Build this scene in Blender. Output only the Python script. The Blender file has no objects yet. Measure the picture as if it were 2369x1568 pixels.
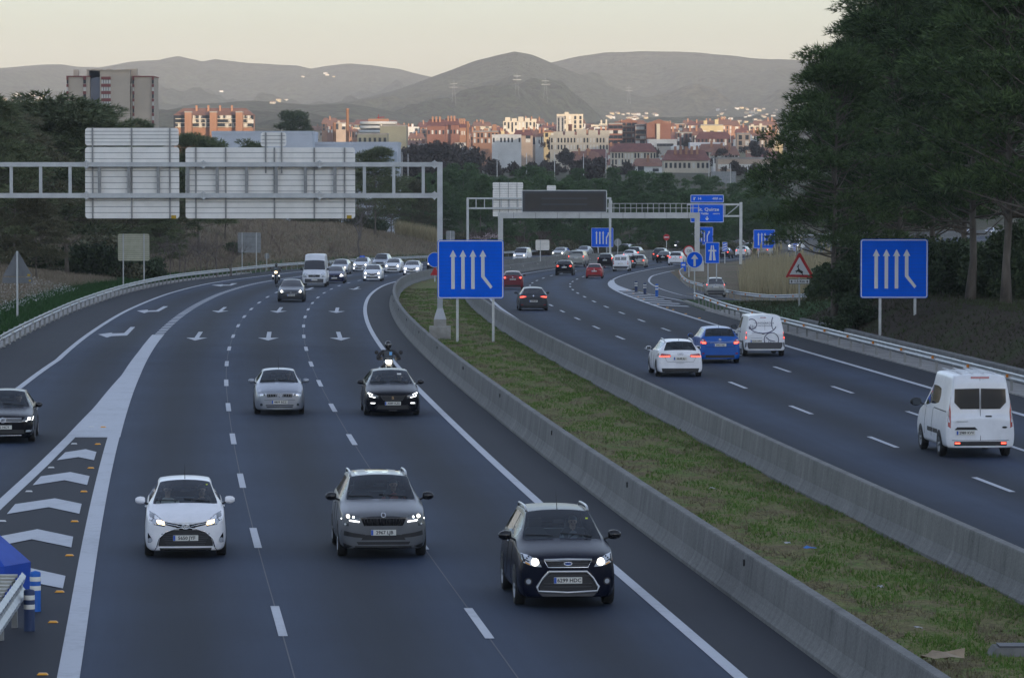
import bpy, bmesh, math, random, time
import numpy as np
from mathutils import Vector, Matrix
from mathutils.bvhtree import BVHTree
random.seed(7); RNG = np.random.default_rng(7)
R = math.radians; PI = math.pi
scn = bpy.context.scene
COL = scn.collection

# ---------------------------------------------------------------- camera
F_PX, UC, VC, HORIZON, CAM_H = 9700.0, 1184.5, 784.0, 393.2, 8.044   # in a 2369 px wide picture
PITCH = math.atan((VC - HORIZON) / F_PX)
cam_d = bpy.data.cameras.new('camera'); cam = bpy.data.objects.new('camera', cam_d); COL.objects.link(cam)
cam_d.sensor_width = 36; cam_d.lens = 36 * F_PX / 2369; cam_d.clip_start = 1; cam_d.clip_end = 30000
cam.location = (0, 0, CAM_H); cam.rotation_euler = (PI/2 - PITCH, 0, 0)
scn.camera = cam
# ---------------------------------------------------------------- sky and low evening sun behind the camera
SUN_EL, SUN_AZ = R(2.6), R(160)          # azimuth clockwise from +Y (the view direction): sun behind, a little to the right
world = bpy.data.worlds.new('World'); scn.world = world; world.use_nodes = True
wn = world.node_tree; bgn = wn.nodes['Background']
sky = wn.nodes.new('ShaderNodeTexSky'); sky.sky_type = 'NISHITA'; sky.sun_disc = False
sky.sun_elevation = SUN_EL; sky.sun_rotation = SUN_AZ; sky.air_density = 1.0; sky.dust_density = 0.5; sky.ozone_density = 4.0
hs = wn.nodes.new('ShaderNodeHueSaturation'); hs.inputs['Saturation'].default_value = .47
wn.links.new(sky.outputs[0], hs.inputs['Color']); wn.links.new(hs.outputs[0], bgn.inputs[0]); bgn.inputs[1].default_value = 0.15
sd = bpy.data.lights.new('sun', 'SUN'); sun = bpy.data.objects.new('sun', sd); COL.objects.link(sun)
sd.energy = 1.35; sd.angle = R(0.5); sd.color = (1.0, 0.79, 0.56)
to_sun = Vector((math.sin(SUN_AZ)*math.cos(SUN_EL), math.cos(SUN_AZ)*math.cos(SUN_EL), math.sin(SUN_EL)))
sun.rotation_euler = to_sun.to_track_quat('Z', 'Y').to_euler()
sun.location = (0, 0, 400)
scn.view_settings.view_transform = 'Standard'; scn.view_settings.look = 'None'; scn.view_settings.gamma = 1
scn.view_settings.use_curve_mapping = False
scn.view_settings.exposure = 2.55
cy = scn.cycles; cy.max_bounces = 5; cy.diffuse_bounces = 2; cy.glossy_bounces = 2; cy.transmission_bounces = 2; cy.transparent_max_bounces = 8; cy.volume_bounces = 0; cy.caustics_reflective = False; cy.caustics_refractive = False

# ---------------------------------------------------------------- road alignment (metres; Y away from the camera)
YS = np.arange(-60, 1601, 1.0)
_h = np.interp(YS, [-60, 30, 80, 150, 228, 282, 340, 416, 500, 600, 800, 1000], [-.085, -.0804, -.0867, -.0727, -.047, -.0267, -.0035, .0555, .1488, .2633, .3883, .42])
_x = np.concatenate([[0], np.cumsum((_h[1:] + _h[:-1]) / 2)]); XB = _x - np.interp(209, YS, _x) - .094
_z = np.interp(YS, [140, 170, 200, 250, 300, 350, 400, 460, 550, 620, 800], [0, -.06, -.2117, -.5532, -1.0333, -1.6553, -2.3457, -3.0, -3.8, -4.3, -4.4])
_k = np.hanning(41); _k /= _k.sum(); _zp = np.pad(_z, 20, mode='edge'); ZR = np.convolve(_zp, _k, 'valid')
def xb(y): return float(np.interp(y, YS, XB))
def sstep(a, b, t):
    t = min(1.0, max(0.0, (t - a) / (b - a))); return t*t*(3 - 2*t)
def bankf(y): return .0112 * sstep(200, 350, y) * (1 - sstep(430, 560, y))
def zs(s, y):                                   # road surface at lateral offset s from the median's right barrier
    z = float(np.interp(y, YS, ZR)) - bankf(y) * s
    if s > 14: z -= .11 * min(s - 14, 9) * sstep(290, 345, y) * (1 - sstep(400, 470, y))
    return z
def P(s, y, dz=0.0): return Vector((xb(y) + s, y, zs(s, y) + dz))
def ray(u, v):
    a = (u - UC) / F_PX; b = -(v - VC) / F_PX
    return a, math.cos(PITCH) + b*math.sin(PITCH), -math.sin(PITCH) + b*math.cos(PITCH)
def gp(u, v, dz=0.0):                            # point of the road surface seen at (u, v) of the picture
    a, dy, dz_ = ray(u, v); y = 300.0
    for _ in range(80):
        x = a/dy*y; z = zs(x - xb(y), y) + dz
        y = .5*y + .5*min(1500, max(20, (CAM_H - z)*dy/-dz_))
    x = a/dy*y
    return Vector((x, y, zs(x - xb(y), y) + dz))
def at(u, v, y):                                 # point at distance y in that direction
    a, dy, dz_ = ray(u, v); return Vector((a/dy*y, y, CAM_H + dz_/dy*y))
def heading(y): return math.atan(float(np.interp(y, YS, _h)))

# ---------------------------------------------------------------- object helpers
def link(o, parent=None):
    COL.objects.link(o)
    if parent is not None: o.parent = parent
    return o
def tag(o, label=None, cat=None, group=None, kind=None):
    if label: o['label'] = label
    if cat: o['category'] = cat
    if group: o['group'] = group
    if kind: o['kind'] = kind
    return o
def thing(name, label, cat, loc=(0, 0, 0), rz=0.0, group=None):
    o = bpy.data.objects.new(name, None); o.empty_display_size = .3
    o.location = loc; o.rotation_euler = (0, 0, rz); link(o)
    return tag(o, label, cat, group)
class MB:
    def __init__(s): s.v = []; s.f = []; s.m = []; s.sm = []
    def add(s, vs, fs, mi=0, smooth=False):
        o = len(s.v); s.v += [tuple(p) for p in vs]
        for f in fs: s.f.append([i + o for i in f]); s.m.append(mi); s.sm.append(smooth)
        return s
    def box(s, c, d, rz=0.0, mi=0):
        cx, cy, cz = c; hx, hy, hz = d[0]/2, d[1]/2, d[2]/2; ca, sa = math.cos(rz), math.sin(rz)
        vs = [(cx + x*ca - y*sa, cy + x*sa + y*ca, cz + z) for z in (-hz, hz) for x, y in ((-hx, -hy), (hx, -hy), (hx, hy), (-hx, hy))]
        return s.add(vs, [(3, 2, 1, 0), (4, 5, 6, 7), (0, 1, 5, 4), (1, 2, 6, 5), (2, 3, 7, 6), (3, 0, 4, 7)], mi)
    def bbox(s, x0, x1, y0, y1, z0, z1, mi=0): return s.box(((x0+x1)/2, (y0+y1)/2, (z0+z1)/2), (x1-x0, y1-y0, z1-z0), 0, mi)
    def tube(s, pts, rads, n=8, mi=0, cap=True, smooth=True):
        pts = [Vector(p) for p in pts]
        if not hasattr(rads, '__len__'): rads = [rads]*len(pts)
        o = []; 
        for i, p in enumerate(pts):
            t = (pts[min(i+1, len(pts)-1)] - pts[max(i-1, 0)])
            t = t.normalized() if t.length > 1e-9 else Vector((0, 0, 1))
            a = Vector((0, 0, 1)) if abs(t.z) < .9 else Vector((1, 0, 0))
            x = t.cross(a).normalized(); y = t.cross(x)
            o += [p + (x*math.cos(2*PI*k/n) + y*math.sin(2*PI*k/n))*rads[i] for k in range(n)]
        fs = [(i*n+k, i*n+(k+1) % n, (i+1)*n+(k+1) % n, (i+1)*n+k) for i in range(len(pts)-1) for k in range(n)]
        s.add(o, fs, mi, smooth)
        if cap:
            b = len(s.v) - len(o); s.f.append([b+k for k in range(n)][::-1]); s.m.append(mi); s.sm.append(False)
            s.f.append([b+(len(pts)-1)*n+k for k in range(n)]); s.m.append(mi); s.sm.append(False)
        return s
    def lathe(s, prof, n=24, axis='z', c=(0, 0, 0), mi=0):
        o = []
        for r, h in prof:
            for k in range(n):
                a = 2*PI*k/n; x, y = r*math.cos(a), r*math.sin(a)
                q = (x, y, h) if axis == 'z' else ((x, h, y) if axis == 'y' else (h, x, y))
                o.append((q[0]+c[0], q[1]+c[1], q[2]+c[2]))
        fs = [(i*n+k, i*n+(k+1) % n, (i+1)*n+(k+1) % n, (i+1)*n+k) for i in range(len(prof)-1) for k in range(n)]
        return s.add(o, fs, mi, True)
    def prism(s, poly, d0, d1, plane='xz', mi=0):   # polygon extruded along the missing axis
        def q(a, b, c): return (a, c, b) if plane == 'xz' else ((c, a, b) if plane == 'yz' else (a, b, c))
        n = len(poly); o = [q(a, b, d0) for a, b in poly] + [q(a, b, d1) for a, b in poly]
        return s.add(o, [list(range(n)), list(range(2*n-1, n-1, -1))] + [(i, i+n, (i+1) % n + n, (i+1) % n) for i in range(n)], mi)
    def mesh(s, name, mats):
        me = bpy.data.meshes.new(name); me.from_pydata(s.v, [], s.f)
        for m in (mats if isinstance(mats, (list, tuple)) else [mats]): me.materials.append(m)
        me.polygons.foreach_set('material_index', s.m); me.polygons.foreach_set('use_smooth', s.sm); me.update()
        return me
    def build(s, name, mats, parent=None, fix=True):
        me = s.mesh(name, mats)
        if fix:
            bm = bmesh.new(); bm.from_mesh(me); bmesh.ops.recalc_face_normals(bm, faces=bm.faces); bm.to_mesh(me); bm.free()
        return link(bpy.data.objects.new(name, me), parent)
def inst(name, me, parent=None, loc=(0, 0, 0), rot=(0, 0, 0), sc=(1, 1, 1)):
    o = bpy.data.objects.new(name, me); link(o, parent); o.location = loc; o.rotation_euler = rot
    o.scale = sc if hasattr(sc, '__len__') else (sc, sc, sc)
    return o
def npmesh(name, verts, faces, mat, smooth=False):   # numpy arrays: (N,3) and (M,k)
    me = bpy.data.meshes.new(name); n, m, k = len(verts), len(faces), faces.shape[1]
    me.vertices.add(n); me.vertices.foreach_set('co', verts.astype(np.float32).ravel())
    me.loops.add(m*k); me.loops.foreach_set('vertex_index', faces.astype(np.int32).ravel())
    me.polygons.add(m); me.polygons.foreach_set('loop_start', np.arange(0, m*k, k, dtype=np.int32))
    if smooth: me.polygons.foreach_set('use_smooth', np.ones(m, dtype=bool))
    for q in (mat if isinstance(mat, (list, tuple)) else [mat]): me.materials.append(q)
    me.update(calc_edges=True); return me
_txt = {}
def text_mesh(s, size, mat, bold=0.0, shear=0.0):
    key = (s, size, mat.name, bold, shear)
    if key in _txt: return _txt[key]
    c = bpy.data.curves.new('lettering', 'FONT'); c.body = s; c.size = size; c.align_x = 'CENTER'; c.align_y = 'CENTER'
    c.offset = bold; c.shear = shear; c.resolution_u = 2; c.fill_mode = 'FRONT'
    o = bpy.data.objects.new('lettering', c); COL.objects.link(o)
    me = bpy.data.meshes.new_from_object(o.evaluated_get(bpy.context.evaluated_depsgraph_get()))
    bpy.data.objects.remove(o); bpy.data.curves.remove(c)
    me.materials.clear(); me.materials.append(mat); _txt[key] = me; return me

# ---------------------------------------------------------------- materials
_mats = {}
def mat(name, col=(.5, .5, .5), rough=.6, metal=0.0, emit=None, es=0.0, coat=0.0, spec=.5):
    if name in _mats: return _mats[name]
    m = bpy.data.materials.new(name); m.use_nodes = True; b = m.node_tree.nodes['Principled BSDF']
    b.inputs['Base Color'].default_value = (*col, 1); b.inputs['Roughness'].default_value = rough; b.inputs['Metallic'].default_value = metal
    b.inputs['Coat Weight'].default_value = coat; b.inputs['Coat Roughness'].default_value = .05; b.inputs['Specular IOR Level'].default_value = spec
    if emit: b.inputs['Emission Color'].default_value = (*emit, 1); b.inputs['Emission Strength'].default_value = es
    m.diffuse_color = (*col, 1); _mats[name] = m; return m
class NT:
    def __init__(s, m): s.t = m.node_tree; s.b = s.t.nodes['Principled BSDF']
    def n(s, typ, **kw):
        x = s.t.nodes.new('ShaderNode' + typ)
        for k, v in kw.items():
            if k in x.inputs: x.inputs[k].default_value = v
            else: setattr(x, k, v)
        return x
    def l(s, a, b): s.t.links.new(a, b)
    def coord(s, kind='Object', scale=(1, 1, 1)):
        tc = s.n('TexCoord'); mp = s.n('Mapping'); mp.inputs['Scale'].default_value = scale
        s.l(tc.outputs[kind], mp.inputs['Vector']); return mp.outputs[0]
    def noise(s, vec, scale, detail=4, rough=.6):
        x = s.n('TexNoise', Scale=scale, Detail=detail, Roughness=rough); s.l(vec, x.inputs['Vector']); return x.outputs['Fac']
    def ramp(s, fac, stops):
        r = s.n('ValToRGB'); e = r.color_ramp.elements
        while len(e) < len(stops): e.new(.5)
        for q, (p, c) in zip(e, stops): q.position = p; q.color = (*c, 1) if len(c) == 3 else c
        s.l(fac, r.inputs[0]); return r.outputs[0]
    def mix(s, fac, a, b, mode='MIX'):
        x = s.n('Mix', data_type='RGBA', blend_type=mode)
        if isinstance(fac, (int, float)): x.inputs[0].default_value = fac
        else: s.l(fac, x.inputs[0])
        for sock, val in ((x.inputs[6], a), (x.inputs[7], b)):
            if isinstance(val, tuple): sock.default_value = (*val, 1)
            else: s.l(val, sock)
        return x.outputs[2]
    def math(s, op, a, b=0.0):
        x = s.n('Math', operation=op)
        for i, v in enumerate((a, b)):
            if isinstance(v, (int, float)): x.inputs[i].default_value = v
            else: s.l(v, x.inputs[i])
        return x.outputs[0]
    def color(s, sock): s.l(sock, s.b.inputs['Base Color'])
    def bump(s, fac, strength=.3, dist=.02):
        x = s.n('Bump', Strength=strength, Distance=dist); s.l(fac, x.inputs['Height']); s.l(x.outputs[0], s.b.inputs['Normal'])
def noisy(name, c1, c2, scale=3.0, rough=.7, metal=0.0, detail=5, lo=.35, hi=.65, sc=(1, 1, 1), coat=0.0, bump=0.0, c3=None, kind='Object'):
    if name in _mats: return _mats[name]
    m = mat(name, c1, rough, metal, coat=coat); t = NT(m); v = t.coord(kind, sc); f = t.noise(v, scale, detail)
    c = t.ramp(f, [(lo, c1), (hi, c2)] if c3 is None else [(lo, c1), ((lo+hi)/2, c2), (hi, c3)])
    t.color(c)
    if bump: t.bump(f, bump, .03)
    return m
def leafmat(name, c1, c2, c3, rough=.75, transl=.0):
    if name in _mats: return _mats[name]
    m = mat(name, c1, rough, spec=.2); t = NT(m); g = t.n('NewGeometry'); oi = t.n('ObjectInfo')
    f = t.noise(t.coord('Object'), .9, 2); q = t.math('ADD', t.math('MULTIPLY', g.outputs['Random Per Island'], .55), t.math('MULTIPLY', f, .6))
    q = t.math('ADD', q, t.math('MULTIPLY', oi.outputs['Random'], .25))
    t.color(t.ramp(q, [(.25, c1), (.6, c2), (1.0, c3)])); return m
# ================================================================ ground and roads
def ground_far(y): return float(np.interp(y, [640, 700, 800, 900, 1000, 1300, 1600, 2000, 2500, 3500, 9500], [-4.6, -2, 1, 4, 6.5, 7.5, 9.5, 17, 26, 40, 40]))
def hump(x, y): return .5*math.sin(x*.21 + y*.05) * math.sin(y*.13 - x*.07) + .25*math.sin(x*.6 + 1.3)*math.sin(y*.31)
def gz(s, y):
    yy = min(max(y, -60), 900); r = zs(max(-30, min(30, s)), yy) - .05
    if -5 < s < .2: z = r + .06 + .05*math.sin(y*.6 + s*2)*math.sin(s*1.7 + y*.21)
    elif s <= -24.3:
        hb = float(np.interp(yy, [-60, 200, 300, 345, 400, 445, 500, 560, 600, 660], [2.5, 2.6, 3.0, 1.2, 1.0, 4.2, 5.2, 4.5, 2.2, 1.5]))
        k = min(1, max(0, (-27.0 - s)/13)); z = r + hb*k**.9 + .35*k*hump(xb(yy) + s, y) + .03*max(0, -40 - s)*min(1, k)
        z = min(z, r + 9)
    elif s >= 14.4:
        hr = float(np.interp(yy, [-60, 210, 235, 262, 284, 300], [2.2, 2.2, 1.5, .55, .1, 0]))
        k = min(1, max(0, (s - 16.0)/3.6)); z = r + hr*k + .12*k*hump(xb(yy) + s, y)
        if s > 26: z += .35*hump(s, y)*min(1, (s-26)/10)
    else: z = r
    if y > 640:
        far = ground_far(y); k = sstep(640, 760, y); lat = 1 if abs(s + 5) > 45 else sstep(24, 45, abs(s + 5))
        lat = max(lat, sstep(850, 950, y)); z = z*(1 - k*lat) + (far + .6*hump(s*.2, y*.2))*k*lat
    return z
def gx(x, y): return gz(x - xb(min(y, 900)), y)
SL = [-3000, -1500, -700, -350, -200, -130, -95, -75, -62, -54, -48, -44, -41, -38.5, -36, -34, -32, -30.5, -29, -28, -27, -26, -25, -24.3, -24.2, -21, -14, -6, -5.1, -4.9, -4, -3, -2, -1, .1, .3, 1, 7, 13, 14.3, 14.5, 15.3, 16, 16.8, 17.6, 18.4, 19.2, 20.2, 21.5, 23, 25, 28, 32, 38, 46, 58, 80, 120, 200, 350, 700, 1500, 3000]
YL = [-3100, -2000, -1000, -500, -250, -120] + list(range(-60, 60, 20)) + list(np.arange(60, 360, 4)) + list(np.arange(360, 660, 8)) + list(np.arange(660, 1000, 15)) + list(range(1000, 2000, 60)) + [2000, 2200, 2500, 3000, 3500, 4500, 6000, 9500]
def gmat(name, cols, scale, sc2=14):
    m = mat(name, cols[0], .95, spec=.1); t = NT(m); v = t.coord('Object'); a = t.noise(v, scale, 5); b = t.noise(v, sc2, 3)
    c = t.ramp(a, [(.3, cols[0]), (.48, cols[1]), (.68, cols[2])]); d = t.ramp(b, [(.3, (.55, .55, .55)), (.7, (1.3, 1.3, 1.3))])
    t.color(t.mix(1.0, c, d, 'MULTIPLY')); t.bump(b, .6, .08); return m
M_MED = gmat('median_turf', [(.16, .115, .07), (.18, .17, .07), (.09, .16, .03)], .8, 6)
M_VERGE = gmat('green_verge', [(.02, .045, .015), (.03, .075, .02), (.06, .08, .03)], .4, 5)
M_DRY = gmat('dry_grass_bank', [(.13, .10, .068), (.19, .15, .10), (.10, .105, .06)], .12, 3)
M_SOIL = gmat('dark_bank_soil', [(.035, .026, .02), (.05, .038, .028), (.04, .05, .02)], .25, 4)
M_FAR = gmat('far_ground', [(.05, .06, .03), (.08, .075, .045), (.1, .085, .055)], .02, .3)
def build_ground():
    vs = []; fs = []; mi = []
    for y in YL:
        x0 = xb(max(-60, min(y, 900)))*(1 if -60 <= y <= 900 else (sstep(-500, -60, y) if y < 0 else 1 - sstep(900, 2200, y)))
        vs += [(x0 + s, y, gz(s, y)) for s in SL]
    n = len(SL)
    for j in range(len(YL)-1):
        for i in range(n-1):
            fs.append((j*n+i, j*n+i+1, (j+1)*n+i+1, (j+1)*n+i)); s = (SL[i]+SL[i+1])/2; y = YL[j]
            mi.append(4 if y > 660 else 0 if -5.2 < s < .5 else (1 if s > -29.2 else 2) if s < -21 else (3 if s > 14 and y < 225 else (1 if s < 19 and y < 300 else 2) if s > 14 else 3))
    me = bpy.data.meshes.new('ground'); me.from_pydata(vs, [], fs)
    for m in (M_MED, M_VERGE, M_DRY, M_SOIL, M_FAR): me.materials.append(m)
    me.polygons.foreach_set('material_index', mi); me.polygons.foreach_set('use_smooth', [True]*len(fs))
    tag(link(bpy.data.objects.new('ground', me)), kind='structure')
build_ground()

def asphalt(name, c1, c2, tracks=.0, blotch=.35):
    m = mat(name, c1, .8, spec=.2); t = NT(m); uv = t.n('UVMap'); uv.uv_map = 'road'
    sx = t.n('SeparateXYZ'); t.l(uv.outputs[0], sx.inputs[0])
    mp = t.n('Mapping'); mp.inputs['Scale'].default_value = (1.0, .035, 1); t.l(uv.outputs[0], mp.inputs['Vector'])
    streak = t.noise(mp.outputs[0], 1.4, 6, .7); o = t.coord('Object'); fine = t.noise(o, 38, 3, .7); big = t.noise(o, .16, 3)
    f = t.math('ADD', t.math('MULTIPLY', streak, .55), t.math('MULTIPLY', big, .45))
    c = t.ramp(f, [(.3, c1), (.7, c2)])
    c = t.mix(1.0, c, t.ramp(fine, [(.3, (1-blotch,)*3), (.7, (1+blotch,)*3)]), 'MULTIPLY')
    if tracks:   # polished wheel tracks and an oil-dark middle, one period per lane
        w = t.math('COSINE', t.math('MULTIPLY', t.math('ADD', sx.outputs[0], 6.76), 2*PI/3.53))
        c = t.mix(1.0, c, t.ramp(t.math('ADD', t.math('MULTIPLY', w, .5), .5), [(.0, (1-tracks,)*3), (1.0, (1+tracks*.6,)*3)]), 'MULTIPLY')
    t.color(c); t.bump(fine, .25, .01); return m
M_ROAD = asphalt('asphalt_lane', (.0118, .0205, .041), (.0265, .041, .073), .5)
M_SHD = asphalt('asphalt_shoulder', (.014, .017, .026), (.022, .026, .037))
M_RAMP = asphalt('asphalt_ramp', (.045, .05, .062), (.058, .064, .078))
def strip(name, sa, sb, y0, y1, m, dz=0.0, parent=None, step=3.0, kind=None, ns=1):
    fa = sa if callable(sa) else (lambda y: sa); fb = sb if callable(sb) else (lambda y: sb)
    n = max(1, int(round((y1-y0)/step))); vs = []; uv = []
    for j in range(n+1):
        y = y0 + (y1-y0)*j/n
        for i in range(ns+1):
            s = fa(y) + (fb(y)-fa(y))*i/ns; vs.append(P(s, y, dz)); uv.append((s, y))
    k = ns+1; fs = [(j*k+i, j*k+i+1, (j+1)*k+i+1, (j+1)*k+i) for j in range(n) for i in range(ns)]
    me = bpy.data.meshes.new(name); me.from_pydata([tuple(v) for v in vs], [], fs)
    ul = me.uv_layers.new(name='road'); li = [0]*len(me.loops); me.loops.foreach_get('vertex_index', li)
    ul.data.foreach_set('uv', [c for i in li for c in uv[i]]); me.materials.append(m); me.update()
    o = link(bpy.data.objects.new(name, me), parent)
    if kind: o['kind'] = kind
    return o
def GL(y): return float(np.interp(y, [40, 102.5, 113, 125.3, 142, 165.5, 190, 212], [-22.6, -19.69, -19.21, -18.74, -18.23, -17.8, -17.74, -17.8]))   # left side of the nose
def OL(y): return float(np.interp(y, [40, 125, 156, 180, 210, 257, 306, 420], [-26.4, -22.4, -21.5, -21.1, -21.2, -21.3, -21.3, -21.3]))
lroad = strip('oncoming_carriageway', lambda y: OL(y), -6.76, -20, 950, M_ROAD, 0, ns=5, kind='structure')
strip('hard_shoulder', lambda y: min(-24.35, OL(y)-3.2), lambda y: OL(y), -20, 950, M_SHD, 0, kind='structure', ns=2)
strip('inner_shoulder', -6.76, -5.15, -20, 950, M_SHD, 0, kind='structure')
rroad = strip('outbound_carriageway', 1.83, 12.25, -20, 950, M_ROAD, 0, ns=4, kind='structure')
strip('outbound_inner_shoulder', .55, 1.83, -20, 950, M_SHD, 0, kind='structure')
strip('outbound_hard_shoulder', 12.25, lambda y: 14.45 if y < 262 else 14.45 + (y-262)*.02, -20, 300, M_SHD, 0, kind='structure')
strip('outbound_far_shoulder', 12.25, 15.0, 470, 950, M_SHD, 0, kind='structure')
def RI(y): return float(np.interp(y, [290, 318, 330, 361, 407, 436, 474], [20.5, 19.0, 18.2, 17.0, 15.7, 15.2, 15.6]))
ramp = strip('slip_road', 12.25, lambda y: float(np.interp(y, [300, 330, 360, 400, 440, 470], [29, 26, 23.0, 20.0, 17.5, 15.0])), 300, 470, M_RAMP, 0, ns=4, kind='structure')
# ---- paint
def paint(name, c, worn):
    m = mat(name, c, .65, spec=.3); t = NT(m); v = t.coord('Object'); f = t.noise(v, 3.5, 6, .7); g = t.noise(v, .4, 2)
    t.color(t.ramp(t.math('ADD', t.math('MULTIPLY', f, .6), t.math('MULTIPLY', g, .4)), [(.30, tuple(x*worn for x in c)), (.5, c)])); return m
M_PAINT = paint('road_paint', (.47, .49, .53), .72)
PDZ = .012
def line(name, s, w, y0, y1, parent, m=None): 
    f = s if callable(s) else (lambda y: s)
    return strip(name, lambda y: f(y)-w/2, lambda y: f(y)+w/2, y0, y1, m or M_PAINT, PDZ, parent, step=4)
line('edge_line', -6.76, .22, -10, 900, lroad); line('edge_line', lambda y: OL(y)+.0, .24, 40, 900, lroad)
line('edge_line', 1.83, .22, -10, 900, rroad); line('edge_line', lambda y: 12.25, .24, -10, 400, rroad); line('edge_line', 12.3, .2, 402, 900, rroad)
line('edge_line', RI, .2, 300, 470, ramp)
def dashes(s, ph, y0, y1, parent, L=5.0, per=16.9, w=.16, name='lane_dash'):
    k = math.ceil((y0 - ph)/per)
    while ph + k*per < y1:
        c = ph + k*per; strip(name, s-w/2, s+w/2, c-L/2, c+L/2, M_PAINT, PDZ, parent, step=2.5); k += 1
M_JNT = mat('worn_paving_joint', (.09, .095, .11), .8)
for s_ in (-10.29, -13.83): strip('paving_joint', s_-.012, s_+.012, 40, 330, M_JNT, .007, lroad, step=4)
dashes(-10.29, 74.27, 30, 560, lroad); dashes(-13.83, 74.63, 30, 560, lroad)
dashes(5.38, 107.07, 40, 620, rroad, per=16.75); dashes(8.8, 120.5, 40, 620, rroad, per=16.7)
y = 213.0
while y < 420: strip('block_dash', -17.84, -17.38, y, y+1.45, M_PAINT, PDZ, lroad, step=2); y += 2.65
# the nose between the motorway and its exit lane
strip('nose_asphalt', lambda y: GL(y), -17.45, 40, 126, M_SHD, .006, lroad)
line('nose_line', lambda y: GL(y), .3, 40, 126, lroad); line('nose_line', -17.42, .36, 40, 126.5, lroad)
strip('nose_fill', lambda y: GL(y)-.15, lambda y: -17.22 if y < 165 else -17.22 - (y-165)*.0028, 126, 212, M_PAINT, PDZ, lroad)
def crop(x0, y0, k): return lambda x, y: ((x0 + x/k)*.57837, (y0 + y/k)*.57837)
def ground_poly(name, pts, tr, parent, m, dz):
    bm = bmesh.new(); f = bm.faces.new([bm.verts.new(gp(*tr(*p), dz)) for p in pts]); bm.normal_update(); bmesh.ops.triangulate(bm, faces=bm.faces)
    bmesh.ops.recalc_face_normals(bm, faces=bm.faces)
    if sum(q.normal.z for q in bm.faces) < 0: bmesh.ops.reverse_faces(bm, faces=bm.faces)
    me = bpy.data.meshes.new(name); bm.to_mesh(me); bm.free(); me.materials.append(m); return link(bpy.data.objects.new(name, me), parent)
CA = crop(0, 1300, 1.974); CB = crop(0, 1850, 1.8208); CC = crop(0, 450, 1.568); CD = crop(1000, 900, 2.613); CE = crop(2300, 700, 2.613)
for pts, tr in (([(450, 1065), (515, 1003), (675, 978), (762, 1000), (742, 1065), (620, 1040)], CA), ([(258, 1262), (322, 1192), (555, 1158), (707, 1190), (688, 1260), (510, 1222)], CA),
                ([(50, 372), (110, 300), (400, 258), (595, 298), (578, 370), (355, 322)], CB), ([(-120, 625), (-60, 545), (272, 482), (533, 537), (520, 615), (232, 555)], CB),
                ([(-260, 860), (-200, 770), (130, 745), (477, 822), (458, 913), (90, 840)], CB)):
    ground_poly('chevron', pts, tr, lroad, M_PAINT, PDZ + .01)
def arrow(s, yt, L=13.0, hl=4.0, hw=.52, sw=.11):
    pts = [(s, yt), (s+hw, yt+hl), (s+sw, yt+hl*.98), (s+sw, yt+L), (s-sw, yt+L), (s-sw, yt+hl*.98), (s-hw, yt+hl)]
    mb = MB(); mb.add([P(a, b, PDZ) for a, b in pts], [(0, 1, 2), (0, 2, 5), (0, 5, 6), (2, 3, 4, 5)]); mb.build('lane_arrow', M_PAINT, lroad)
for sx in (-8.5, -12.05, -15.6):
    arrow(sx, 203.5); arrow(sx, 252)
arrow(-8.5, 326); arrow(-12.0, 322)
for pts, tr in (([(1030, 15), (1067, 15), (1003, 82), (880, 87), (845, 98), (775, 73), (888, 58), (880, 66), (980, 63)], CA), ([(1025, 1215), (1055, 1215), (995, 1248), (930, 1250), (905, 1258), (858, 1243), (930, 1236), (925, 1242), (980, 1240)], CC),
                ([(1455, 1071), (1490, 1071), (1450, 1085), (1400, 1086), (1385, 1091), (1325, 1082), (1400, 1077), (1395, 1080), (1440, 1080)], CC)):
    ground_poly('exit_arrow', pts, tr, lroad, M_PAINT, PDZ)
# hatched nose where the slip road joins
for k in range(8):
    y = 272 + k*8.2; a = 12.35; b = float(np.interp(y, [270, 305, 335], [14.3, 14.2, 13.9])); mb = MB()
    mb.add([P(a, y+5.5, PDZ), P(a, y+8.2, PDZ), P(b, y+2.6, PDZ), P(b, y, PDZ)], [(0, 1, 2, 3)]); mb.build('hatch_bar', M_PAINT, rroad)
strip('nose_fill', 12.2, lambda y: float(np.interp(y, [336, 365, 400], [13.6, 13.0, 12.5])), 336, 400, M_PAINT, PDZ + .004, rroad)
line('nose_line', lambda y: float(np.interp(y, [290, 318, 336], [15.2, 14.4, 13.6])), .2, 290, 336, rroad)
# road studs
M_STUD_O = mat('amber_stud', (.85, .38, .03), .4); M_STUD_W = mat('white_stud', (.6, .6, .6), .4)
smb = MB(); smb.add([(-.09, -.06, 0), (.09, -.06, 0), (.09, .06, 0), (-.09, .06, 0), (-.06, -.035, .03), (.06, -.035, .03), (.06, .035, .03), (-.06, .035, .03)], [(4, 5, 6, 7), (0, 1, 5, 4), (1, 2, 6, 5), (2, 3, 7, 6), (3, 0, 4, 7)])
ME_SO = smb.mesh('road_stud', M_STUD_O); ME_SW = smb.mesh('road_stud', M_STUD_W)
for me, pts, tr in ((ME_SO, [(815, 806), (772, 941), (717, 1129), (662, 1315)], CA), (ME_SO, [(543, 429), (506, 676), (434, 941), (386, 1162), (310, 1542)], CB), (ME_SW, [(720, 805), (585, 938), (403, 1126), (228, 1314)], CA), (ME_SW, [(16, 427)], CB),
                    (ME_SO, [(545, 1207), (610, 1240), (660, 1273), (720, 1300), (870, 1352), (965, 1387), (1025, 1409), (1158, 1452), (1300, 1497)], CE)):
    for p in pts: inst('road_stud', me, lroad if tr is not CE else rroad, gp(*tr(*p), .012))

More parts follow.
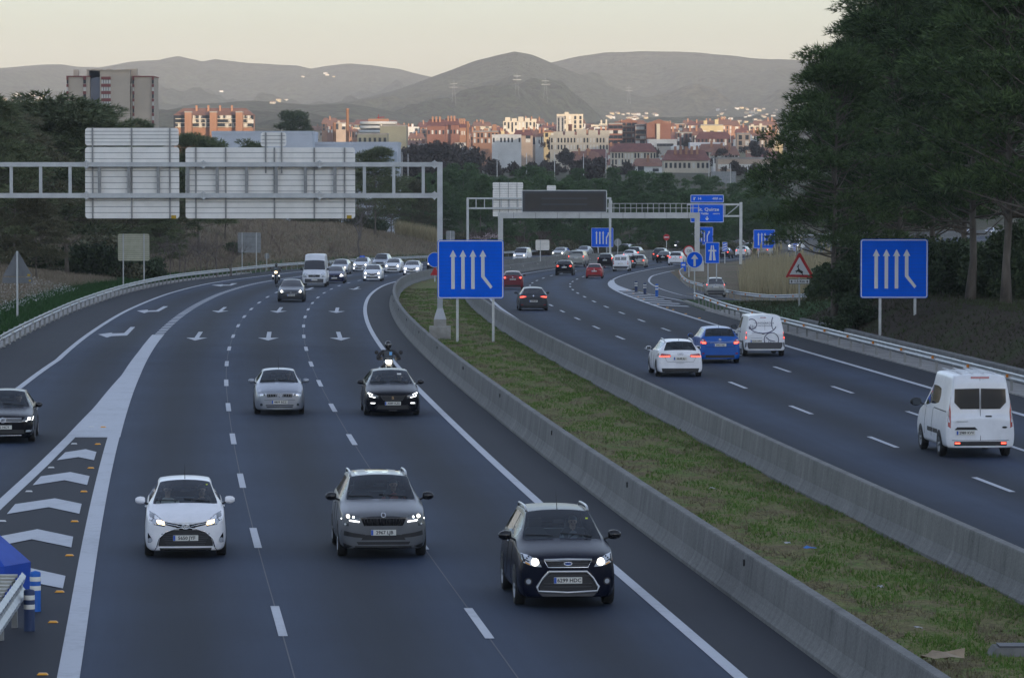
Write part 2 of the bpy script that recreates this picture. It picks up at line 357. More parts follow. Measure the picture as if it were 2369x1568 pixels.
# ================================================================ concrete barriers and guard rails
def concrete(name, c1, c2):
    m = mat(name, c1, .85, spec=.25); t = NT(m); uv = t.n('UVMap'); uv.uv_map = 'road'
    mp = t.n('Mapping'); mp.inputs['Scale'].default_value = (2.6, .35, 1); t.l(uv.outputs[0], mp.inputs['Vector'])
    st = t.noise(mp.outputs[0], 1.2, 6, .65); o = t.coord('Object'); bl = t.noise(o, .7, 5); fi = t.noise(o, 22, 3)
    f = t.math('ADD', t.math('MULTIPLY', st, .6), t.math('MULTIPLY', bl, .4))
    c = t.ramp(f, [(.32, tuple(x*.3 for x in c1)), (.45, tuple(x*.75 for x in c1)), (.56, c1), (.7, c2)]); t.color(t.mix(.25, c, t.ramp(fi, [(.3, (.1, .1, .1)), (.7, (.4, .4, .4))]), 'MIX')); t.bump(f, .2, .03); return m
M_CONC = concrete('barrier_concrete', (.155, .155, .145), (.235, .233, .215))
def sweep(name, prof, sc, y0, y1, m, parent=None, step=4.0, closed=False, dz=0.0, smooth=False, side=1):
    n = max(2, int((y1-y0)/step)); k = len(prof); vs = []; uv = []; acc = 0.0
    L = [0]
    for i in range(1, k): L.append(L[-1] + math.dist(prof[i], prof[i-1]))
    f = sc if callable(sc) else (lambda y: sc)
    for j in range(n+1):
        y = y0 + (y1-y0)*j/n; b = P(f(y), y)
        for i, (a, z) in enumerate(prof): vs.append((b.x + a*side, y, b.z + z + dz)); uv.append((y, L[i]))
    fs = [(j*k+i, (j+1)*k+i, (j+1)*k+i+1, j*k+i+1) for j in range(n) for i in range(k-1)]
    fs += [list(range(k)), [n*k+i for i in range(k)][::-1]]
    me = bpy.data.meshes.new(name); me.from_pydata(vs, [], fs)
    bm = bmesh.new(); bm.from_mesh(me); bmesh.ops.recalc_face_normals(bm, faces=bm.faces); bm.to_mesh(me); bm.free()
    ul = me.uv_layers.new(name='road'); li = [0]*len(me.loops); me.loops.foreach_get('vertex_index', li)
    ul.data.foreach_set('uv', [c for i in li for c in uv[i]]); me.materials.append(m)
    if smooth: me.polygons.foreach_set('use_smooth', [True]*len(me.polygons))
    me.update(); return link(bpy.data.objects.new(name, me), parent)
JER = [(.31, -.1), (.31, .07), (.27, .12), (.20, .24), (.16, .34), (.10, .87), (.085, .9), (-.085, .9), (-.10, .87), (-.16, .34), (-.20, .24), (-.27, .12), (-.31, .07), (-.31, -.1)]
bl = thing('concrete_barrier', 'long grey concrete barrier with small dark reflectors along the oncoming lanes', 'barrier', P(-4.9, 80))
br = thing('concrete_barrier', 'long grey concrete barrier between the grass median and the outbound lanes', 'barrier', P(.3, 80))
for par, sc, cuts in ((bl, -4.9, [-20, 80.6, 150, 260, 400, 620, 900]), (br, .3, [-20, 62, 118, 200, 300, 420, 620, 900])):
    for a, b in zip(cuts[:-1], cuts[1:]):
        o = sweep('barrier_segment', JER, sc, a+.02, b-.02, M_CONC, par); o.matrix_parent_inverse = Matrix.Translation(-par.location)
M_RUB = mat('dark_reflector', (.02, .02, .02), .5); M_WREF = mat('pale_reflector', (.75, .74, .68), .3)
rm = MB().box((0, 0, 0), (.03, .26, .12)).mesh('reflector', M_RUB); rw = MB().box((0, 0, 0), (.04, .14, .14)).mesh('reflector', M_WREF)
for k in range(-3, 14):
    o = inst('reflector', rm, bl, P(-4.9, 117 + 19.4*k) - bl.location + Vector((-.125, 0, .72)))
for k in range(16):
    o = inst('reflector', rw, br, P(.3, 340 + 16*k) - br.location + Vector((.14, 0, .62)))
def galv(name, c1, c2, metal=.6, rough=.45): return noisy(name, c1, c2, 2.0, rough, metal, 6, .3, .7, (1, 1, 1))
M_GALV = galv('galvanised_steel', (.36, .38, .39), (.52, .54, .55)); M_GALV_D = galv('weathered_post_steel', (.22, .22, .21), (.34, .34, .33), .4, .6)
M_LEDGE = noisy('gutter_concrete', (.22, .21, .2), (.33, .32, .3), 1.2, .9)
WB = [(0, .70), (.03, .735), (.055, .70), (.055, .66), (.005, .615), (.005, .565), (.055, .52), (.055, .48), (.03, .445), (0, .48), (-.02, .48), (-.02, .70)]
def guard_rail(label, sc, y0, y1, side, refl=None, sp=4.0, name='guard_rail', flip=False):
    f = sc if callable(sc) else (lambda y: sc)
    t = thing(name, label, 'guard rail', P(f(y0), y0)); b = t.location.copy()
    o = sweep('rail', WB, f, y0, y1, M_GALV, t, 3.0, side=side, smooth=False); o.matrix_parent_inverse = Matrix.Translation(-b)
    pm = MB().box((0, 0, .33), (.10, .12, .8)).mesh('post', M_GALV_D)
    rm_ = MB().prism([(0, -.07), (.10, -.05), (.10, .05), (0, .07)], -.05, -.02, 'xz').mesh('reflector', refl) if refl else None
    y = y0 + .4
    while y < y1:
        p = P(f(y), y); inst('post', pm, t, p - b + Vector((-.08*side, 0, 0)), (0, 0, 0))
        if rm_ and int((y-y0)/sp) % 2 == 0: inst('reflector', rm_, t, p - b + Vector((.03*side, -.02, .59)), (0, 0, 0 if side > 0 else PI))
        y += sp
    return t
M_OREF = mat('amber_reflector', (.8, .25, .02), .35); M_WR2 = mat('white_reflector', (.8, .8, .75), .35)
guard_rail('long galvanised guard rail curving along the left edge of the oncoming lanes', -24.2, 150, 800, 1, M_WR2)
guard_rail('galvanised guard rail with amber reflectors below the dark bank on the right', lambda y: 14.65 + .8*sstep(240, 285, y), 120, 284, -1, M_OREF)
def ramp_r(y): return float(np.interp(y, [300, 330, 360, 400, 440, 470], [28.6, 25.4, 22.6, 19.6, 17.9, 17.4]))
guard_rail('galvanised guard rail round the outside of the slip road before the reeds', ramp_r, 318, 472, -1, M_OREF)
sweep('drain_ledge', [(-.55, -.08), (-.55, .06), (.6, .06), (.6, -.08)], -24.95, 100, 420, M_LEDGE)['kind'] = 'structure'
sweep('drain_ledge', [(-.5, -.08), (-.5, .04), (1.0, .06), (1.0, -.08)], 15.0, 60, 262, M_LEDGE)['kind'] = 'structure'
o = sweep('kerb', [(-.1, -.1), (-.1, .1), (.1, .1), (.1, -.1)], lambda y: 14.5 + .7*sstep(230, 290, y), 228, 290, M_LEDGE); o['kind'] = 'structure'
o = sweep('low_wall', [(-.14, -.3), (-.14, .52), (-.1, .56), (.12, .56), (.14, .52), (.14, -.3)], 16.25, 100, 223, M_CONC)
tag(o, 'low rough concrete retaining wall behind the amber-reflector guard rail', 'wall')
# ================================================================ vehicles
def paintmat(name, col, metal=0.0, rough=.32):
    if name in _mats: return _mats[name]
    dk = max(col) < .03; m = mat(name, col, rough, metal, coat=.0 if dk else .22, spec=.16 if dk else .4); t = NT(m); g = t.n('NewGeometry')
    f = t.noise(t.coord('Object', (1, 1, 1)), 2.2, 4); base = t.ramp(f, [(.3, tuple(c*.9 for c in col)), (.7, tuple(min(1, c*1.06) for c in col))])
    t.color(t.mix(g.outputs['Backfacing'], base, (.012, .012, .014))); return m
M_BLK = mat('black_plastic', (.012, .012, .014), .55); M_GLOSSBLK = mat('gloss_black', (.008, .008, .01), .15)
M_GREYPL = mat('grey_plastic', (.06, .06, .065), .6); M_CHROME = mat('chrome', (.75, .76, .78), .12, 1.0); M_SILV = mat('satin_silver', (.5, .51, .52), .35, .7)
M_RUBBER = noisy('tyre_rubber', (.012, .012, .013), (.025, .025, .026), 30, .85); M_ALLOY = mat('alloy_rim', (.38, .39, .41), .35, .8); M_CAP = mat('grey_wheel_cover', (.25, .26, .27), .45, .4)
M_LENS = mat('clear_lens', (.55, .58, .62), .08, .3, coat=1.0); M_LENS_D = mat('dark_lens', (.06, .07, .08), .08, .2, coat=1.0)
M_LAMP = mat('lit_headlamp', (1, 1, 1), .3, emit=(1, .9, .72), es=2.2); M_LED = mat('lit_daylight_strip', (1, 1, 1), .3, emit=(.95, .97, 1), es=1.1)
M_WARM = mat('lit_warm_lamp', (1, .8, .5), .3, emit=(1, .70, .38), es=1.8)
M_RED = mat('red_lens', (.32, .012, .014), .15, coat=1.0); M_REDLIT = mat('lit_tail_lamp', (.9, .05, .03), .3, emit=(1, .07, .04), es=.9)
M_PLATE = mat('plate_white', (.62, .61, .56), .4); M_EUB = mat('plate_blue_band', (.02, .09, .42), .5); M_CHAR = mat('plate_characters', (.02, .02, .022), .6)
M_AMBER = mat('amber_lens', (.7, .3, .05), .2, coat=.8)
def glassmat(name, tint, see):
    m = bpy.data.materials.new(name); m.use_nodes = True; t = m.node_tree; t.nodes.remove(t.nodes['Principled BSDF']); out = t.nodes['Material Output']
    gl = t.nodes.new('ShaderNodeBsdfGlossy'); gl.inputs['Roughness'].default_value = .03; gl.inputs['Color'].default_value = (.8, .85, .95, 1)
    tr = t.nodes.new('ShaderNodeBsdfTransparent'); tr.inputs['Color'].default_value = (*[see*c for c in tint], 1)
    df = t.nodes.new('ShaderNodeBsdfDiffuse'); df.inputs['Color'].default_value = (*[.02*c for c in tint], 1)
    ad = t.nodes.new('ShaderNodeAddShader'); t.links.new(tr.outputs[0], ad.inputs[0]); t.links.new(df.outputs[0], ad.inputs[1])
    fr = t.nodes.new('ShaderNodeFresnel'); fr.inputs['IOR'].default_value = 1.45; mx = t.nodes.new('ShaderNodeMixShader')
    t.links.new(fr.outputs[0], mx.inputs[0]); t.links.new(ad.outputs[0], mx.inputs[1]); t.links.new(gl.outputs[0], mx.inputs[2]); t.links.new(mx.outputs[0], out.inputs['Surface'])
    return m
M_GLASS = glassmat('clear_car_glass', (.85, .96, 1.0), 1.0); M_GLASS_D = mat('dark_car_glass', (.010, .013, .018), .04, coat=1.0, spec=.8)
M_SEAT = mat('seat_fabric', (.055, .055, .06), .9); M_DASH = mat('dashboard', (.015, .015, .017), .7)

KF = [.14, .86]
def sect(t, zb, wb, zm, wm, zs_, ws, zt, wt, cr):
    a = [(0, zb), (wb, zb), ((wb + wm)/2 + .02, zb + (zm - zb)*.35), (wm, zm), (ws, zs_)]
    a += [(ws + (wt - ws)*k, zs_ + (zt - zs_)*k) for k in KF] + [(wt, zt), (wt*.58, zt + cr*.8), (0, zt + cr)]
    return t, a
def body_mesh(q, level=2):
    """loft of cross-sections -> smooth shell, returned as {region: (verts, faces)}"""
    W, L, H = q['W']/2, q['L'], q['H']; zb = q.get('zb', .2); zh = q['zh']; tc, zc, tr = q['tc'], q['zc'], q['tr']; trr, tt, ztt = q['trr'], q['tt'], q['ztt']
    bf, brr = q.get('bf', zc - .06), q.get('br', zc); wr = q.get('wr', .64)*W; wc = q.get('wc', .80)*W; zr = H - .06; ztl = q.get('ztl', min(ztt, 1.0)); van = q.get('van', 0)
    zm = q.get('zm', .55); B1, B2 = q['B']; C = q['C']; zrr = q.get('zrr', H - .08); nw = q.get('nw', 1.0); wrr = q.get('wrr', wr/W)*W; wtt = q.get('wtt', .74)*W
    KF[:] = q.get('kf', [.14, .86]); zws = q.get('zr', zr)
    def belt(t): return bf + (brr - bf)*max(0, min(1, (t - tc)/(tt - tc)))
    def roof(t): 
        k = (t - tr)/(trr - tr); return zr + (zrr - zr)*k*k + .03*math.sin(PI*min(1, max(0, k)))
    S = [sect(0, zb-.02, .60*W*nw, zm-.06, .76*W*nw, zh-.15, .72*W*nw, zh-.09, .58*W*nw, .005),
         sect(.08, zb-.05, .82*W, zm-.06, .93*W, zh-.08, .87*W, zh-.03, .68*W, .015),
         sect(.28, zb-.03, .92*W, zm, .985*W, zh-.01, .92*W, zh+.03, .74*W, .03),
         sect(max(.36, tc*.62), zb, .95*W, zm, 1.0*W, (zh+bf)/2, .95*W, zh + (zc-zh)*.62, .76*W, .035),
         sect(tc, zb, .95*W, zm, 1.0*W, bf, .95*W, zc, wc, .03),
         sect((tc+tr)/2, zb, .95*W, zm, 1.0*W, belt((tc+tr)/2), .945*W, zc + (zws-zc)*.54, (wc*.46 + wr*.54), .045),
         sect(tr, zb, .95*W, zm, 1.0*W, belt(tr), .94*W, zws, wr, .05)]
    gi = {}
    for t in (B1, B2, C): S.append(sect(t, zb, .95*W, zm, 1.0*W, belt(t), .94*W, roof(t), wr if t < C else (wr+wrr)/2, .05))
    S += [sect(trr, zb, .95*W, zm, .99*W, belt(trr), .93*W, zrr, wrr, .045),
          sect(tt, zb, .93*W, zm, .985*W, min(brr, ztt-.04), .90*W, ztt, wtt, .03),
          sect(L-.06, zb-.02, .88*W, zm-.05, .97*W, min(ztl-.08, brr), .88*W, ztl, .72*W, .02),
          sect(L, zb+.0, .74*W, zm-.05, .88*W, ztl-.16, .80*W, ztl-.1, .62*W, .005)]
    bm = bmesh.new(); cl = bm.edges.layers.float.new('crease_edge'); V = []
    for t, a in S:
        x = L/2 - t; r = [bm.verts.new((x, y, z)) for y, z in a]; l = [r[0]] + [bm.verts.new((x, -y, z)) for y, z in a[1:-1]] + [r[-1]]
        V.append((r, l))
    n = 10; WS, FD, BP, RD, QT, RW = 1, 2, 3, 4, 5, 6
    def reg(j, i):
        if j in (4, 5) and i in (7, 8): return WS
        if i == 5 and not q.get('noside'):
            if j == 5: return FD
            if j == 6: return FD
            if j == 7: return BP
            if j == 8: return RD if q.get('rd', 1) else 0
            if j == 9: return QT if q.get('qt', 1) else 0
        if j == 10 and i in (7, 8): return RW if q.get('rw', 1) else 0
        if i <= 1 and q.get('clad'): return 7
        return 0
    for j in range(len(S)-1):
        for i in range(n-1):
            for sd in (0, 1):
                a, b = V[j][sd], V[j+1][sd]
                try: f = bm.faces.new([a[i], a[i+1], b[i+1], b[i]] if sd else [a[i], b[i], b[i+1], a[i+1]])
                except ValueError: continue
                r = reg(j, i); f.material_index = r + (10 if sd and r in (FD, BP, RD, QT) else 0)
    for j in (0, len(S)-1):
        r, l = V[j]
        for i in range(n-1):
            vs = [r[i], r[i+1], l[i+1], l[i]]; u = []
            for v in vs:
                if v not in u: u.append(v)
            f = bm.faces.new(u if j == 0 else u[::-1]); f.material_index = 0
    bm.edges.ensure_lookup_table(); bm.normal_update()
    for e in bm.edges:
        m = {f.material_index for f in e.link_faces}
        c = 0.0
        if len(m) > 1: c = .75
        e[cl] = c
    def cr(j, i, val):
        for sd in (0, 1):
            e = bm.edges.get((V[j][sd][i], V[j+1][sd][i]))
            if e: e[cl] = max(e[cl], val)
    for j in range(len(S)-1):
        cr(j, 1, .5); cr(j, 4, .35 if j < 10 else .3)
        if j < 4: cr(j, 7, .35)
        if 6 <= j <= 9: cr(j, 7, .45)
    for i in range(n-1):
        for sd in (0, 1):
            for j, val in ((10, q.get('ce', .3)), (11, .4)):
                e = bm.edges.get((V[j][sd][i], V[j][sd][i+1]))
                if e and i >= 4: e[cl] = max(e[cl], val)
            for j in (0, len(S)-1):
                e = bm.edges.get((V[j][sd][i], V[j][sd][i+1]))
                if e: e[cl] = max(e[cl], .35)
    bmesh.ops.recalc_face_normals(bm, faces=bm.faces)
    me = bpy.data.meshes.new('shell'); bm.to_mesh(me); bm.free()
    for k in range(18): me.materials.append(None)
    o = bpy.data.objects.new('shell', me); COL.objects.link(o); md = o.modifiers.new('s', 'SUBSURF'); md.levels = level; md.render_levels = level
    ev = bpy.data.meshes.new_from_object(o.evaluated_get(bpy.context.evaluated_depsgraph_get())); bpy.data.objects.remove(o); bpy.data.meshes.remove(me)
    vs = [v.co.copy() for v in ev.vertices]; fs = [list(p.vertices) for p in ev.polygons]; mi = [p.material_index for p in ev.polygons]
    bvh = BVHTree.FromPolygons(vs, fs); out = {}
    for r in set(mi):
        idx = [k for k in range(len(fs)) if mi[k] == r]; mp = {}; v2 = []; f2 = []
        for k in idx:
            g = []
            for i in fs[k]:
                if i not in mp: mp[i] = len(v2); v2.append(vs[i])
                g.append(mp[i])
            f2.append(g)
        out[r] = (v2, f2)
    bpy.data.meshes.remove(ev); return out, bvh
def mk(name, vf, m, parent, smooth=True):
    mb = MB(); mb.add(vf[0], vf[1], 0, smooth); return mb.build(name, m, parent, fix=False)
class Car:
    def __init__(s, name, label, cat, q, pos, rz, paint, detail=2, group=None):
        s.q = q; s.root = thing(name, label, cat, pos, rz, group); s.d = detail; s.paint = paint
        key = q['key'], min(detail, 2)
        if key not in Car.cache: Car.cache[key] = body_mesh(q, 2 if detail >= 1 else 1)
        reg, s.bvh = Car.cache[key]; s.L = q['L']; s.W = q['W']/2
        s.glass = M_GLASS if detail >= 3 else M_GLASS_D
        mk('body', reg[0], paint, s.root)
        names = {1: 'windscreen', 2: 'side_window', 12: 'side_window', 3: 'door_pillar', 13: 'door_pillar', 4: 'side_window', 14: 'side_window', 5: 'quarter_window', 15: 'quarter_window', 6: 'rear_window', 7: 'sill_cladding'}
        for r, vf in reg.items():
            if r: mk(names[r], vf, M_BLK if r in (3, 13, 7) else (M_GLASS_D if (q.get('van') and r not in (1, 2, 12)) else s.glass), s.root)
        s.wheels()
        if detail >= 3: s.interior()
    cache = {}
    def hit(s, axis, a, b):
        o, d = {'front': (Vector((5, a, b)), Vector((-1, 0, 0))), 'rear': (Vector((-5, a, b)), Vector((1, 0, 0))), 'left': (Vector((a, 3, b)), Vector((0, -1, 0))), 'right': (Vector((a, -3, b)), Vector((0, 1, 0))), 'top': (Vector((a, b, 5)), Vector((0, 0, -1)))}[axis]
        p, nrm, i, dd = s.bvh.ray_cast(o, d)
        if p is None: p, nrm, i, dd = s.bvh.find_nearest(o + d*((5 - s.L/2 + .05) if axis in ('front', 'rear') else 3 - s.W))
        return p, -d
    def patch(s, name, poly, m, axis='front', off=.006, sym=False, parent=None, sub=2, label=None):
        res = None
        for sg in ((1, -1) if sym else (1,)):
            bm = bmesh.new(); pp = [(a*sg, b) for a, b in poly] if axis in ('front', 'rear') else poly
            bm.faces.new([bm.verts.new((a, b, 0)) for a, b in pp]); bm.normal_update(); bmesh.ops.triangulate(bm, faces=bm.faces)
            if sub and s.d > 0:
                xs_ = [a for a, b in pp]; cuts = max(sub, min(9, int((max(xs_) - min(xs_))/.13))) if s.d > 1 and axis in ('front', 'rear') else sub
                bmesh.ops.subdivide_edges(bm, edges=bm.edges, cuts=cuts, use_grid_fill=True)
            for v in bm.verts:
                p, n = s.hit(axis, v.co.x, v.co.y); v.co = p + n*off
            d = {'front': Vector((1, 0, 0)), 'rear': Vector((-1, 0, 0)), 'left': Vector((0, 1, 0)), 'right': Vector((0, -1, 0)), 'top': Vector((0, 0, 1))}[axis]
            bm.normal_update()
            if sum(f.normal.dot(d)*f.calc_area() for f in bm.faces) < 0: bmesh.ops.reverse_faces(bm, faces=bm.faces)
            me = bpy.data.meshes.new(name); bm.to_mesh(me); bm.free(); me.materials.append(m); me.polygons.foreach_set('use_smooth', [True]*len(me.polygons))
            res = link(bpy.data.objects.new(name, me), parent or s.root)
        return res
    def disc(s, name, y, z, r, m, axis='front', off=.008, sym=False, n=14, ry=None, parent=None):
        return s.patch(name, [(y + r*math.cos(2*PI*k/n), z + (ry or r)*math.sin(2*PI*k/n)) for k in range(n)], m, axis, off, sym, parent, sub=1)
    def rect(s, name, y0, y1, z0, z1, m, axis='front', off=.006, sym=False, parent=None, sub=2): return s.patch(name, [(y0, z0), (y1, z0), (y1, z1), (y0, z1)], m, axis, off, sym, parent, sub)
    def ring(s, name, poly, w, m, axis='front', off=.012, parent=None):
        c = (sum(p[0] for p in poly)/len(poly), sum(p[1] for p in poly)/len(poly)); pts = []
        for a, b in poly: p, n = s.hit(axis, a, b); pts.append(p + n*off)
        pts.append(pts[0]); return MB().tube(pts, w, 6, cap=False).build(name, m, parent or s.root)
    def bar(s, name, pts2, w, m, axis='front', off=.01, parent=None):
        pts = []
        for a, b in pts2: p, n = s.hit(axis, a, b); pts.append(p + n*off)
        return MB().tube(pts, w, 6).build(name, m, parent or s.root)
    def wheels(s):
        q = s.q; r = q.get('r', .31); w = .2
        key = ('wheel', round(r, 3), s.d >= 2)
        if key not in Car.cache:
            tm = MB().lathe([(r*.62, -w/2), (r*.93, -w/2), (r, -w/2+.03), (r, w/2-.03), (r*.93, w/2), (r*.62, w/2-.01)], 28 if s.d >= 2 else 16, 'y').mesh('wheel', M_RUBBER)
            rb = MB().lathe([(r*.64, w/2-.005), (r*.6, w/2-.02), (r*.56, w/2-.05), (.01, w/2-.05)], 24 if s.d >= 2 else 14, 'y')
            for k in range(5 if s.d >= 2 else 0):
                a = 2*PI*k/5
                for sg in (-1, 1):
                    c0, c1 = a + sg*.13, a + sg*.30; rb.add([(math.cos(c0)*.04, w/2-.012, math.sin(c0)*.04), (math.cos(c0-.07)*r*.62, w/2-.01, math.sin(c0-.07)*r*.62), (math.cos(c1-.07)*r*.62, w/2-.01, math.sin(c1-.07)*r*.62), (math.cos(c1)*.05, w/2-.012, math.sin(c1)*.05)], [(0, 1, 2, 3)])
            rb.lathe([(.055, w/2-.05), (.055, w/2-.005), (.0, w/2-.003)], 10, 'y')
            Car.cache[key] = (tm, rb.mesh('rim', M_ALLOY), rb.mesh('rim', M_CAP))
        tm, rim, rim2 = Car.cache[key]; fo = q['fo']; wb = q['wb']
        for x in (s.L/2 - fo, s.L/2 - fo - wb):
            for sg, ax in ((1, 'left'), (-1, 'right')):
                n = 18; ra = r + .055; pl = []
                for k in range(n+1):
                    a = PI*k/n - .0; pl.append((x + ra*math.cos(a), r + ra*math.sin(a)))
                pl += [(x - ra, .24), (x + ra, .24)]
                if s.d >= 1: s.patch('wheel_arch', pl, M_BLK, ax, .004, sub=1)
                yo = s.W - w/2 + (.006 if q.get('van') else .0)
                o = inst('wheel', tm, s.root, (x, sg*yo, r), (0, 0, 0 if sg > 0 else PI))
                if s.d >= 1: inst('rim', rim2 if q.get('caps') else rim, o)
    def mirrors(s, m, z=None, size=1.0, t=None):
        q = s.q; z = z or q['zc'] + .06; x = s.L/2 - (t or q['tc'] + .42)
        for sg in (1, -1):
            c = Vector((x, sg*(s.W*.93 + .15*size), z)); mb = MB(); n = 10; rows = []
            for k, (dy, ry, rz_) in enumerate(((-.10, .05, .05), (-.07, .075, .072), (.0, .085, .082), (.06, .075, .07), (.105, .04, .035))):
                rows.append([c + Vector((ry*.9*size*math.cos(2*PI*i/n) , dy*size*sg, rz_*size*math.sin(2*PI*i/n))) for i in range(n)])
            mb.add([p for r_ in rows for p in r_], [(j*n+i, j*n+(i+1) % n, (j+1)*n+(i+1) % n, (j+1)*n+i) for j in range(4) for i in range(n)] + [list(range(n)), [4*n+i for i in range(n)]], 0, True)
            o = mb.build('mirror', m, s.root)
            MB().tube([c + Vector((0, -sg*.06*size, -.03)), c + Vector((.02, -sg*.20*size, -.10))], .022, 6).build('mirror_arm', M_BLK, o)
            MB().box(c + Vector((-.078*size, 0, 0)), (.006, .15*size, .11*size)).build('mirror_glass', M_LENS_D, o)
    def plate(s, txt, z, axis='front', y=0.0, tilt=0.0, w=.52, h=.115):
        p, n = s.hit(axis, y, z); sg = n.x; mb = MB().box((p.x + sg*.02, y, z), (.012, w, h)); o = mb.build('number_plate', M_PLATE, s.root)
        ys = -w/2 + .022 if sg < 0 else w/2 - .022
        # text reads left to right for someone facing that end of the car
        MB().box((p.x + sg*.0275, y + ((w/2-.025) * (-1 if sg > 0 else 1)), z), (.003, .045, h-.01)).build('country_band', M_EUB, o)
        if txt:
            me = text_mesh(txt, .098, M_CHAR, .0025)
            t = inst('characters', me, o, (p.x + sg*.029, y + .022*(1 if sg > 0 else -1), z - .002), (PI/2, 0, PI/2 if sg > 0 else -PI/2), (1.02, 1.0, 1))
    def interior(s, people=()):
        q = s.q; L = s.L; W = s.W; tc, tr = q['tc'], q['tr']; zc = q['zc']; zf = q.get('zb', .2) + .15; sh = q.get('seat', .0)
        mb = MB().bbox(L/2 - L + .3, L/2 - tc + .1, -W*.8, W*.8, zf - .02, zf); mb.build('cabin_floor', M_DASH, s.root)
        mb = MB().prism([(L/2-tc+.05, zc-.08), (L/2-tc-.42, zc-.02), (L/2-tc-.55, zc-.12), (L/2-tc-.5, zc-.4), (L/2-tc+.05, zc-.4)], -W*.8, W*.8, 'xz'); mb.build('dashboard', M_DASH, s.root)
        xs = L/2 - tc - 1.28
        for y in (-.36, .36):
            mb = MB(); mb.bbox(xs-.1, xs+.42, y-.24, y+.24, zf, .5 + sh)
            rows = [(.12, .5, .20, .10), (.02, .7, .24, .09), (-.10, 1.0, .23, .07), (-.14, 1.1, .15, .05)]
            for (x0, z0, w0, d0), (x1, z1, w1, d1) in zip(rows[:-1], rows[1:]):
                mb.add([(xs+x0+d0-.2, y-w0, z0+sh), (xs+x0+d0-.2, y+w0, z0+sh), (xs+x0-d0-.2, y+w0, z0+sh), (xs+x0-d0-.2, y-w0, z0+sh), (xs+x1+d1-.2, y-w1, z1+sh), (xs+x1+d1-.2, y+w1, z1+sh), (xs+x1-d1-.2, y+w1, z1+sh), (xs+x1-d1-.2, y-w1, z1+sh)], [(0, 1, 5, 4), (1, 2, 6, 5), (2, 3, 7, 6), (3, 0, 4, 7), (4, 5, 6, 7)])
            o = mb.build('seat', M_SEAT, s.root)
            hb = MB(); hb.box((xs-.36, y, 1.19+sh), (.09, .25, .17)); hb.build('headrest', M_SEAT, o)
        mb = MB().bbox(xs-1.15, xs-1.0, -W*.72, W*.72, zf, 1.02+sh); mb.build('rear_seat', M_SEAT, s.root)
        for y in (-.4, .4): MB().box((xs-1.08, y, 1.08+sh), (.09, .24, .14)).build('rear_headrest', M_SEAT, s.root)
        c = Vector((L/2 - tc - .62, .36, zc - .10)); pts = [c + Vector((.07*math.sin(a), .185*math.cos(a), .17*math.sin(a))) for a in [2*PI*k/20 for k in range(21)]]
        MB().tube(pts, .014, 6, cap=False).build('steering_wheel', M_BLK, s.root)
        MB().box((L/2 - tc - (tr-tc)*.72, 0, q['H'] - .22), (.03, .22, .06)).build('rear_view_mirror', M_BLK, s.root)
        s.seat_x = xs; s.seat_h = sh
    def rails(s, m=None):
        q = s.q; wr = q.get('wr', .64)*s.W; n = 10
        for sg in (1, -1):
            pts = []
            for k in range(n+1):
                t = q['tr'] + .12 + (q['trr'] - q['tr'] - .2)*k/n; x = s.L/2 - t; y = sg*(wr - .015); p, _ = s.hit('top', x, y); pts.append(Vector((x, y, p.z + .055*min(1, 3.2*math.sin(PI*k/n)) + .005)))
            MB().tube(pts, .022, 8).build('roof_rail', m or M_SILV, s.root)
    def antenna(s, x, h=.35, lean=.1):
        p, _ = s.hit('top', x, 0); MB().tube([p, p + Vector((-lean, 0, h))], [.008, .005], 5).build('antenna', M_BLK, s.root)
    def wipers(s):
        q = s.q
        for y0, y1 in ((.15, .62), (-.52, .02)):
            pts = []
            for k in range(5):
                y = (y0 + (y1-y0)*k/4)*s.W/.85; x = s.L/2 - q['tc'] - .06; p, n = s.hit('top', x - .015*k, -y); pts.append(p + Vector((.0, 0, .018)))
            MB().tube(pts, .011, 5).build('wiper', M_BLK, s.root)
    def seams(s, xs, z0, z1):
        for x in xs:
            for ax in ('left', 'right'):
                pts = []
                for k in range(7):
                    p, n = s.hit(ax, x, z0 + (z1-z0)*k/6); pts.append(p + n*.001)
                MB().tube(pts, .006, 4).build('door_seam', M_BLK, s.root)
    def handles(s, xs, z, m=None):
        for x in xs:
            for ax in ('left', 'right'):
                p, n = s.hit(ax, x, z); MB().tube([p + n*.012 + Vector((.09, 0, 0)), p + n*.03, p + n*.012 - Vector((.09, 0, 0))], .015, 6).build('door_handle', m or s.paint, s.root)
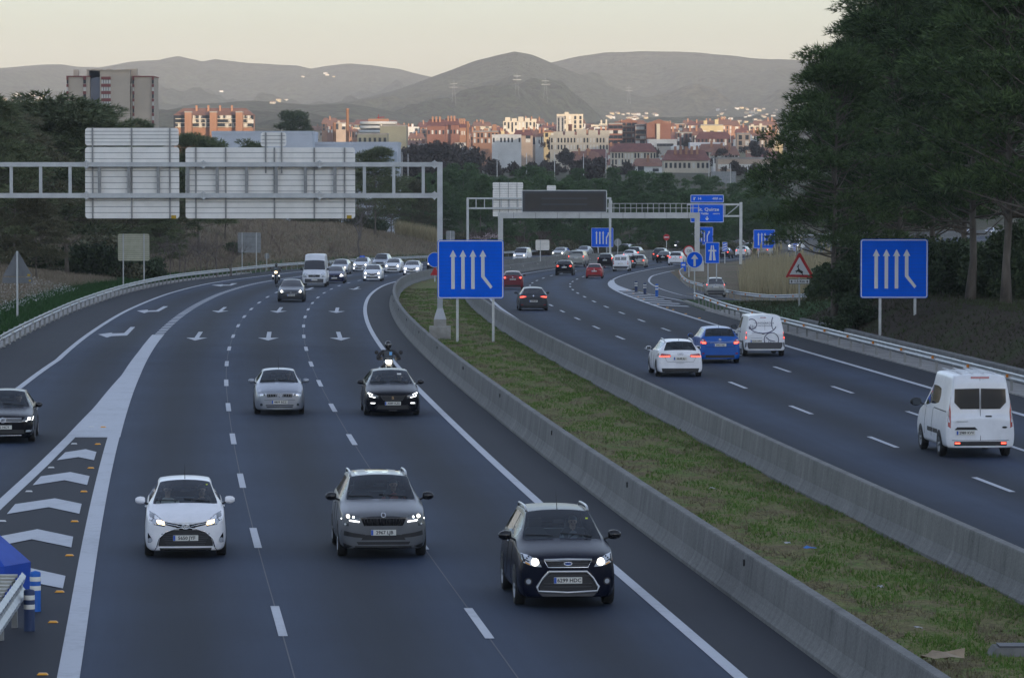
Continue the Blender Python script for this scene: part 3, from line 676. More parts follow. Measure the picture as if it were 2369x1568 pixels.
# ---- generic faces for cars too far off to read in detail
def gen_front(c, lit=True, lamp=None, grille='bar', plate=True, fog=None, led=None, chrome=False, inten=None, txt=None):
    q = c.q; W = c.W; z = q['zh'] - .10; zb = q.get('zb', .2)
    c.patch('headlight', [(W*.86, z+.10), (W*.87, z-.02), (W*.54, z-.07), (W*.50, z+.03), (W*.72, z+.11)], M_LENS if not lamp == 'dark' else M_LENS_D, 'front', .006, True)
    if lit: c.disc('lamp', W*.68, z+.02, .062, M_LAMP, 'front', .014, True, 10)
    if led: c.patch('daylight_strip', [(W*.86, z-.0), (W*.85, z-.06), (W*.56, z-.10), (W*.55, z-.06)], M_LED, 'front', .014, True)
    if grille == 'bar': c.patch('grille', [(-W*.48, z+.0), (W*.48, z+.0), (W*.40, z-.12), (-W*.40, z-.12)], M_BLK, 'front', .005)
    elif grille == 'smile': c.patch('grille', [(-W*.52, z+.02), (0, z-.06), (W*.52, z+.02), (W*.5, z-.06), (W*.12, z-.17), (-W*.12, z-.17), (-W*.5, z-.06)], M_BLK, 'front', .005)
    if chrome: c.ring('grille_trim', [(-W*.5, z+.0), (W*.5, z+.0), (W*.42, z-.13), (-W*.42, z-.13)], .012, M_CHROME)
    c.patch('air_intake', [(-W*.55, zb+.22), (W*.55, zb+.22), (W*.62, zb+.07), (-W*.62, zb+.07)], M_BLK, 'front', .005)
    c.disc('badge', 0, z-.06, .055, M_CHROME, 'front', .016, n=10)
    if fog: c.disc('fog_lamp', W*.74, zb+.17, .05, M_LED if fog == 'lit' else M_LENS, 'front', .012, True, 8)
    c.plate(txt, zb+.26)
def gen_rear(c, zt=.88, tall=False, lit=True, txt=None, bumper=True, win=False):
    q = c.q; W = c.W; zb = q.get('zb', .2)
    if tall: pl = [(W*.96, zt+.2), (W*.95, zt-.22), (W*.80, zt-.22), (W*.82, zt+.2)]; lp = (W*.88, zt+.08, .06)
    else: pl = [(W*.93, zt+.08), (W*.92, zt-.08), (W*.52, zt-.07), (W*.50, zt+.05), (W*.7, zt+.09)]; lp = (W*.72, zt, .07)
    c.patch('tail_light', pl, M_RED, 'rear', .006, True)
    if lit: c.disc('lamp', lp[0], lp[1], lp[2], M_REDLIT, 'rear', .012, True, 8)
    if bumper: c.patch('bumper_strip', [(-W*.72, zb+.17), (W*.72, zb+.17), (W*.74, zb+.03), (-W*.74, zb+.03)], M_BLK, 'rear', .005)
    c.disc('badge', 0, zt+.04, .045, M_CHROME, 'rear', .012, n=10); c.plate(txt, zt-.13, 'rear')
# ---- proportions
HATCH = dict(key='hatch', L=4.05, W=1.73, H=1.47, zh=.80, tc=1.05, zc=1.0, tr=1.85, B=(2.30, 2.40), C=3.15, trr=3.52, tt=3.93, ztt=1.06, fo=.82, wb=2.54, br=1.04, ztl=.98, r=.31, wr=.64)
def V(base, key, **k): d = dict(base); d.update(k); d['key'] = key; return d
YARIS = V(HATCH, 'yaris', L=3.95, W=1.695, H=1.52, zh=.84, tc=.98, zc=1.05, tr=1.88, B=(2.2, 2.3), C=3.05, trr=3.42, tt=3.84, ztt=1.08, fo=.80, wb=2.51, r=.30, wr=.62, wc=.82)
CLIO2 = V(HATCH, 'clio2', L=3.81, W=1.64, H=1.43, zh=.80, tc=.98, zc=1.0, tr=1.75, B=(2.45, 2.55), C=3.0, trr=3.3, tt=3.72, ztt=1.02, fo=.74, wb=2.47, r=.285, wr=.62, rd=1, qt=0, caps=1)
LEON = V(HATCH, 'leon', L=4.28, W=1.82, H=1.44, zh=.78, tc=1.2, zc=.98, tr=2.02, B=(2.5, 2.6), C=3.35, trr=3.72, tt=4.16, ztt=1.03, fo=.88, wb=2.64, r=.325, wr=.62, zb=.17)
A3 = V(HATCH, 'a3', L=4.31, W=1.79, H=1.43, zh=.78, tc=1.2, zc=.98, tr=2.0, B=(2.5, 2.6), C=3.4, trr=3.85, tt=4.2, ztt=1.02, fo=.86, wb=2.64, r=.32, wr=.63, wrr=.56, ztl=.96)
AURIS = V(HATCH, 'auris', L=4.25, W=1.76, H=1.52, zh=.84, tc=1.1, zc=1.04, tr=1.95, B=(2.45, 2.55), C=3.35, trr=3.75, tt=4.14, ztt=1.12, fo=.88, wb=2.6, r=.315, wr=.63, ztl=1.04, br=1.1)
SUV = V(HATCH, 'suv', L=4.38, W=1.84, H=1.63, zh=.95, tc=1.12, zc=1.13, tr=1.95, B=(2.45, 2.55), C=3.4, trr=3.85, tt=4.25, ztt=1.15, fo=.88, wb=2.63, r=.345, zb=.25, zm=.65, br=1.15, ztl=1.05, seat=.13, wr=.66)
KUGA = V(SUV, 'kuga', L=4.44, H=1.68, zh=.98, tc=1.15, zc=1.16, tr=2.0, wb=2.69, zb=.24, wr=.65, seat=.16)
PASSAT = dict(key='passat', L=4.77, W=1.82, H=1.47, zh=.80, tc=1.35, zc=.98, tr=2.15, B=(2.62, 2.72), C=3.45, trr=3.7, tt=4.3, ztt=1.05, fo=.93, wb=2.71, br=1.0, ztl=1.02, r=.32, wr=.62, zrr=1.38, qt=1, wtt=.70, ce=.2)
ESTATE = V(HATCH, 'estate', L=4.6, W=1.80, H=1.5, tc=1.15, tr=1.95, B=(2.5, 2.6), C=3.4, trr=4.2, tt=4.5, ztt=1.05, wb=2.68)
ZAFIRA = V(HATCH, 'zafira', L=4.32, W=1.742, H=1.66, zh=.85, tc=1.0, zc=1.05, tr=1.85, B=(2.35, 2.45), C=3.3, trr=4.0, tt=4.22, ztt=1.08, wb=2.69, fo=.86, wr=.68, wrr=.64, wtt=.80, ztl=1.0, seat=.1, caps=1)
BERL = dict(key='berlingo', L=4.38, W=1.81, H=1.82, zh=.95, tc=.85, zc=1.12, tr=1.62, B=(2.15, 2.28), C=3.3, trr=4.22, tt=4.30, ztt=1.20, fo=.90, wb=2.73, br=1.12, ztl=1.12, r=.32, wr=.76, wrr=.75, wtt=.84, zrr=1.76, rd=0, qt=0, rw=0, van=1, zb=.27, zm=.66, seat=.14, caps=1, ce=.7, wc=.86)
BERLW = V(BERL, 'berlingow', rw=1, rd=1, qt=1)
TRANSIT = dict(key='transit', L=4.97, W=1.98, H=2.36, zr=1.98, kf=[.14, .64], zh=1.02, tc=.85, zc=1.28, tr=1.85, B=(2.15, 2.3), C=3.55, trr=4.84, tt=4.90, ztt=1.30, fo=1.0, wb=2.93, br=1.28, ztl=1.2, r=.345, wr=.74, wrr=.73, wtt=.90, zrr=2.28, rd=1, qt=0, rw=0, van=1, zb=.3, zm=.8, caps=1, ce=.8, wc=.86)
SPRINTER = dict(key='sprinter', L=5.9, W=1.99, H=2.62, zr=2.08, kf=[.14, .62], zh=1.12, tc=.78, zc=1.36, tr=1.55, B=(1.95, 2.1), C=4.2, trr=5.76, tt=5.82, ztt=1.4, fo=1.0, wb=3.66, br=1.34, ztl=1.3, r=.35, wr=.80, wrr=.80, wtt=.9, zrr=2.54, rd=0, qt=0, rw=0, van=1, zb=.32, zm=.8, caps=1, ce=.8, wc=.88, bf=1.22)
VITO = V(TRANSIT, 'vito', zr=1.84, kf=[.14, .86], H=1.92, zrr=1.85, wr=.76, wrr=.75, rw=1, qt=1, tr=1.75)
# ---------------------------------------------------------------- people
M_SKIN = mat('skin', (.60, .38, .27), .6)
def skinned(pts, edges, root, level=1, smooth=True):
    me = bpy.data.meshes.new('figure'); names = list(pts); ix = {n: i for i, n in enumerate(names)}
    me.from_pydata([pts[n][:3] for n in names], [(ix[a], ix[b]) for a, b in edges], []); o = bpy.data.objects.new('figure', me); COL.objects.link(o)
    md = o.modifiers.new('skin', 'SKIN'); md.use_smooth_shade = True; sv = me.skin_vertices[0].data
    for n in names:
        r = pts[n][3]; sv[ix[n]].radius = r if isinstance(r, tuple) else (r, r); sv[ix[n]].use_root = (n == root)
    sb = o.modifiers.new('sub', 'SUBSURF'); sb.levels = level; sb.render_levels = level
    m2 = bpy.data.meshes.new_from_object(o.evaluated_get(bpy.context.evaluated_depsgraph_get())); bpy.data.objects.remove(o); bpy.data.meshes.remove(me)
    m2.polygons.foreach_set('use_smooth', [True]*len(m2.polygons)); return m2
def hand(pts, edges, side, wrist, hx, hy, hz, dx, dz):
    """palm, four fingers of unequal length curled over the grip and a thumb from the palm's side"""
    pts['palm'+side] = (hx, hy, hz, .032); edges.append((wrist, 'palm'+side))
    sg = 1 if side == 'l' else -1
    for k, ln in enumerate((.045, .052, .048, .038)):
        y = hy + (k-1.5)*.022; a, b = f'f{k}{side}', f'g{k}{side}'
        pts[a] = (hx + ln, y, hz + .012, .0095); pts[b] = (hx + ln + .02, y, hz - .032, .008); edges += [('palm'+side, a), (a, b)]
    pts['t'+side] = (hx + .02, hy - sg*.05, hz + .005, .010); pts['u'+side] = (hx + .05, hy - sg*.052, hz - .012, .0085); edges += [('palm'+side, 't'+side), ('t'+side, 'u'+side)]
def seated_mesh(hx=.40, hz=.34, lean=0.0):
    p = {'pelvis': (0, 0, .05, (.15, .13)), 'spine': (-.07, 0, .25, (.15, .12)), 'chest': (-.13, 0, .43, (.17, .12)), 'neckb': (-.15, 0, .545, .062), 'neck': (-.145, 0, .59, .055), 'jaw': (-.115, 0, .645, (.062, .07)), 'brow': (-.125, 0, .73, (.078, .092)), 'crown': (-.14, 0, .80, (.06, .07)),
         'nose': (-.03, 0, .69, .012)}
    e = [('pelvis', 'spine'), ('spine', 'chest'), ('chest', 'neckb'), ('neckb', 'neck'), ('neck', 'jaw'), ('jaw', 'brow'), ('brow', 'crown'), ('jaw', 'nose')]
    for sd, sg in (('l', 1), ('r', -1)):
        p['sh'+sd] = (-.13, sg*.185, .475, .068); p['el'+sd] = (.10, sg*.25, .26, .046); p['wr'+sd] = (hx-.05, sg*.165, hz, .03)
        p['hip'+sd] = (.04, sg*.10, .03, .095); p['kn'+sd] = (.46, sg*.13, .14, .062); p['an'+sd] = (.80, sg*.12, -.20, .045); p['toe'+sd] = (.95, sg*.12, -.16, .04)
        p['ear'+sd] = (-.135, sg*.085, .69, .014)
        e += [('chest', 'sh'+sd), ('sh'+sd, 'el'+sd), ('el'+sd, 'wr'+sd), ('pelvis', 'hip'+sd), ('hip'+sd, 'kn'+sd), ('kn'+sd, 'an'+sd), ('an'+sd, 'toe'+sd), ('brow', 'ear'+sd)]
        hand(p, e, sd, 'wr'+sd, hx, sg*.165, hz+.01, 1, 0)
    return skinned(p, e, 'pelvis')
_SEAT = None
def person_in(c, y, label, shirt, hair, skin=None, hairy=1.0, up=0.0):
    global _SEAT
    if _SEAT is None: _SEAT = seated_mesh()
    me = _SEAT.copy(); me.name = 'person'; me.materials.clear()
    for m in (skin or M_SKIN, shirt, M_DASH): me.materials.append(m)
    mi = []
    for p in me.polygons:
        q = p.center; mi.append(0 if (q.z > .545 and q.x < .05) or (q.x > .33 and q.z > .28) else (2 if q.z < .12 else 1))
    me.polygons.foreach_set('material_index', mi)
    o = bpy.data.objects.new('person', me); COL.objects.link(o); tag(o, label, 'person')
    o.matrix_world = c.root.matrix_basis @ Matrix.Translation((c.seat_x - .17, y, .50 + c.seat_h + up))
    hb = MB(); n = 12; rows = []
    for k in range(6):
        a = (k/5)*PI*.56; rows.append([(-.145 + .095*math.sin(a)*math.cos(2*PI*i/n) - (.02 if math.cos(2*PI*i/n) < 0 else 0), .088*math.sin(a)*math.sin(2*PI*i/n), .735 + .098*math.cos(a) + (.04*max(0, math.cos(2*PI*i/n)) if k > 3 else -hairy*.03*(k > 3))) for i in range(n)])
    hb.add([v for r in rows for v in r], [(j*n+i, j*n+(i+1) % n, (j+1)*n+(i+1) % n, (j+1)*n+i) for j in range(5) for i in range(n)], 0, True); hb.build('hair', hair, o)
    for sg in (1, -1): MB().lathe([(.001, -.035), (.010, -.036), (.012, -.044), (.0, -.05)], 8, 'x', (.012, sg*.032, .712)).build('eye', M_DASH, o)
    MB().box((-.042, 0, .652), (.01, .045, .010)).build('mouth', mat('lips', (.25, .1, .08), .6), o)
    return o
M_HDARK = mat('dark_hair', (.02, .014, .010), .7); M_HGREY = mat('grey_hair', (.25, .24, .23), .7); M_HBALD = mat('shaved_hair', (.28, .19, .14), .6)
SH_W = mat('cream_top', (.62, .58, .5), .9); SH_K = mat('black_top', (.02, .02, .022), .9); SH_G = mat('grey_top', (.16, .17, .18), .9); SH_R = mat('rust_top', (.25, .06, .04), .9); SH_B = mat('navy_top', (.03, .04, .07), .9)

# ---------------------------------------------------------------- placing
def put(u, v, q, toward):
    g = gp(u, v); h = heading(g.y); f = Vector((math.sin(h), math.cos(h), 0)) * (-1 if toward else 1)
    rz = math.atan2(f.y, f.x); L, fo, wb = q['L'], q['fo'], q['wb']
    c = g - f*(L/2 - fo) if toward else g + f*(fo + wb - L/2)
    z0 = zs(c.x - xb(c.y), c.y); c.z = (g.z + z0)/2 + .005
    return c, rz
def emblem_ring(c, y, z, r, axis='front', w=.009, ry=None): return c.ring('badge', [(y + r*math.cos(2*PI*k/16), z + (ry or r)*math.sin(2*PI*k/16)) for k in range(16)], w, M_CHROME, axis, .018)

W_WHITE = paintmat('white_paint', (.74, .75, .77)); W_PEARL = paintmat('pearl_white_paint', (.78, .78, .80)); W_GREY = paintmat('steel_grey_paint', (.115, .12, .128)); W_BLACK = paintmat('blue_black_paint', (.005, .007, .017), 0, .25)
W_BLK2 = paintmat('black_paint', (.004, .005, .009), 0, .22); W_SILV = paintmat('silver_paint', (.32, .34, .38), .55); W_BLUE = paintmat('royal_blue_paint', (.004, .085, .36), .1); W_DGREY = paintmat('graphite_paint', (.05, .056, .066), .4)
W_RED = paintmat('red_paint', (.30, .012, .016)); W_DRED = paintmat('dark_red_paint', (.16, .012, .02)); W_NAVY = paintmat('navy_paint', (.012, .02, .07), .2); W_BEIGE = paintmat('beige_silver_paint', (.33, .33, .31), .5); W_MAROON = paintmat('maroon_paint', (.07, .014, .018))

# 1 ---- white small hatchback with two people
pos, rz = put(429, 1284, YARIS, True)
c = Car('car', 'white hatchback with a black oval grille, plate 5650 JYF, two people in front', 'car', YARIS, pos, rz, W_PEARL, 3)
c.patch('headlight', [(.745, .95), (.755, .72), (.43, .665), (.46, .79), (.62, .90)], M_LENS_D, 'front', .006, True); c.patch('lit_lamp', [(.60, .80), (.58, .735), (.44, .70), (.46, .78)], M_WARM, 'front', .014, True); c.disc('projector', .64, .77, .05, M_LENS, 'front', .014, True)
c.patch('upper_grille', [(-.43, .77), (-.16, .715), (0, .70), (.16, .715), (.43, .77), (.42, .705), (.2, .65), (.1, .58), (-.1, .58), (-.2, .65), (-.42, .705)], M_GLOSSBLK, 'front', .005)
c.patch('lower_grille', [(-.22, .60), (.22, .60), (.40, .555), (.52, .46), (.565, .31), (.56, .26), (-.56, .26), (-.565, .31), (-.52, .46), (-.40, .555)], M_BLK, 'front', .006)
for k in range(6): c.bar('grille_slat', [(-.50 + .02*(5-k), .29 + .045*k), (0, .285 + .045*k), (.50 - .02*(5-k), .29 + .045*k)], .008, M_GREYPL)
c.bar('grille_trim', [(-.60, .24), (-.55, .42), (-.42, .55), (-.2, .625), (0, .64), (.2, .625), (.42, .55), (.55, .42), (.60, .24)], .012, M_CHROME, 'front', .008)
c.bar('chrome_wing', [(-.43, .735), (-.2, .69), (-.09, .66)], .011, M_CHROME); c.bar('chrome_wing', [(.43, .735), (.2, .69), (.09, .66)], .011, M_CHROME)
emblem_ring(c, 0, .665, .075, ry=.055); emblem_ring(c, 0, .672, .028, ry=.045); emblem_ring(c, 0, .69, .055, ry=.02)
c.patch('fog_surround', [(.78, .54), (.70, .42), (.72, .33), (.785, .33)], M_GLOSSBLK, 'front', .006, True); c.disc('fog_lamp', .735, .385, .05, M_LENS, 'front', .014, True)
c.patch('lower_lip', [(-.62, .225), (.62, .225), (.66, .15), (-.66, .15)], M_BLK, 'front', .004); c.plate('5650 JYF', .43)
c.mirrors(W_PEARL); c.antenna(1.975-1.95, .3); c.wipers(); c.seams([.62, -.27], .35, .98); c.handles([-.2, -1.05], .92); c.patch('windscreen_sticker', [(.44, 1.40), (.48, 1.40), (.48, 1.42), (.44, 1.42)], mat('lime_sticker', (.5, .6, .05), .6), 'front', .004, sub=0)
person_in(c, .36, 'smiling driver with long dark hair and a dark top in the white hatchback', SH_K, M_HDARK, up=.02); person_in(c, -.36, 'front passenger with dark hair and a cream top in the white hatchback', SH_W, M_HDARK, up=.03)
# 2 ---- grey SUV
pos, rz = put(882, 1284, SUV, True)
c = Car('car', 'grey SUV with silver roof rails and black mirrors, plate 2967 LJB', 'car', SUV, pos, rz, W_GREY, 3)
c.patch('headlight', [(.85, .94), (.86, .82), (.50, .765), (.50, .885)], M_LENS_D, 'front', .006, True); c.disc('lamp', .73, .885, .034, M_LAMP, 'front', .014, True, 10); c.disc('lamp', .62, .87, .022, M_LED, 'front', .014, True, 8)
c.bar('daylight_strip', [(.86, .825), (.68, .80), (.50, .775)], .014, M_LED, off=.012); c.bar('daylight_strip', [(-.86, .825), (-.68, .80), (-.50, .775)], .014, M_LED, off=.012)
c.patch('fog_housing', [(.86, .765), (.86, .70), (.72, .685), (.72, .75)], M_LENS_D, 'front', .006, True); c.disc('fog_lamp', .79, .725, .024, M_LENS, 'front', .013, True, 8)
c.patch('grille', [(-.48, .865), (-.20, .885), (.20, .885), (.48, .865), (.40, .69), (-.40, .69)], M_GLOSSBLK, 'front', .006)
for k in range(-6, 7):
    if k: c.bar('grille_slat', [(k*.062, .71), (k*.068, .85)], .010, M_BLK, off=.014)
emblem_ring(c, 0, .905, .042); c.disc('badge_face', 0, .905, .035, M_GREYPL, 'front', .014)
c.patch('side_intake', [(.86, .60), (.88, .50), (.60, .455), (.40, .44), (.38, .51), (.62, .545)], M_BLK, 'front', .006, True); c.patch('lower_grille', [(-.40, .50), (.40, .50), (.46, .395), (-.46, .395)], M_BLK, 'front', .007)
c.patch('lower_grille', [(-.56, .36), (.56, .36), (.52, .30), (-.52, .30)], M_BLK, 'front', .007); c.patch('chin', [(-.84, .33), (-.66, .275), (.66, .275), (.84, .33), (.78, .20), (-.78, .20)], M_BLK, 'front', .005)
c.plate('2967 LJB', .55); c.mirrors(M_GLOSSBLK, size=1.1); c.rails(); c.wipers(); c.seams([.6, -.3], .42, 1.08); c.handles([-.25, -1.1], 1.0)
c.patch('roof_glass', [(-1.3, -.5), (-1.3, .5), (.05, .48), (.05, -.48)], M_GLASS_D, 'top', .004)
person_in(c, .36, 'driver in a rust red top with a hand at the face in the grey SUV', SH_R, M_HGREY)
# 3 ---- black SUV in the right lane
pos, rz = put(1303, 1396, KUGA, True)
c = Car('car', 'blue-black SUV with bright headlights and a silver bumper ring, plate 6299 HDC', 'car', KUGA, pos, rz, W_BLACK, 3)
c.patch('headlight', [(.875, 1.00), (.865, .86), (.62, .775), (.48, .765), (.56, .90), (.72, .975)], M_LENS, 'front', .006, True); c.disc('lamp', .605, .86, .066, M_LAMP, 'front', .014, True, 14); c.patch('indicator', [(.86, .90), (.84, .86), (.70, .80), (.70, .83)], M_AMBER, 'front', .012, True, sub=1)
c.patch('upper_grille', [(-.43, .89), (.43, .89), (.37, .755), (-.37, .755)], M_BLK, 'front', .006); c.bar('grille_chrome', [(-.44, .895), (0, .905), (.44, .895)], .022, M_SILV, off=.01)
c.ring('grille_trim', [(-.43, .88), (.43, .88), (.37, .755), (-.37, .755)], .010, M_CHROME)
for z in (.79, .825, .86): c.bar('grille_slat', [(-.38, z), (0, z), (.38, z)], .008, M_GREYPL)
emblem_ring(c, 0, .825, .075, ry=.03); c.disc('badge_face', 0, .825, .07, M_EUB, 'front', .014, ry=.027)
c.patch('lower_grille', [(-.34, .66), (.34, .66), (.54, .40), (.50, .33), (-.50, .33), (-.54, .40)], M_BLK, 'front', .006)
for z in (.40, .46, .60): c.bar('grille_slat', [(-.44, z), (0, z), (.44, z)], .009, M_GREYPL)
c.ring('bumper_ring', [(-.35, .68), (.35, .68), (.46, .56), (.57, .40), (.54, .315), (0, .295), (-.54, .315), (-.57, .40), (-.46, .56)], .024, M_SILV, off=.012)
c.disc('fog_surround', .725, .50, .07, M_BLK, 'front', .006, True); c.disc('fog_lamp', .725, .50, .045, M_LENS, 'front', .014, True); c.patch('skid_plate', [(-.55, .30), (.55, .30), (.46, .22), (-.46, .22)], M_GREYPL, 'front', .008)
c.plate('6299 HDC', .52); c.mirrors(M_GLOSSBLK, size=1.15); c.rails(); c.antenna(.12, .3, .25); c.wipers(); c.seams([.6, -.3], .42, 1.12); c.handles([-.25, -1.1], 1.05, M_CHROME)
c.patch('windscreen_sticker', [(.50, 1.50), (.55, 1.50), (.55, 1.525), (.50, 1.525)], mat('lime_sticker'), 'front', .004, sub=0)
person_in(c, .36, 'grey-haired driver in a grey top in the blue-black SUV', SH_G, M_HGREY)
# 4 ---- silver old hatchback
pos, rz = put(646, 957, CLIO2, True)
c = Car('car', 'old silver hatchback with unlit headlights, plate 4809 BZZ', 'car', CLIO2, pos, rz, W_SILV, 3)
c.patch('headlight', [(.74, .72), (.70, .615), (.455, .60), (.455, .72), (.60, .83), (.70, .80)], M_LENS, 'front', .006, True); c.disc('projector', .60, .68, .05, M_CHROME, 'front', .012, True, 10); c.disc('projector', .50, .665, .035, M_LENS_D, 'front', .012, True, 8)
c.patch('grille', [(.43, .695), (.11, .685), (.09, .60), (.40, .585)], M_BLK, 'front', .006, True)
for k in range(4): c.bar('grille_dots', [(.13 + .08*k, .61), (.14 + .08*k, .675)], .006, M_SILV, off=.01); c.bar('grille_dots', [(-.13 - .08*k, .61), (-.14 - .08*k, .675)], .006, M_SILV, off=.01)
c.ring('badge', [(0, .70), (.045, .64), (0, .575), (-.045, .64)], .012, M_CHROME, off=.016); c.patch('bumper_intake', [(-.46, .335), (.46, .335), (.42, .24), (-.42, .24)], M_BLK, 'front', .006); c.disc('fog_lamp', .60, .34, .045, M_LENS_D, 'front', .012, True)
c.bar('bumper_groove', [(-.78, .50), (-.5, .49), (0, .485), (.5, .49), (.78, .50)], .006, M_GREYPL, off=.003); c.bar('bumper_bar', [(-.44, .285), (0, .28), (.44, .285)], .016, W_SILV, off=.012)
c.plate('4809 BZZ', .425); c.mirrors(W_SILV, size=.95); c.antenna(-.1, .42, .2); c.wipers(); c.seams([.6, -.55], .35, .92); c.handles([-.45], .82, M_BLK)
person_in(c, .34, 'driver in a navy top behind the wheel of the silver hatchback', SH_B, M_HDARK, mat('brown_skin', (.2, .11, .07), .6))
# 5 ---- black sporty hatchback
pos, rz = put(906, 959, LEON, True)
c = Car('car', 'black sporty hatchback with angular lit headlights, plate 3089 KZS', 'car', LEON, pos, rz, W_BLK2, 3)
c.patch('headlight', [(.80, .755), (.76, .64), (.46, .57), (.47, .665), (.72, .765)], M_LENS_D, 'front', .006, True); c.bar('daylight_strip', [(.80, .75), (.75, .65), (.58, .61)], .013, M_LED, off=.012); c.bar('daylight_strip', [(-.80, .75), (-.75, .65), (-.58, .61)], .013, M_LED, off=.012)
c.bar('daylight_strip', [(.80, .755), (.66, .70)], .013, M_LED, off=.012); c.bar('daylight_strip', [(-.80, .755), (-.66, .70)], .013, M_LED, off=.012)
c.patch('grille', [(-.40, .665), (.40, .665), (.31, .52), (-.31, .52)], M_BLK, 'front', .006); c.ring('grille_trim', [(-.40, .665), (.40, .665), (.31, .52), (-.31, .52)], .009, M_GREYPL)
inst('badge', text_mesh('S', .14, mat('bronze_badge', (.45, .3, .16), .3, .8), .004), c.root, c.hit('front', 0, .595)[0] + Vector((.02, 0, 0)), (PI/2, 0, PI/2), (1.25, .9, 1))
c.patch('fog_slot', [(.78, .46), (.76, .36), (.56, .40), (.56, .46)], M_BLK, 'front', .006, True); c.rect('fog_lamp', .58, .72, .415, .44, M_LED, 'front', .012, True, sub=1)
c.patch('lower_grille', [(-.46, .36), (.46, .36), (.54, .23), (-.54, .23)], M_BLK, 'front', .006); c.bar('bumper_blade', [(.46, .38), (.60, .26)], .02, M_DASH, off=.014); c.bar('bumper_blade', [(-.46, .38), (-.60, .26)], .02, M_DASH, off=.014); c.bar('splitter', [(-.78, .19), (0, .185), (.78, .19)], .015, M_GREYPL)
c.plate('3089 KZS', .42); c.mirrors(M_GLOSSBLK); c.wipers(); c.seams([.5, -.4], .35, .9); c.handles([-.35, -1.15], .82); c.rect('toll_card', .22, .36, 1.27, 1.32, M_PLATE, 'front', .004, sub=1)
person_in(c, .36, 'dark-haired driver of the black sporty hatchback', SH_B, M_HDARK, up=-.06); person_in(c, -.36, 'front passenger with a pale top in the black sporty hatchback', SH_W, M_HDARK, up=-.1)
# 6 ---- black saloon at the left edge
pos, rz = put(10, 1021, PASSAT, True)
c = Car('car', 'black saloon in the exit lane, cut by the left edge of the picture', 'car', PASSAT, pos, rz, W_BLK2, 3)
c.patch('headlight', [(.88, .80), (.86, .66), (.54, .63), (.64, .775)], M_LENS_D, 'front', .006, True); c.patch('lit_lamp', [(.82, .76), (.80, .69), (.72, .68), (.73, .755)], M_LED, 'front', .012, True, sub=1); c.bar('daylight_strip', [(.87, .75), (.85, .675), (.68, .655)], .010, M_LED, off=.012); c.bar('daylight_strip', [(-.87, .75), (-.85, .675), (-.68, .655)], .010, M_LED, off=.012)
c.patch('grille', [(-.56, .745), (.56, .745), (.52, .61), (-.52, .61)], M_BLK, 'front', .006)
for z in (.625, .665, .705, .742): c.bar('grille_bar', [(-.55, z), (0, z), (.55, z)], .008, M_CHROME)
emblem_ring(c, 0, .68, .075); c.bar('badge_letter', [(-.05, .72), (-.025, .63), (0, .68), (.025, .63), (.05, .72)], .008, M_CHROME, off=.02); c.bar('badge_letter', [(-.025, .74), (0, .69), (.025, .74)], .008, M_CHROME, off=.02)
c.patch('lower_grille', [(-.60, .40), (.60, .40), (.64, .28), (-.64, .28)], M_BLK, 'front', .006); c.patch('fog_lamp', [(.84, .40), (.82, .34), (.66, .33), (.68, .385)], M_LENS, 'front', .01, True, sub=1); c.bar('chrome_strip', [(-.82, .26), (-.5, .235), (0, .23), (.5, .235), (.82, .26)], .011, M_CHROME)
c.plate('72 HCY', .475, y=-.0); c.mirrors(M_GLOSSBLK); c.wipers(); c.seams([.5, -.45], .35, .92); c.handles([-.35, -1.2], .84, M_CHROME)
person_in(c, .36, 'bald driver in a black top with a hand on the wheel of the black saloon', SH_K, M_HBALD, up=-.03)
# ---- outbound vehicles seen from behind
pos, rz = put(2252, 1054, TRANSIT, False)
c = Car('van', 'white high-roof van with dark rear windows, plate 2989 KVV', 'van', TRANSIT, pos, rz, W_WHITE, 2)
c.patch('rear_window', [(-.72, 1.93), (-.02, 1.945), (-.02, 1.37), (-.56, 1.37), (-.73, 1.55)], M_GLASS_D, 'rear', .008); c.patch('rear_window', [(.72, 1.93), (.02, 1.945), (.02, 1.37), (.56, 1.37), (.73, 1.55)], M_GLASS_D, 'rear', .008)
c.patch('tail_light', [(.88, 1.74), (.93, 1.70), (.955, 1.2), (.945, .90), (.84, .84), (.825, 1.3)], M_RED, 'rear', .008, True); c.patch('lamp_lens', [(.90, 1.30), (.93, 1.28), (.94, 1.02), (.87, 1.0)], M_LENS, 'rear', .014, True, sub=1)
c.bar('door_seam', [(0, .50), (0, 1.2), (0, 2.26)], .008, M_GREYPL, 'rear', .002); c.bar('door_seam', [(-.80, .50), (0, .49), (.80, .50)], .008, M_GREYPL, 'rear', .002)
c.patch('bumper_strip', [(-.74, .47), (.74, .47), (.74, .35), (-.74, .35)], M_BLK, 'rear', .012); c.rect('reflector', .58, .72, .40, .44, M_REDLIT, 'rear', .018, True, sub=0)
c.patch('plate_recess', [(.74, .79), (.66, .87), (.16, .87), (.08, .79)], M_BLK, 'rear', .012); c.plate('2989 KVV', .71, 'rear', .42); c.rect('handle', -.32, -.14, 1.15, 1.19, M_BLK, 'rear', .014)
c.disc('badge', -.68, .86, .075, M_DASH, 'rear', .01, ry=.03); c.rect('third_brake_light', -.26, .26, 2.22, 2.27, M_RED, 'rear', .012, sub=1)
c.bar('lettering_strip', [(.68, 1.03), (.36, 1.03)], .010, M_SILV, 'rear', .01); c.mirrors(M_BLK, 1.38, 1.5, 1.1); c.rect('side_moulding', -1.2, -.5, .62, .74, M_BLK, 'left', .01); c.rect('side_moulding', -.45, .4, .62, .74, M_BLK, 'left', .01); c.rect('side_moulding', -.4, .4, .62, .74, M_BLK, 'right', .01)
for y in (-.45, -.15, .15, .45): MB().box((-.6, y, 2.36), (3.0, .05, .02)).build('roof_rib', W_WHITE, c.root)
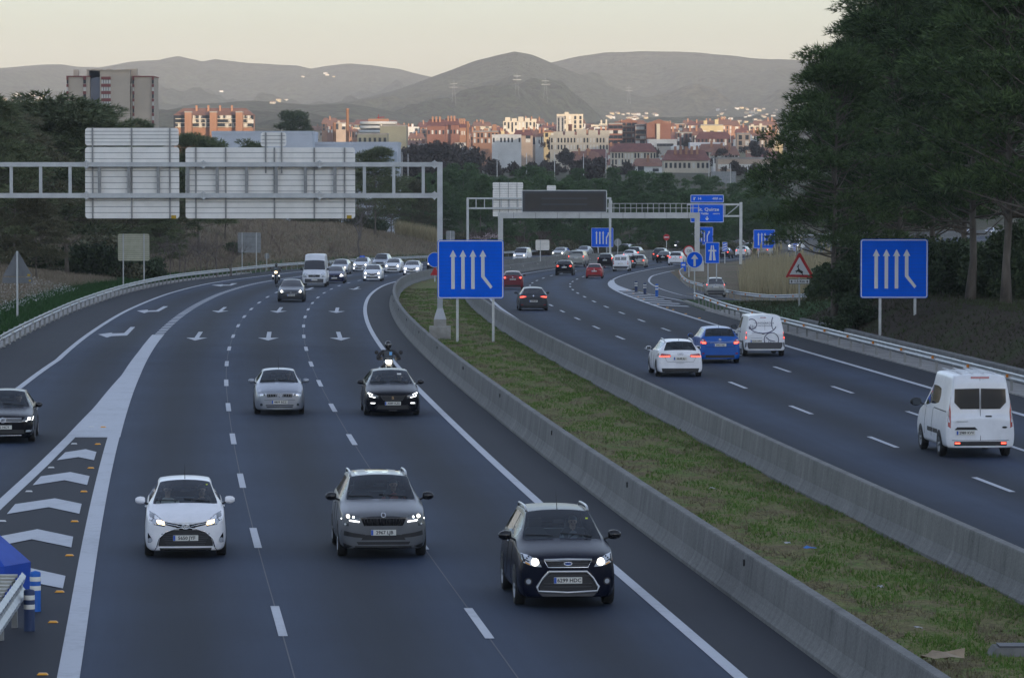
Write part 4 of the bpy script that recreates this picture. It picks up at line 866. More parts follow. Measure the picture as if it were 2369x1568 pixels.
c.seams([.9, -.2], .5, 1.3); c.patch('sliding_rail', [(-2.2, 1.3), (-.3, 1.32), (-.3, 1.29), (-2.2, 1.27)], M_GREYPL, 'left', .004)
pos, rz = put(1765, 823, BERL, False)
c = Car('van', 'small white panel van with dark ring graphics and PONTE-AROSA lettering', 'van', BERL, pos, rz, W_WHITE, 2)
c.patch('tail_light', [(.84, 1.14), (.89, 1.13), (.905, .76), (.80, .755), (.80, 1.0)], M_RED, 'rear', .008, True); c.disc('lamp', .855, 1.05, .04, M_REDLIT, 'rear', .014, True, 8); c.disc('lamp', .855, .83, .045, M_REDLIT, 'rear', .014, True, 8); c.disc('lamp_lens', .855, .95, .04, M_LENS, 'rear', .014, True, 8)
c.patch('bumper', [(-.86, .62), (.86, .62), (.88, .34), (-.88, .34)], M_GREYPL, 'rear', .02); c.bar('door_seam', [(0, .64), (0, 1.2), (0, 1.74)], .006, M_GREYPL, 'rear', .002)
M_GRAPH = mat('violet_grey_graphic', (.045, .04, .10), .5); M_GLET = mat('grey_lettering', (.16, .17, .22), .6)
def arc(c, y, z, r, a0, a1, w, m, ry=None, n=22):
    for k in range(n):
        t0, t1 = a0 + (a1-a0)*k/n, a0 + (a1-a0)*(k+1)/n
        yield [(y + (r+s_)*math.cos(t), z + ((ry or r)+s_)*math.sin(t)) for t, s_ in ((t0, -w), (t1, -w), (t1, w), (t0, w))]
def graphic(c, y, z, r, a0, a1, w, m, ry=None, n=22):
    bm = bmesh.new()
    for pl in arc(c, y, z, r, a0, a1, w, m, ry, n):
        bm.faces.new([bm.verts.new(c.hit('rear', a, b)[0] + Vector((-.012, 0, 0))) for a, b in pl])
    bmesh.ops.remove_doubles(bm, verts=bm.verts, dist=.002); me = bpy.data.meshes.new('graphic'); bm.to_mesh(me); bm.free(); me.materials.append(m); link(bpy.data.objects.new('graphic', me), c.root)
graphic(c, -.28, .74, .32, 0, 2*PI, .017, M_GRAPH, .31); graphic(c, .10, 1.38, .60, PI*1.06, PI*1.96, .02, M_GRAPH, .36); graphic(c, .58, 1.42, .22, PI*.3, PI*1.7, .018, M_GRAPH)
graphic(c, -.42, 1.45, .12, -PI*.4, PI*.35, .018, M_GRAPH, .3)
for k in range(5): c.bar('pillar_graphic', [(-.16 - .07*k, .56), (-.16 - .07*k, .70 - .02*k)], .011, M_GRAPH, 'rear', .012)
c.bar('deck_graphic', [(-.05, .84), (-.2, .72), (-.45, .66)], .016, M_GRAPH, 'rear', .012)
for k in range(4): c.bar('pillar_graphic', [(.62 - .07*k, 1.24), (.62 - .07*k, 1.40 - .02*k)], .012, M_GLET, 'rear', .012)
def letters(c, txt, size, y, z, m, sx=1.0):
    p = c.hit('rear', y, z)[0]; inst('lettering', text_mesh(txt, size, m, .001), c.root, p + Vector((-.014, 0, 0)), (PI/2, 0, -PI/2), (sx, 1, 1))
letters(c, 'PONTE-AROSA', .12, .02, 1.46, M_GLET, 1.05); letters(c, 'CONSTRUCCIONES', .065, .02, 1.35, M_GLET, 1.25); letters(c, '934 292 220', .07, .36, 1.04, mat('pale_lettering', (.38, .39, .43), .6), 1.2); letters(c, 'www.ponte-arosa.com', .05, .38, .82, M_GLET, 1.1)
c.plate('0236 HFH', .68, 'rear', .38); c.mirrors(M_BLK, 1.22, 1.2); c.rect('handle', .02, .14, .98, 1.01, M_BLK, 'rear', .014); c.rect('third_brake_light', -.06, .2, 1.69, 1.72, M_RED, 'rear', .012, sub=1); c.seams([.7, -.15], .45, 1.2)
c.rect('side_moulding', -1.5, -.3, .58, .66, M_GREYPL, 'left', .01); c.rect('side_lettering', -.5, .5, 1.0, 1.04, M_GRAPH, 'left', .008)
pos, rz = put(1661, 839, AURIS, False)
c = Car('car', 'royal blue hatchback with lit brake lights, plate 3465 HJC', 'car', AURIS, pos, rz, W_BLUE, 3)
c.patch('tail_light', [(.78, 1.06), (.85, 1.0), (.86, .84), (.56, .82), (.55, .90), (.66, 1.02)], M_RED, 'rear', .008, True); c.patch('lit_lamp', [(.80, .93), (.82, .85), (.60, .83), (.60, .90)], M_REDLIT, 'rear', .014, True); c.patch('lamp_lens', [(.74, 1.02), (.82, 1.0), (.82, .95), (.66, .97)], M_LENS, 'rear', .014, True, sub=1)
c.bar('chrome_strip', [(-.44, .885), (0, .89), (.44, .885)], .013, M_CHROME, 'rear', .012); emblem_ring(c, 0, 1.0, .06, 'rear', .008, .045); emblem_ring(c, 0, 1.005, .024, 'rear', .007, .036); c.plate('3465 HJC', .78, 'rear')
c.patch('bumper_strip', [(-.60, .36), (.60, .36), (.62, .24), (-.62, .24)], M_BLK, 'rear', .01); c.rect('reflector', .66, .76, .40, .45, M_RED, 'rear', .012, True, sub=0); c.mirrors(W_BLUE); c.antenna(-1.55, .25, .12); c.seams([.5, -.4], .38, .95); c.handles([-.3, -1.15], .9)
c.bar('boot_seam', [(-.64, .80), (-.60, .70), (0, .685), (.60, .70), (.64, .80)], .006, M_DASH, 'rear', .002); c.bar('rear_wiper', [(0, 1.17), (-.22, 1.2), (-.36, 1.22)], .010, M_BLK, 'rear', .02)
pos, rz = put(1569, 870, A3, False)
c = Car('car', 'white hatchback with slim lit tail lights and four-ring badge, plate 4648 JLJ', 'car', A3, pos, rz, W_PEARL, 3)
c.patch('tail_light', [(.82, .93), (.86, .90), (.85, .79), (.62, .77), (.37, .80), (.40, .895)], M_RED, 'rear', .008, True); c.patch('lit_lamp', [(.82, .83), (.81, .80), (.62, .785), (.40, .81), (.42, .84), (.62, .82)], M_REDLIT, 'rear', .014, True)
c.patch('bumper_strip', [(-.74, .345), (.74, .345), (.70, .19), (-.70, .19)], M_BLK, 'rear', .01); c.plate('4648 JLJ', .725, 'rear')
for k in range(4): emblem_ring(c, -.075 + .05*k, .905, .033, 'rear', .006)
c.mirrors(W_PEARL); c.rails(M_SILV); c.antenna(-1.5, .08, .06); c.seams([.45, -.45], .35, .88); c.handles([-.35, -1.25], .82); c.bar('boot_seam', [(-.62, .80), (-.52, .60), (0, .585), (.52, .60), (.62, .80)], .006, M_GREYPL, 'rear', .002); c.bar('bumper_crease', [(-.80, .56), (0, .54), (.80, .56)], .006, M_GREYPL, 'rear', .001)
pos, rz = put(1233, 718, LEON, False)
c = Car('car', 'graphite grey hatchback just right of the big blue lane sign', 'car', LEON, pos, rz, W_DGREY, 2)
c.patch('tail_light', [(.83, .95), (.86, .90), (.84, .80), (.55, .83), (.40, .88), (.42, .92)], M_RED, 'rear', .008, True); c.patch('lit_lamp', [(.82, .88), (.83, .82), (.56, .84), (.44, .88), (.62, .90)], M_REDLIT, 'rear', .014, True)
c.plate('6444 JSP', .60, 'rear'); c.disc('badge', 0, .93, .05, M_CHROME, 'rear', .012, n=10); c.patch('bumper_strip', [(-.74, .33), (.74, .33), (.70, .17), (-.70, .17)], M_BLK, 'rear', .01); c.rect('reflector', .62, .78, .36, .40, M_RED, 'rear', .014, True, sub=0); c.mirrors(W_DGREY); c.seams([.5, -.4], .35, .9)
pos, rz = put(1655, 687, ZAFIRA, False)
c = Car('car', 'silver people carrier on the slip road beside the reeds', 'car', ZAFIRA, pos, rz, W_BEIGE, 2)
gen_rear(c, 1.0, True, True); c.patch('bumper_strip', [(-.80, .62), (.80, .62), (.80, .40), (-.80, .40)], M_GREYPL, 'rear', .012); c.mirrors(W_BEIGE); c.rails(M_BLK); c.seams([.5, -.4], .38, 1.0)
# ---- vehicles farther off: (kind, u, v, toward, paint, label, options)
def far(kind, q, u, v, tw, paint, label, d=2, mir=None, **k):
    pos, rz = put(u, v, q, tw); c = Car(kind, label, 'van' if kind == 'van' else 'car', q, pos, rz, paint, d)
    (gen_front if tw else gen_rear)(c, **k)
    if d >= 1: c.mirrors(mir or paint)
    return c
SMALL = V(HATCH, 'small', L=3.75, W=1.65, H=1.5, tt=3.62, trr=3.2, C=2.9, wb=2.4)
c = far('car', V(PASSAT, 'passat6', W=1.82), 674, 698, True, W_DGREY, 'dark grey saloon leading the oncoming traffic, chrome-framed grille and lit headlights', chrome=True, txt='9382 FZG'); c.seams([.5, -.45], .35, .92)
c = far('van', SPRINTER, 728, 663, True, W_WHITE, 'tall white van with a badged black grille in the oncoming lanes', lit=False, grille=None, mir=M_BLK)
c.patch('grille', [(-.48, .98), (.48, .98), (.44, .80), (-.44, .80)], M_BLK, 'front', .01); emblem_ring(c, 0, .89, .10); c.bar('badge_star', [(0, .89), (0, .98)], .01, M_CHROME, off=.02); c.bar('badge_star', [(0, .89), (.08, .84)], .01, M_CHROME, off=.02); c.bar('badge_star', [(0, .89), (-.08, .84)], .01, M_CHROME, off=.02); c.patch('bumper', [(-.92, .66), (.92, .66), (.9, .34), (-.9, .34)], M_GREYPL, 'front', .012)
c.patch('headlight', [(.90, 1.08), (.92, .80), (.60, .76), (.62, .86), (.78, 1.02)], M_LENS, 'front', .014, True); c.seams([1.2, .6], .5, 1.3)
far('car', V(HATCH, 'megane', L=4.36, W=1.81, H=1.45), 774, 655, True, W_NAVY, 'dark blue hatchback half hidden behind the tall white van', lamp='dark', led=True, grille='smile')
far('car', ESTATE, 786, 635, True, W_SILV, 'silver car behind the dark blue hatchback', grille='bar')
c = far('car', V(HATCH, 'i20', L=4.03, W=1.73, H=1.48), 835, 628, True, W_WHITE, 'white hatchback with a blue learner plate on its roof', fog='lit', lamp='dark', grille='smile')
MB().box((0, 0, 1.56), (.06, .5, .16)).box((0, 0, 1.47), (.05, .7, .04)).build('roof_sign', mat('learner_blue', (.02, .12, .6), .5), c.root); inst('roof_letter', text_mesh('L', .15, mat('letter_white', (.8, .8, .8), .6)), c.root, (.034, 0, 1.565), (PI/2, 0, PI/2))
far('car', V(HATCH, 'clio4', L=4.06, W=1.73, H=1.45), 862, 650, True, W_WHITE, 'white hatchback with bright headlights, foremost of the white cars on the bend', grille='smile', fog='lit')
far('car', V(ESTATE, 'mpv', H=1.63), 880, 621, True, W_SILV, 'grey silver people carrier at the back of the group on the bend', grille='bar', lit=False)
far('car', V(HATCH, 'rio', L=4.05), 909, 631, True, W_WHITE, 'white hatchback between the people carrier and the concrete barrier', grille='bar')
far('car', V(HATCH, 'clio4', L=4.06, W=1.73, H=1.45), 953, 637, True, W_WHITE, 'white hatchback nearest the concrete barrier with lit low lamps', grille='smile', fog='lit', led=True)
far('car', HATCH, 1006, 625, True, W_BLACK, 'dark car mostly hidden behind the big blue lane sign', grille='bar')
far('van', V(BERLW, 'kangoo', H=1.80), 1204, 606, True, W_WHITE, 'small white van with lit headlights above the barrier, right of the blue sign', grille='bar')
far('car', V(SUV, 'x1', H=1.58), 1293, 600, True, W_BEIGE, 'pale silver car with bright headlights beyond the barrier', grille='bar', fog='lit')
far('car', V(PASSAT, 'sedan2'), 1346, 594, True, W_SILV, 'light blue-grey saloon behind the pale silver car', lit=False)
far('car', HATCH, 1442, 588, True, W_WHITE, 'white oncoming car above the barrier under the small lane sign', grille='bar')
far('van', SPRINTER, 1607, 576, True, W_WHITE, 'white van half hidden by the right leg of the message board gantry', grille='bar', mir=M_BLK, d=1)
far('car', HATCH, 1704, 577, True, W_MAROON, 'dark maroon oncoming car with lit headlights beyond the reeds', grille='bar')
far('van', V(BERLW, 'kangoo', H=1.80), 1838, 582, True, W_WHITE, 'white van beyond the reed tops left of the tree trunk', d=1)
far('car', HATCH, 2230, 545, True, W_SILV, 'pale car with lit headlights seen between the pine trunks, left one', d=1); far('car', HATCH, 2288, 545, True, W_SILV, 'pale car with lit headlights seen between the pine trunks, right one', d=1)
c = far('car', V(AURIS, 'auris2', W=1.76, H=1.46), 1186, 669, False, W_DRED, 'dark red hatchback partly behind the right edge of the blue lane sign', zt=.95, txt='6027 HDV')
far('car', V(SUV, 'cuv', H=1.55), 1306, 637, False, W_BLK2, 'black crossover with lit tail lights in the second outbound lane', zt=.98)
far('car', V(HATCH, 'ibiza', W=1.69, H=1.44), 1375, 644, False, W_RED, 'bright red hatchback alone in the third outbound lane', zt=.86, lit=False)
far('van', VITO, 1335, 617, False, W_BEIGE, 'silver passenger van with lit tall tail lights by the barrier', zt=1.15, tall=True)
far('car', V(SUV, 'duster', H=1.68), 1401, 620, False, W_BLK2, 'dark off-road car with a silver bumper beside the white van', zt=1.05, tall=True)
c = far('van', BERL, 1437, 628, False, W_WHITE, 'white van with twin rear windows behind the bright red hatchback', zt=1.0, tall=True, lit=False); c.rect('rear_window', -.62, -.04, 1.25, 1.6, M_GLASS_D, 'rear', .01); c.rect('rear_window', .04, .62, 1.25, 1.6, M_GLASS_D, 'rear', .01); c.patch('bumper', [(-.86, .60), (.86, .60), (.88, .34), (-.88, .34)], M_GREYPL, 'rear', .02)
far('car', SMALL, 1478, 619, False, W_BEIGE, 'small pale silver car right of the motorcyclist with the white helmet', zt=.85)
far('car', HATCH, 1456, 605, False, W_WHITE, 'white car ahead of the white van with twin rear windows', d=1); far('car', SUV, 1468, 599, False, W_DGREY, 'dark grey SUV at the head of the cluster by the white van', d=1)
far('car', SUV, 1526, 603, False, W_DGREY, 'dark grey SUV in front of the black saloon below the no-entry sign'); far('car', V(PASSAT, 'sedan3'), 1536, 608, False, W_BLK2, 'black saloon with three lit brake lights below the no-entry sign', zt=.88)
far('car', SUV, 1564, 614, False, W_WHITE, 'white SUV in the outermost lane left of the speed limit sign', zt=1.0); far('car', HATCH, 1590, 601, False, W_DGREY, 'dark green-grey car hidden behind the white SUV and the speed limit sign', d=1)
far('car', HATCH, 1675, 598, False, W_BLACK, 'dark car behind the motorway sign above the reeds', d=1); far('car', HATCH, 1716, 594, False, W_WHITE, 'white hatchback with red tail lights beyond the reeds'); far('car', SUV, 1733, 588, False, W_WHITE, 'white SUV ahead of the white hatchback beyond the reeds', d=1); far('car', V(BERLW, 'kangoo2', H=1.7), 1767, 592, False, W_SILV, 'silver car under the rightmost small lane sign beyond the reeds', d=1)

# ---------------------------------------------------------------- motorcycles
def moto_rider(grip=(.52, .36, .62)):
    gx_, gy, gz_ = grip
    p = {'pelvis': (-.12, 0, .86, (.16, .14)), 'spine': (-.10, 0, 1.06, (.17, .13)), 'chest': (-.04, 0, 1.27, (.20, .14)), 'neckb': (-.01, 0, 1.40, .07), 'neck': (0, 0, 1.45, .06), 'head': (.02, 0, 1.57, (.09, .105)), 'crown': (.01, 0, 1.66, .07)}
    e = [('pelvis', 'spine'), ('spine', 'chest'), ('chest', 'neckb'), ('neckb', 'neck'), ('neck', 'head'), ('head', 'crown')]
    for sd, sg in (('l', 1), ('r', -1)):
        p['sh'+sd] = (-.02, sg*.22, 1.33, .085); p['el'+sd] = (.20, sg*.42, 1.14, .06); p['wr'+sd] = (gx_-.06, sg*gy, gz_+.44, .04)
        p['hip'+sd] = (-.06, sg*.12, .84, .11); p['kn'+sd] = (.30, sg*.26, .70, .08); p['an'+sd] = (.02, sg*.26, .36, .055); p['toe'+sd] = (.20, sg*.27, .30, .05)
        e += [('chest', 'sh'+sd), ('sh'+sd, 'el'+sd), ('el'+sd, 'wr'+sd), ('pelvis', 'hip'+sd), ('hip'+sd, 'kn'+sd), ('kn'+sd, 'an'+sd), ('an'+sd, 'toe'+sd)]
        hand(p, e, sd, 'wr'+sd, gx_-.02, sg*gy, gz_+.45, 1, 0)
    return skinned(p, e, 'pelvis')
_RID = None
def helmet(o, m, visor):
    hb = MB(); n = 14; rows = []
    for k in range(9):
        a = PI*.86*k/8; rows.append([(.015 + .155*math.sin(a)*math.cos(2*PI*i/n), .128*math.sin(a)*math.sin(2*PI*i/n), 1.585 + .15*math.cos(a)) for i in range(n)])
    hb.add([v for r in rows for v in r], [(j*n+i, j*n+(i+1) % n, (j+1)*n+(i+1) % n, (j+1)*n+i) for j in range(8) for i in range(n)], 0, True); h = hb.build('helmet', m, o)
    vb = MB(); rows = []
    for k in range(4):
        z = 1.545 + .035*k; r = math.sqrt(max(.01, 1 - ((z-1.585)/.15)**2)); rows.append([(.015 + .160*r*math.cos(a), .132*r*math.sin(a), z) for a in [(-1.15 + 2.3*i/10) for i in range(11)]])
    vb.add([v for r in rows for v in r], [(j*11+i, j*11+i+1, (j+1)*11+i+1, (j+1)*11+i) for j in range(3) for i in range(10)], 0, True); vb.build('visor', visor, h)
def motorcycle(u, v, toward, label, rlabel, body, jacket, helm, lit=M_LAMP, big=True):
    global _RID
    g = gp(u, v); h = heading(g.y); f = Vector((math.sin(h), math.cos(h), 0)) * (-1 if toward else 1); rz = math.atan2(f.y, f.x); pos = g - f*.75 if toward else g + f*.75; pos.z = zs(pos.x - xb(pos.y), pos.y) + .005
    t = thing('motorcycle', label, 'motorcycle', pos, rz); P_ = lambda nm, mb, m, par=None: mb.build(nm, m, par or t)
    for x, r in ((.76, .33), (-.76, .32)):
        w = P_('wheel', MB().lathe([(r*.80, -.05), (r*.93, -.07), (r, -.03), (r, .03), (r*.93, .07), (r*.80, .05), (r*.80, -.05)], 24, 'y', (x, 0, r)), M_RUBBER)
        rb = MB().lathe([(.04, -.05), (.04, .05)], 10, 'y', (x, 0, r))
        for k in range(8): a = 2*PI*k/8; rb.tube([(x, 0, r), (x + r*.8*math.cos(a), 0, r + r*.8*math.sin(a))], .010, 4)
        rb.build('rim', M_ALLOY, w); P_('brake_disc', MB().lathe([(.06, .085), (.14, .085), (.14, .09), (.06, .09)], 16, 'y', (x, 0, r)), M_SILV)
    fk = MB()
    for y in (-.10, .10): fk.tube([(.76, y, .33), (.52, y, .98)], [.028, .024], 8)
    P_('fork', fk, M_SILV); P_('front_fender', MB().add([(.76 + .36*math.cos(a), y, .33 + .36*math.sin(a)) for a in (.5, 1.0, 1.6, 2.1) for y in (-.07, .07)], [(2*i, 2*i+1, 2*i+3, 2*i+2) for i in range(3)], 0, True), M_BLK)
    P_('beak', MB().add([(.62, -.12, .93), (.62, .12, .93), (.98, .05, .84), (.98, -.05, .84), (.60, -.10, .84), (.60, .10, .84)], [(0, 1, 2, 3), (4, 5, 2, 3), (0, 4, 3), (1, 5, 2)], 0), body)
    tk = MB(); n = 12; rows = []
    for x, w, z0, z1 in ((.58, .10, .72, .98), (.45, .20, .62, 1.06), (.20, .21, .60, 1.07), (0, .14, .62, .92), (-.12, .12, .64, .86)):
        rows.append([(x, w*math.cos(2*PI*i/n), (z0+z1)/2 + (z1-z0)/2*math.sin(2*PI*i/n)) for i in range(n)])
    tk.add([v_ for r in rows for v_ in r], [(j*n+i, j*n+(i+1) % n, (j+1)*n+(i+1) % n, (j+1)*n+i) for j in range(4) for i in range(n)] + [list(range(n)), [4*n+i for i in range(n)]], 0, True); P_('tank', tk, body)
    P_('seat', MB().prism([(.02, .86), (.0, .78), (-.8, .84), (-.82, .92), (-.4, .90), (-.2, .84)], -.14, .14, 'xz'), M_RUBBER); P_('tail', MB().prism([(-.75, .86), (-.98, .90), (-1.02, .82), (-.7, .74)], -.10, .10, 'xz'), body)
    P_('tail_light', MB().box((-1.01, 0, .85), (.03, .16, .06)), M_REDLIT); P_('number_plate', MB().box((-1.0, 0, .66), (.012, .22, .16)), M_PLATE)
    P_('engine', MB().box((.10, 0, .45), (.46, .34, .34)).tube([(.10, -.36, .48), (.10, .36, .48)], .11, 12), M_GREYPL); P_('frame', MB().tube([(.50, 0, .92), (.35, 0, .55), (-.1, 0, .4), (-.45, 0, .55), (-.76, 0, .32)], .04, 8), M_BLK)
    P_('exhaust', MB().tube([(.3, -.18, .35), (-.3, -.2, .38), (-.55, -.24, .5), (-.98, -.26, .66)], [.03, .03, .055, .06], 10), M_CHROME)
    hb = P_('handlebar', MB().tube([(.50, -.42, 1.10), (.52, -.16, 1.12), (.52, .16, 1.12), (.50, .42, 1.10)], .016, 6), M_BLK)
    for sg in (1, -1):
        P_('hand_guard', MB().add([(.56, sg*.24, 1.17), (.62, sg*.32, 1.18), (.56, sg*.45, 1.14), (.56, sg*.24, 1.05), (.61, sg*.32, 1.04), (.56, sg*.45, 1.06)], [(0, 1, 4, 3), (1, 2, 5, 4)], 0, True), M_BLK)
        m_ = P_('mirror', MB().tube([(.46, sg*.24, 1.12), (.44, sg*.40, 1.30)], .009, 5).lathe([(.001, -.02), (.06, -.015), (.075, 0), (.06, .015), (.001, .018)], 12, 'x', (.44, sg*.45, 1.33)), M_BLK)
        if big: P_('crash_bar', MB().tube([(.42, sg*.16, .72), (.36, sg*.34, .62), (.28, sg*.36, .42), (.2, sg*.16, .30)], .014, 6), M_SILV)
        if big: P_('fog_lamp', MB().lathe([(.001, .0), (.035, .0), (.04, -.03), (.001, -.05)], 10, 'x', (.42, sg*.26, .68)), M_LED)
    P_('headlight', MB().add([(.70, -.09, .93), (.70, .09, .93), (.68, .10, 1.04), (.68, -.10, 1.04), (.60, -.10, .92), (.60, .10, .92), (.58, .11, 1.05), (.58, -.11, 1.05)], [(0, 1, 2, 3), (4, 7, 6, 5), (0, 4, 5, 1), (1, 5, 6, 2), (2, 6, 7, 3), (3, 7, 4, 0)]), lit if toward else M_LENS)
    P_('headlight_pod', MB().lathe([(.001, .70), (.045, .70), (.05, .66), (.001, .6)], 12, 'x', (0, -.15, .98)), M_LENS)
    ws = MB(); ws.add([(.66 - .03*k*1.6 + .015*abs(i-3), (i-3)*(.075 - .006*k), 1.05 + .085*k - .01*abs(i-3)) for k in range(5) for i in range(7)], [(k*7+i, k*7+i+1, (k+1)*7+i+1, (k+1)*7+i) for k in range(4) for i in range(6)], 0, True); P_('windscreen', ws, M_GLASS)
    if _RID is None: _RID = moto_rider()
    me = _RID.copy(); me.name = 'person'; me.materials.clear(); me.materials.append(jacket); me.materials.append(M_SKIN); me.materials.append(M_BLK)
    me.polygons.foreach_set('material_index', [1 if p.center.z > 1.47 else (2 if p.center.x > .42 or p.center.z < .45 else 0) for p in me.polygons])
    o = bpy.data.objects.new('person', me); COL.objects.link(o); tag(o, rlabel, 'person'); o.matrix_world = t.matrix_basis.copy(); helmet(o, helm, M_GLASS_D)
    return t, o
M_LEATHER = mat('black_riding_jacket', (.014, .014, .017), .7); M_GJ = mat('grey_riding_jacket', (.09, .1, .11), .8)
t, o = motorcycle(900, 899, True, 'black adventure motorcycle with hand guards right behind the black sporty hatchback', 'motorcyclist in black jacket and black helmet behind the black sporty hatchback', M_BLK, M_LEATHER, M_GLOSSBLK)
MB().box((.13, .09, 1.27), (.01, .10, .12)).build('badge_patch', mat('blue_patch', (.1, .3, .6), .6), o)
motorcycle(638, 657, True, 'motorcycle with a glaring headlight near the left guard rail', 'motorcyclist in a grey jacket and dark helmet near the left guard rail', M_BLK, M_GJ, M_GLOSSBLK, M_WARM)
motorcycle(1464, 621, False, 'motorcycle with a lit tail light beside the white van', 'motorcyclist with a white helmet beside the white van', M_BLK, M_LEATHER, mat('white_helmet', (.6, .6, .62), .25, coat=.5), big=False)
motorcycle(1562, 583, True, 'dark oncoming motorcycle above the barrier right of the no-entry sign', 'motorcyclist in dark clothes above the barrier right of the no-entry sign', W_NAVY, M_LEATHER, M_GLOSSBLK, M_LED, big=False)
# ================================================================ gantries and signs
M_SGALV = galv('gantry_steel', (.42, .43, .43), (.55, .56, .55), .35, .5); M_BACK = noisy('sign_back_panel', (.78, .75, .69), (.86, .83, .77), 1.5, .6, .0); M_JOINT = mat('panel_joint', (.10, .10, .10), .7, .2)
M_BACKY = noisy('yellowed_sign_back', (.40, .40, .28), (.5, .49, .36), 2, .6); M_BACKG = noisy('grey_sign_back', (.2, .21, .21), (.28, .29, .29), 2, .6); M_WSTEEL = noisy('white_gantry_paint', (.42, .42, .40), (.52, .52, .5), .9, .5)
M_SBLUE = noisy('sign_blue', (.0, .105, .68), (.0, .12, .76), .8, .8); M_SBLUE.node_tree.nodes['Principled BSDF'].inputs['Specular IOR Level'].default_value = .08; M_SWHITE = mat('sign_white', (.62, .62, .62), .5); M_SRED = mat('sign_red', (.42, .01, .015), .5); M_SBLK = mat('sign_black', (.012, .012, .012), .6)
M_SCREEN = noisy('led_screen', (.012, .010, .009), (.022, .016, .012), 1.0, .4); M_TAG = mat('yellow_tag', (.45, .28, .01), .6)
M_WCONC = noisy('pale_footing_concrete', (.3, .29, .26), (.42, .4, .37), 2.5, .9)
def rr_ext(z, z0, z1, x0, x1, r):
    d = min(z - z0, z1 - z)
    if d >= r: return x0, x1
    k = r - math.sqrt(max(0, r*r - (r-d)**2)); return x0 + k, x1 - k
def slats(par, x0, x1, z0, z1, y, n, m, r=.12, th=.04, gap=.022, joint=None, name='slat'):
    h = (z1-z0)/n
    for k in range(n):
        a, b = z0 + k*h + gap/2, z0 + (k+1)*h - gap/2; zz = [a + (b-a)*i/5 for i in range(6)] if k in (0, n-1) or h < r*1.2 else [a, b]
        L = [rr_ext(z, z0, z1, x0, x1, r) for z in zz]; pl = [(l[0], z) for l, z in zip(L, zz)] + [(l[1], z) for l, z in list(zip(L, zz))[::-1]]
        MB().prism(pl, y - th/2, y + th/2, 'xz').build(name, m, par)
    MB().bbox(x0 + r*.5, x1 - r*.5, y - th*.2, y + th*.2, z0 + r*.5, z1 - r*.5).build('backing', joint or M_JOINT, par)
def rounded(x0, x1, z0, z1, r, n=6):
    o = []
    for cx, cz, a in ((x1-r, z1-r, 0), (x0+r, z1-r, PI/2), (x0+r, z0+r, PI), (x1-r, z0+r, 1.5*PI)): o += [(cx + r*math.cos(a + PI/2*k/n), cz + r*math.sin(a + PI/2*k/n)) for k in range(n+1)]
    return o
def frame_ring(par, x0, x1, z0, z1, y, w, m, r=.12, inset=.03, th=.01, name='border'):
    a = rounded(x0+inset, x1-inset, z0+inset, z1-inset, r); b = rounded(x0+inset+w, x1-inset-w, z0+inset+w, z1-inset-w, max(.02, r-w)); n = len(a); mb = MB()
    mb.add([(p[0], y, p[1]) for p in a] + [(p[0], y, p[1]) for p in b], [(i, (i+1) % n, (i+1) % n + n, i+n) for i in range(n)]); return mb.build(name, m, par)
def tr_at(u0, v0, u1, v1, y):
    a, b = at(u0, v1, y), at(u1, v0, y); return a.x, b.x, a.z, b.z
# ---- near gantry with the backs of two direction signs
GY = 206.0; gb = at(1018, 784, GY)
g1 = thing('sign_gantry', 'galvanised gantry spanning the oncoming lanes with two white sign backs', 'gantry', (gb.x, GY, 0)); X0 = gb.x
def G(u, v): p = at(u, v, GY); return p.x - X0, p.z
pw = .13; zt = G(0, 375)[1]
MB().bbox(-pw, pw, -pw, pw, .75, zt).build('post', M_SGALV, g1)
fp = MB(); fp.add([(-.30, -.3, .72), (.30, -.3, .72), (.30, .3, .72), (-.30, .3, .72), (-.14, -.14, 1.25), (.14, -.14, 1.25), (.14, .14, 1.25), (-.14, .14, 1.25)], [(0, 1, 5, 4), (1, 2, 6, 5), (2, 3, 7, 6), (3, 0, 4, 7)]); fp.build('base_gusset', M_SGALV, g1)
MB().bbox(-.3, .3, -.3, .3, .35, .72).build('pedestal', M_WCONC, g1); MB().bbox(-.52, .52, -.55, .55, -.5, .37).build('footing', M_WCONC, g1)
XL = G(-420, 400)[0]
for v0, v1 in ((375.5, 386), (447, 458)):
    z1, z0 = G(0, v0)[1], G(0, v1)[1]; MB().bbox(XL, -pw, -.11, .11, z0, z1).build('chord', M_SGALV, g1)
    for u in (199, 470, 739, 1005):
        x = G(u, 0)[0]; zc_ = (z0+z1)/2; fl = MB().prism([(-.16, -.21), (-.02, -.27), (.02, -.27), (.16, -.21), (.36, -.04), (.02, -.06), (.02, .06), (.02, .27), (-.02, .27), (-.16, .15)], -.01, .01, 'xz')
        fl = MB(); fl.box((0, 0, 0), (.035, .34, z1-z0+.20)); fl.add([(0, -.17, .10), (.30, -.12, .02), (0, -.17, .20), (-.30, -.12, .02), (0, -.17, -.20), (0, -.17, -.10)], [(0, 1, 2), (0, 2, 3), (5, 4, 1), (5, 3, 4)])
        o = fl.build('flange', M_SGALV, g1); o.location = (x, 0, zc_)
for k in range(-6, 15):
    u = 24 + 68.2*k; x = G(u, 0)[0]; 
    if x < -.2: MB().bbox(x-.075, x+.075, -.06, .06, G(0, 447)[1], G(0, 386)[1]).build('upright', M_GALV_D if 200 < u < 820 else M_SGALV, g1)
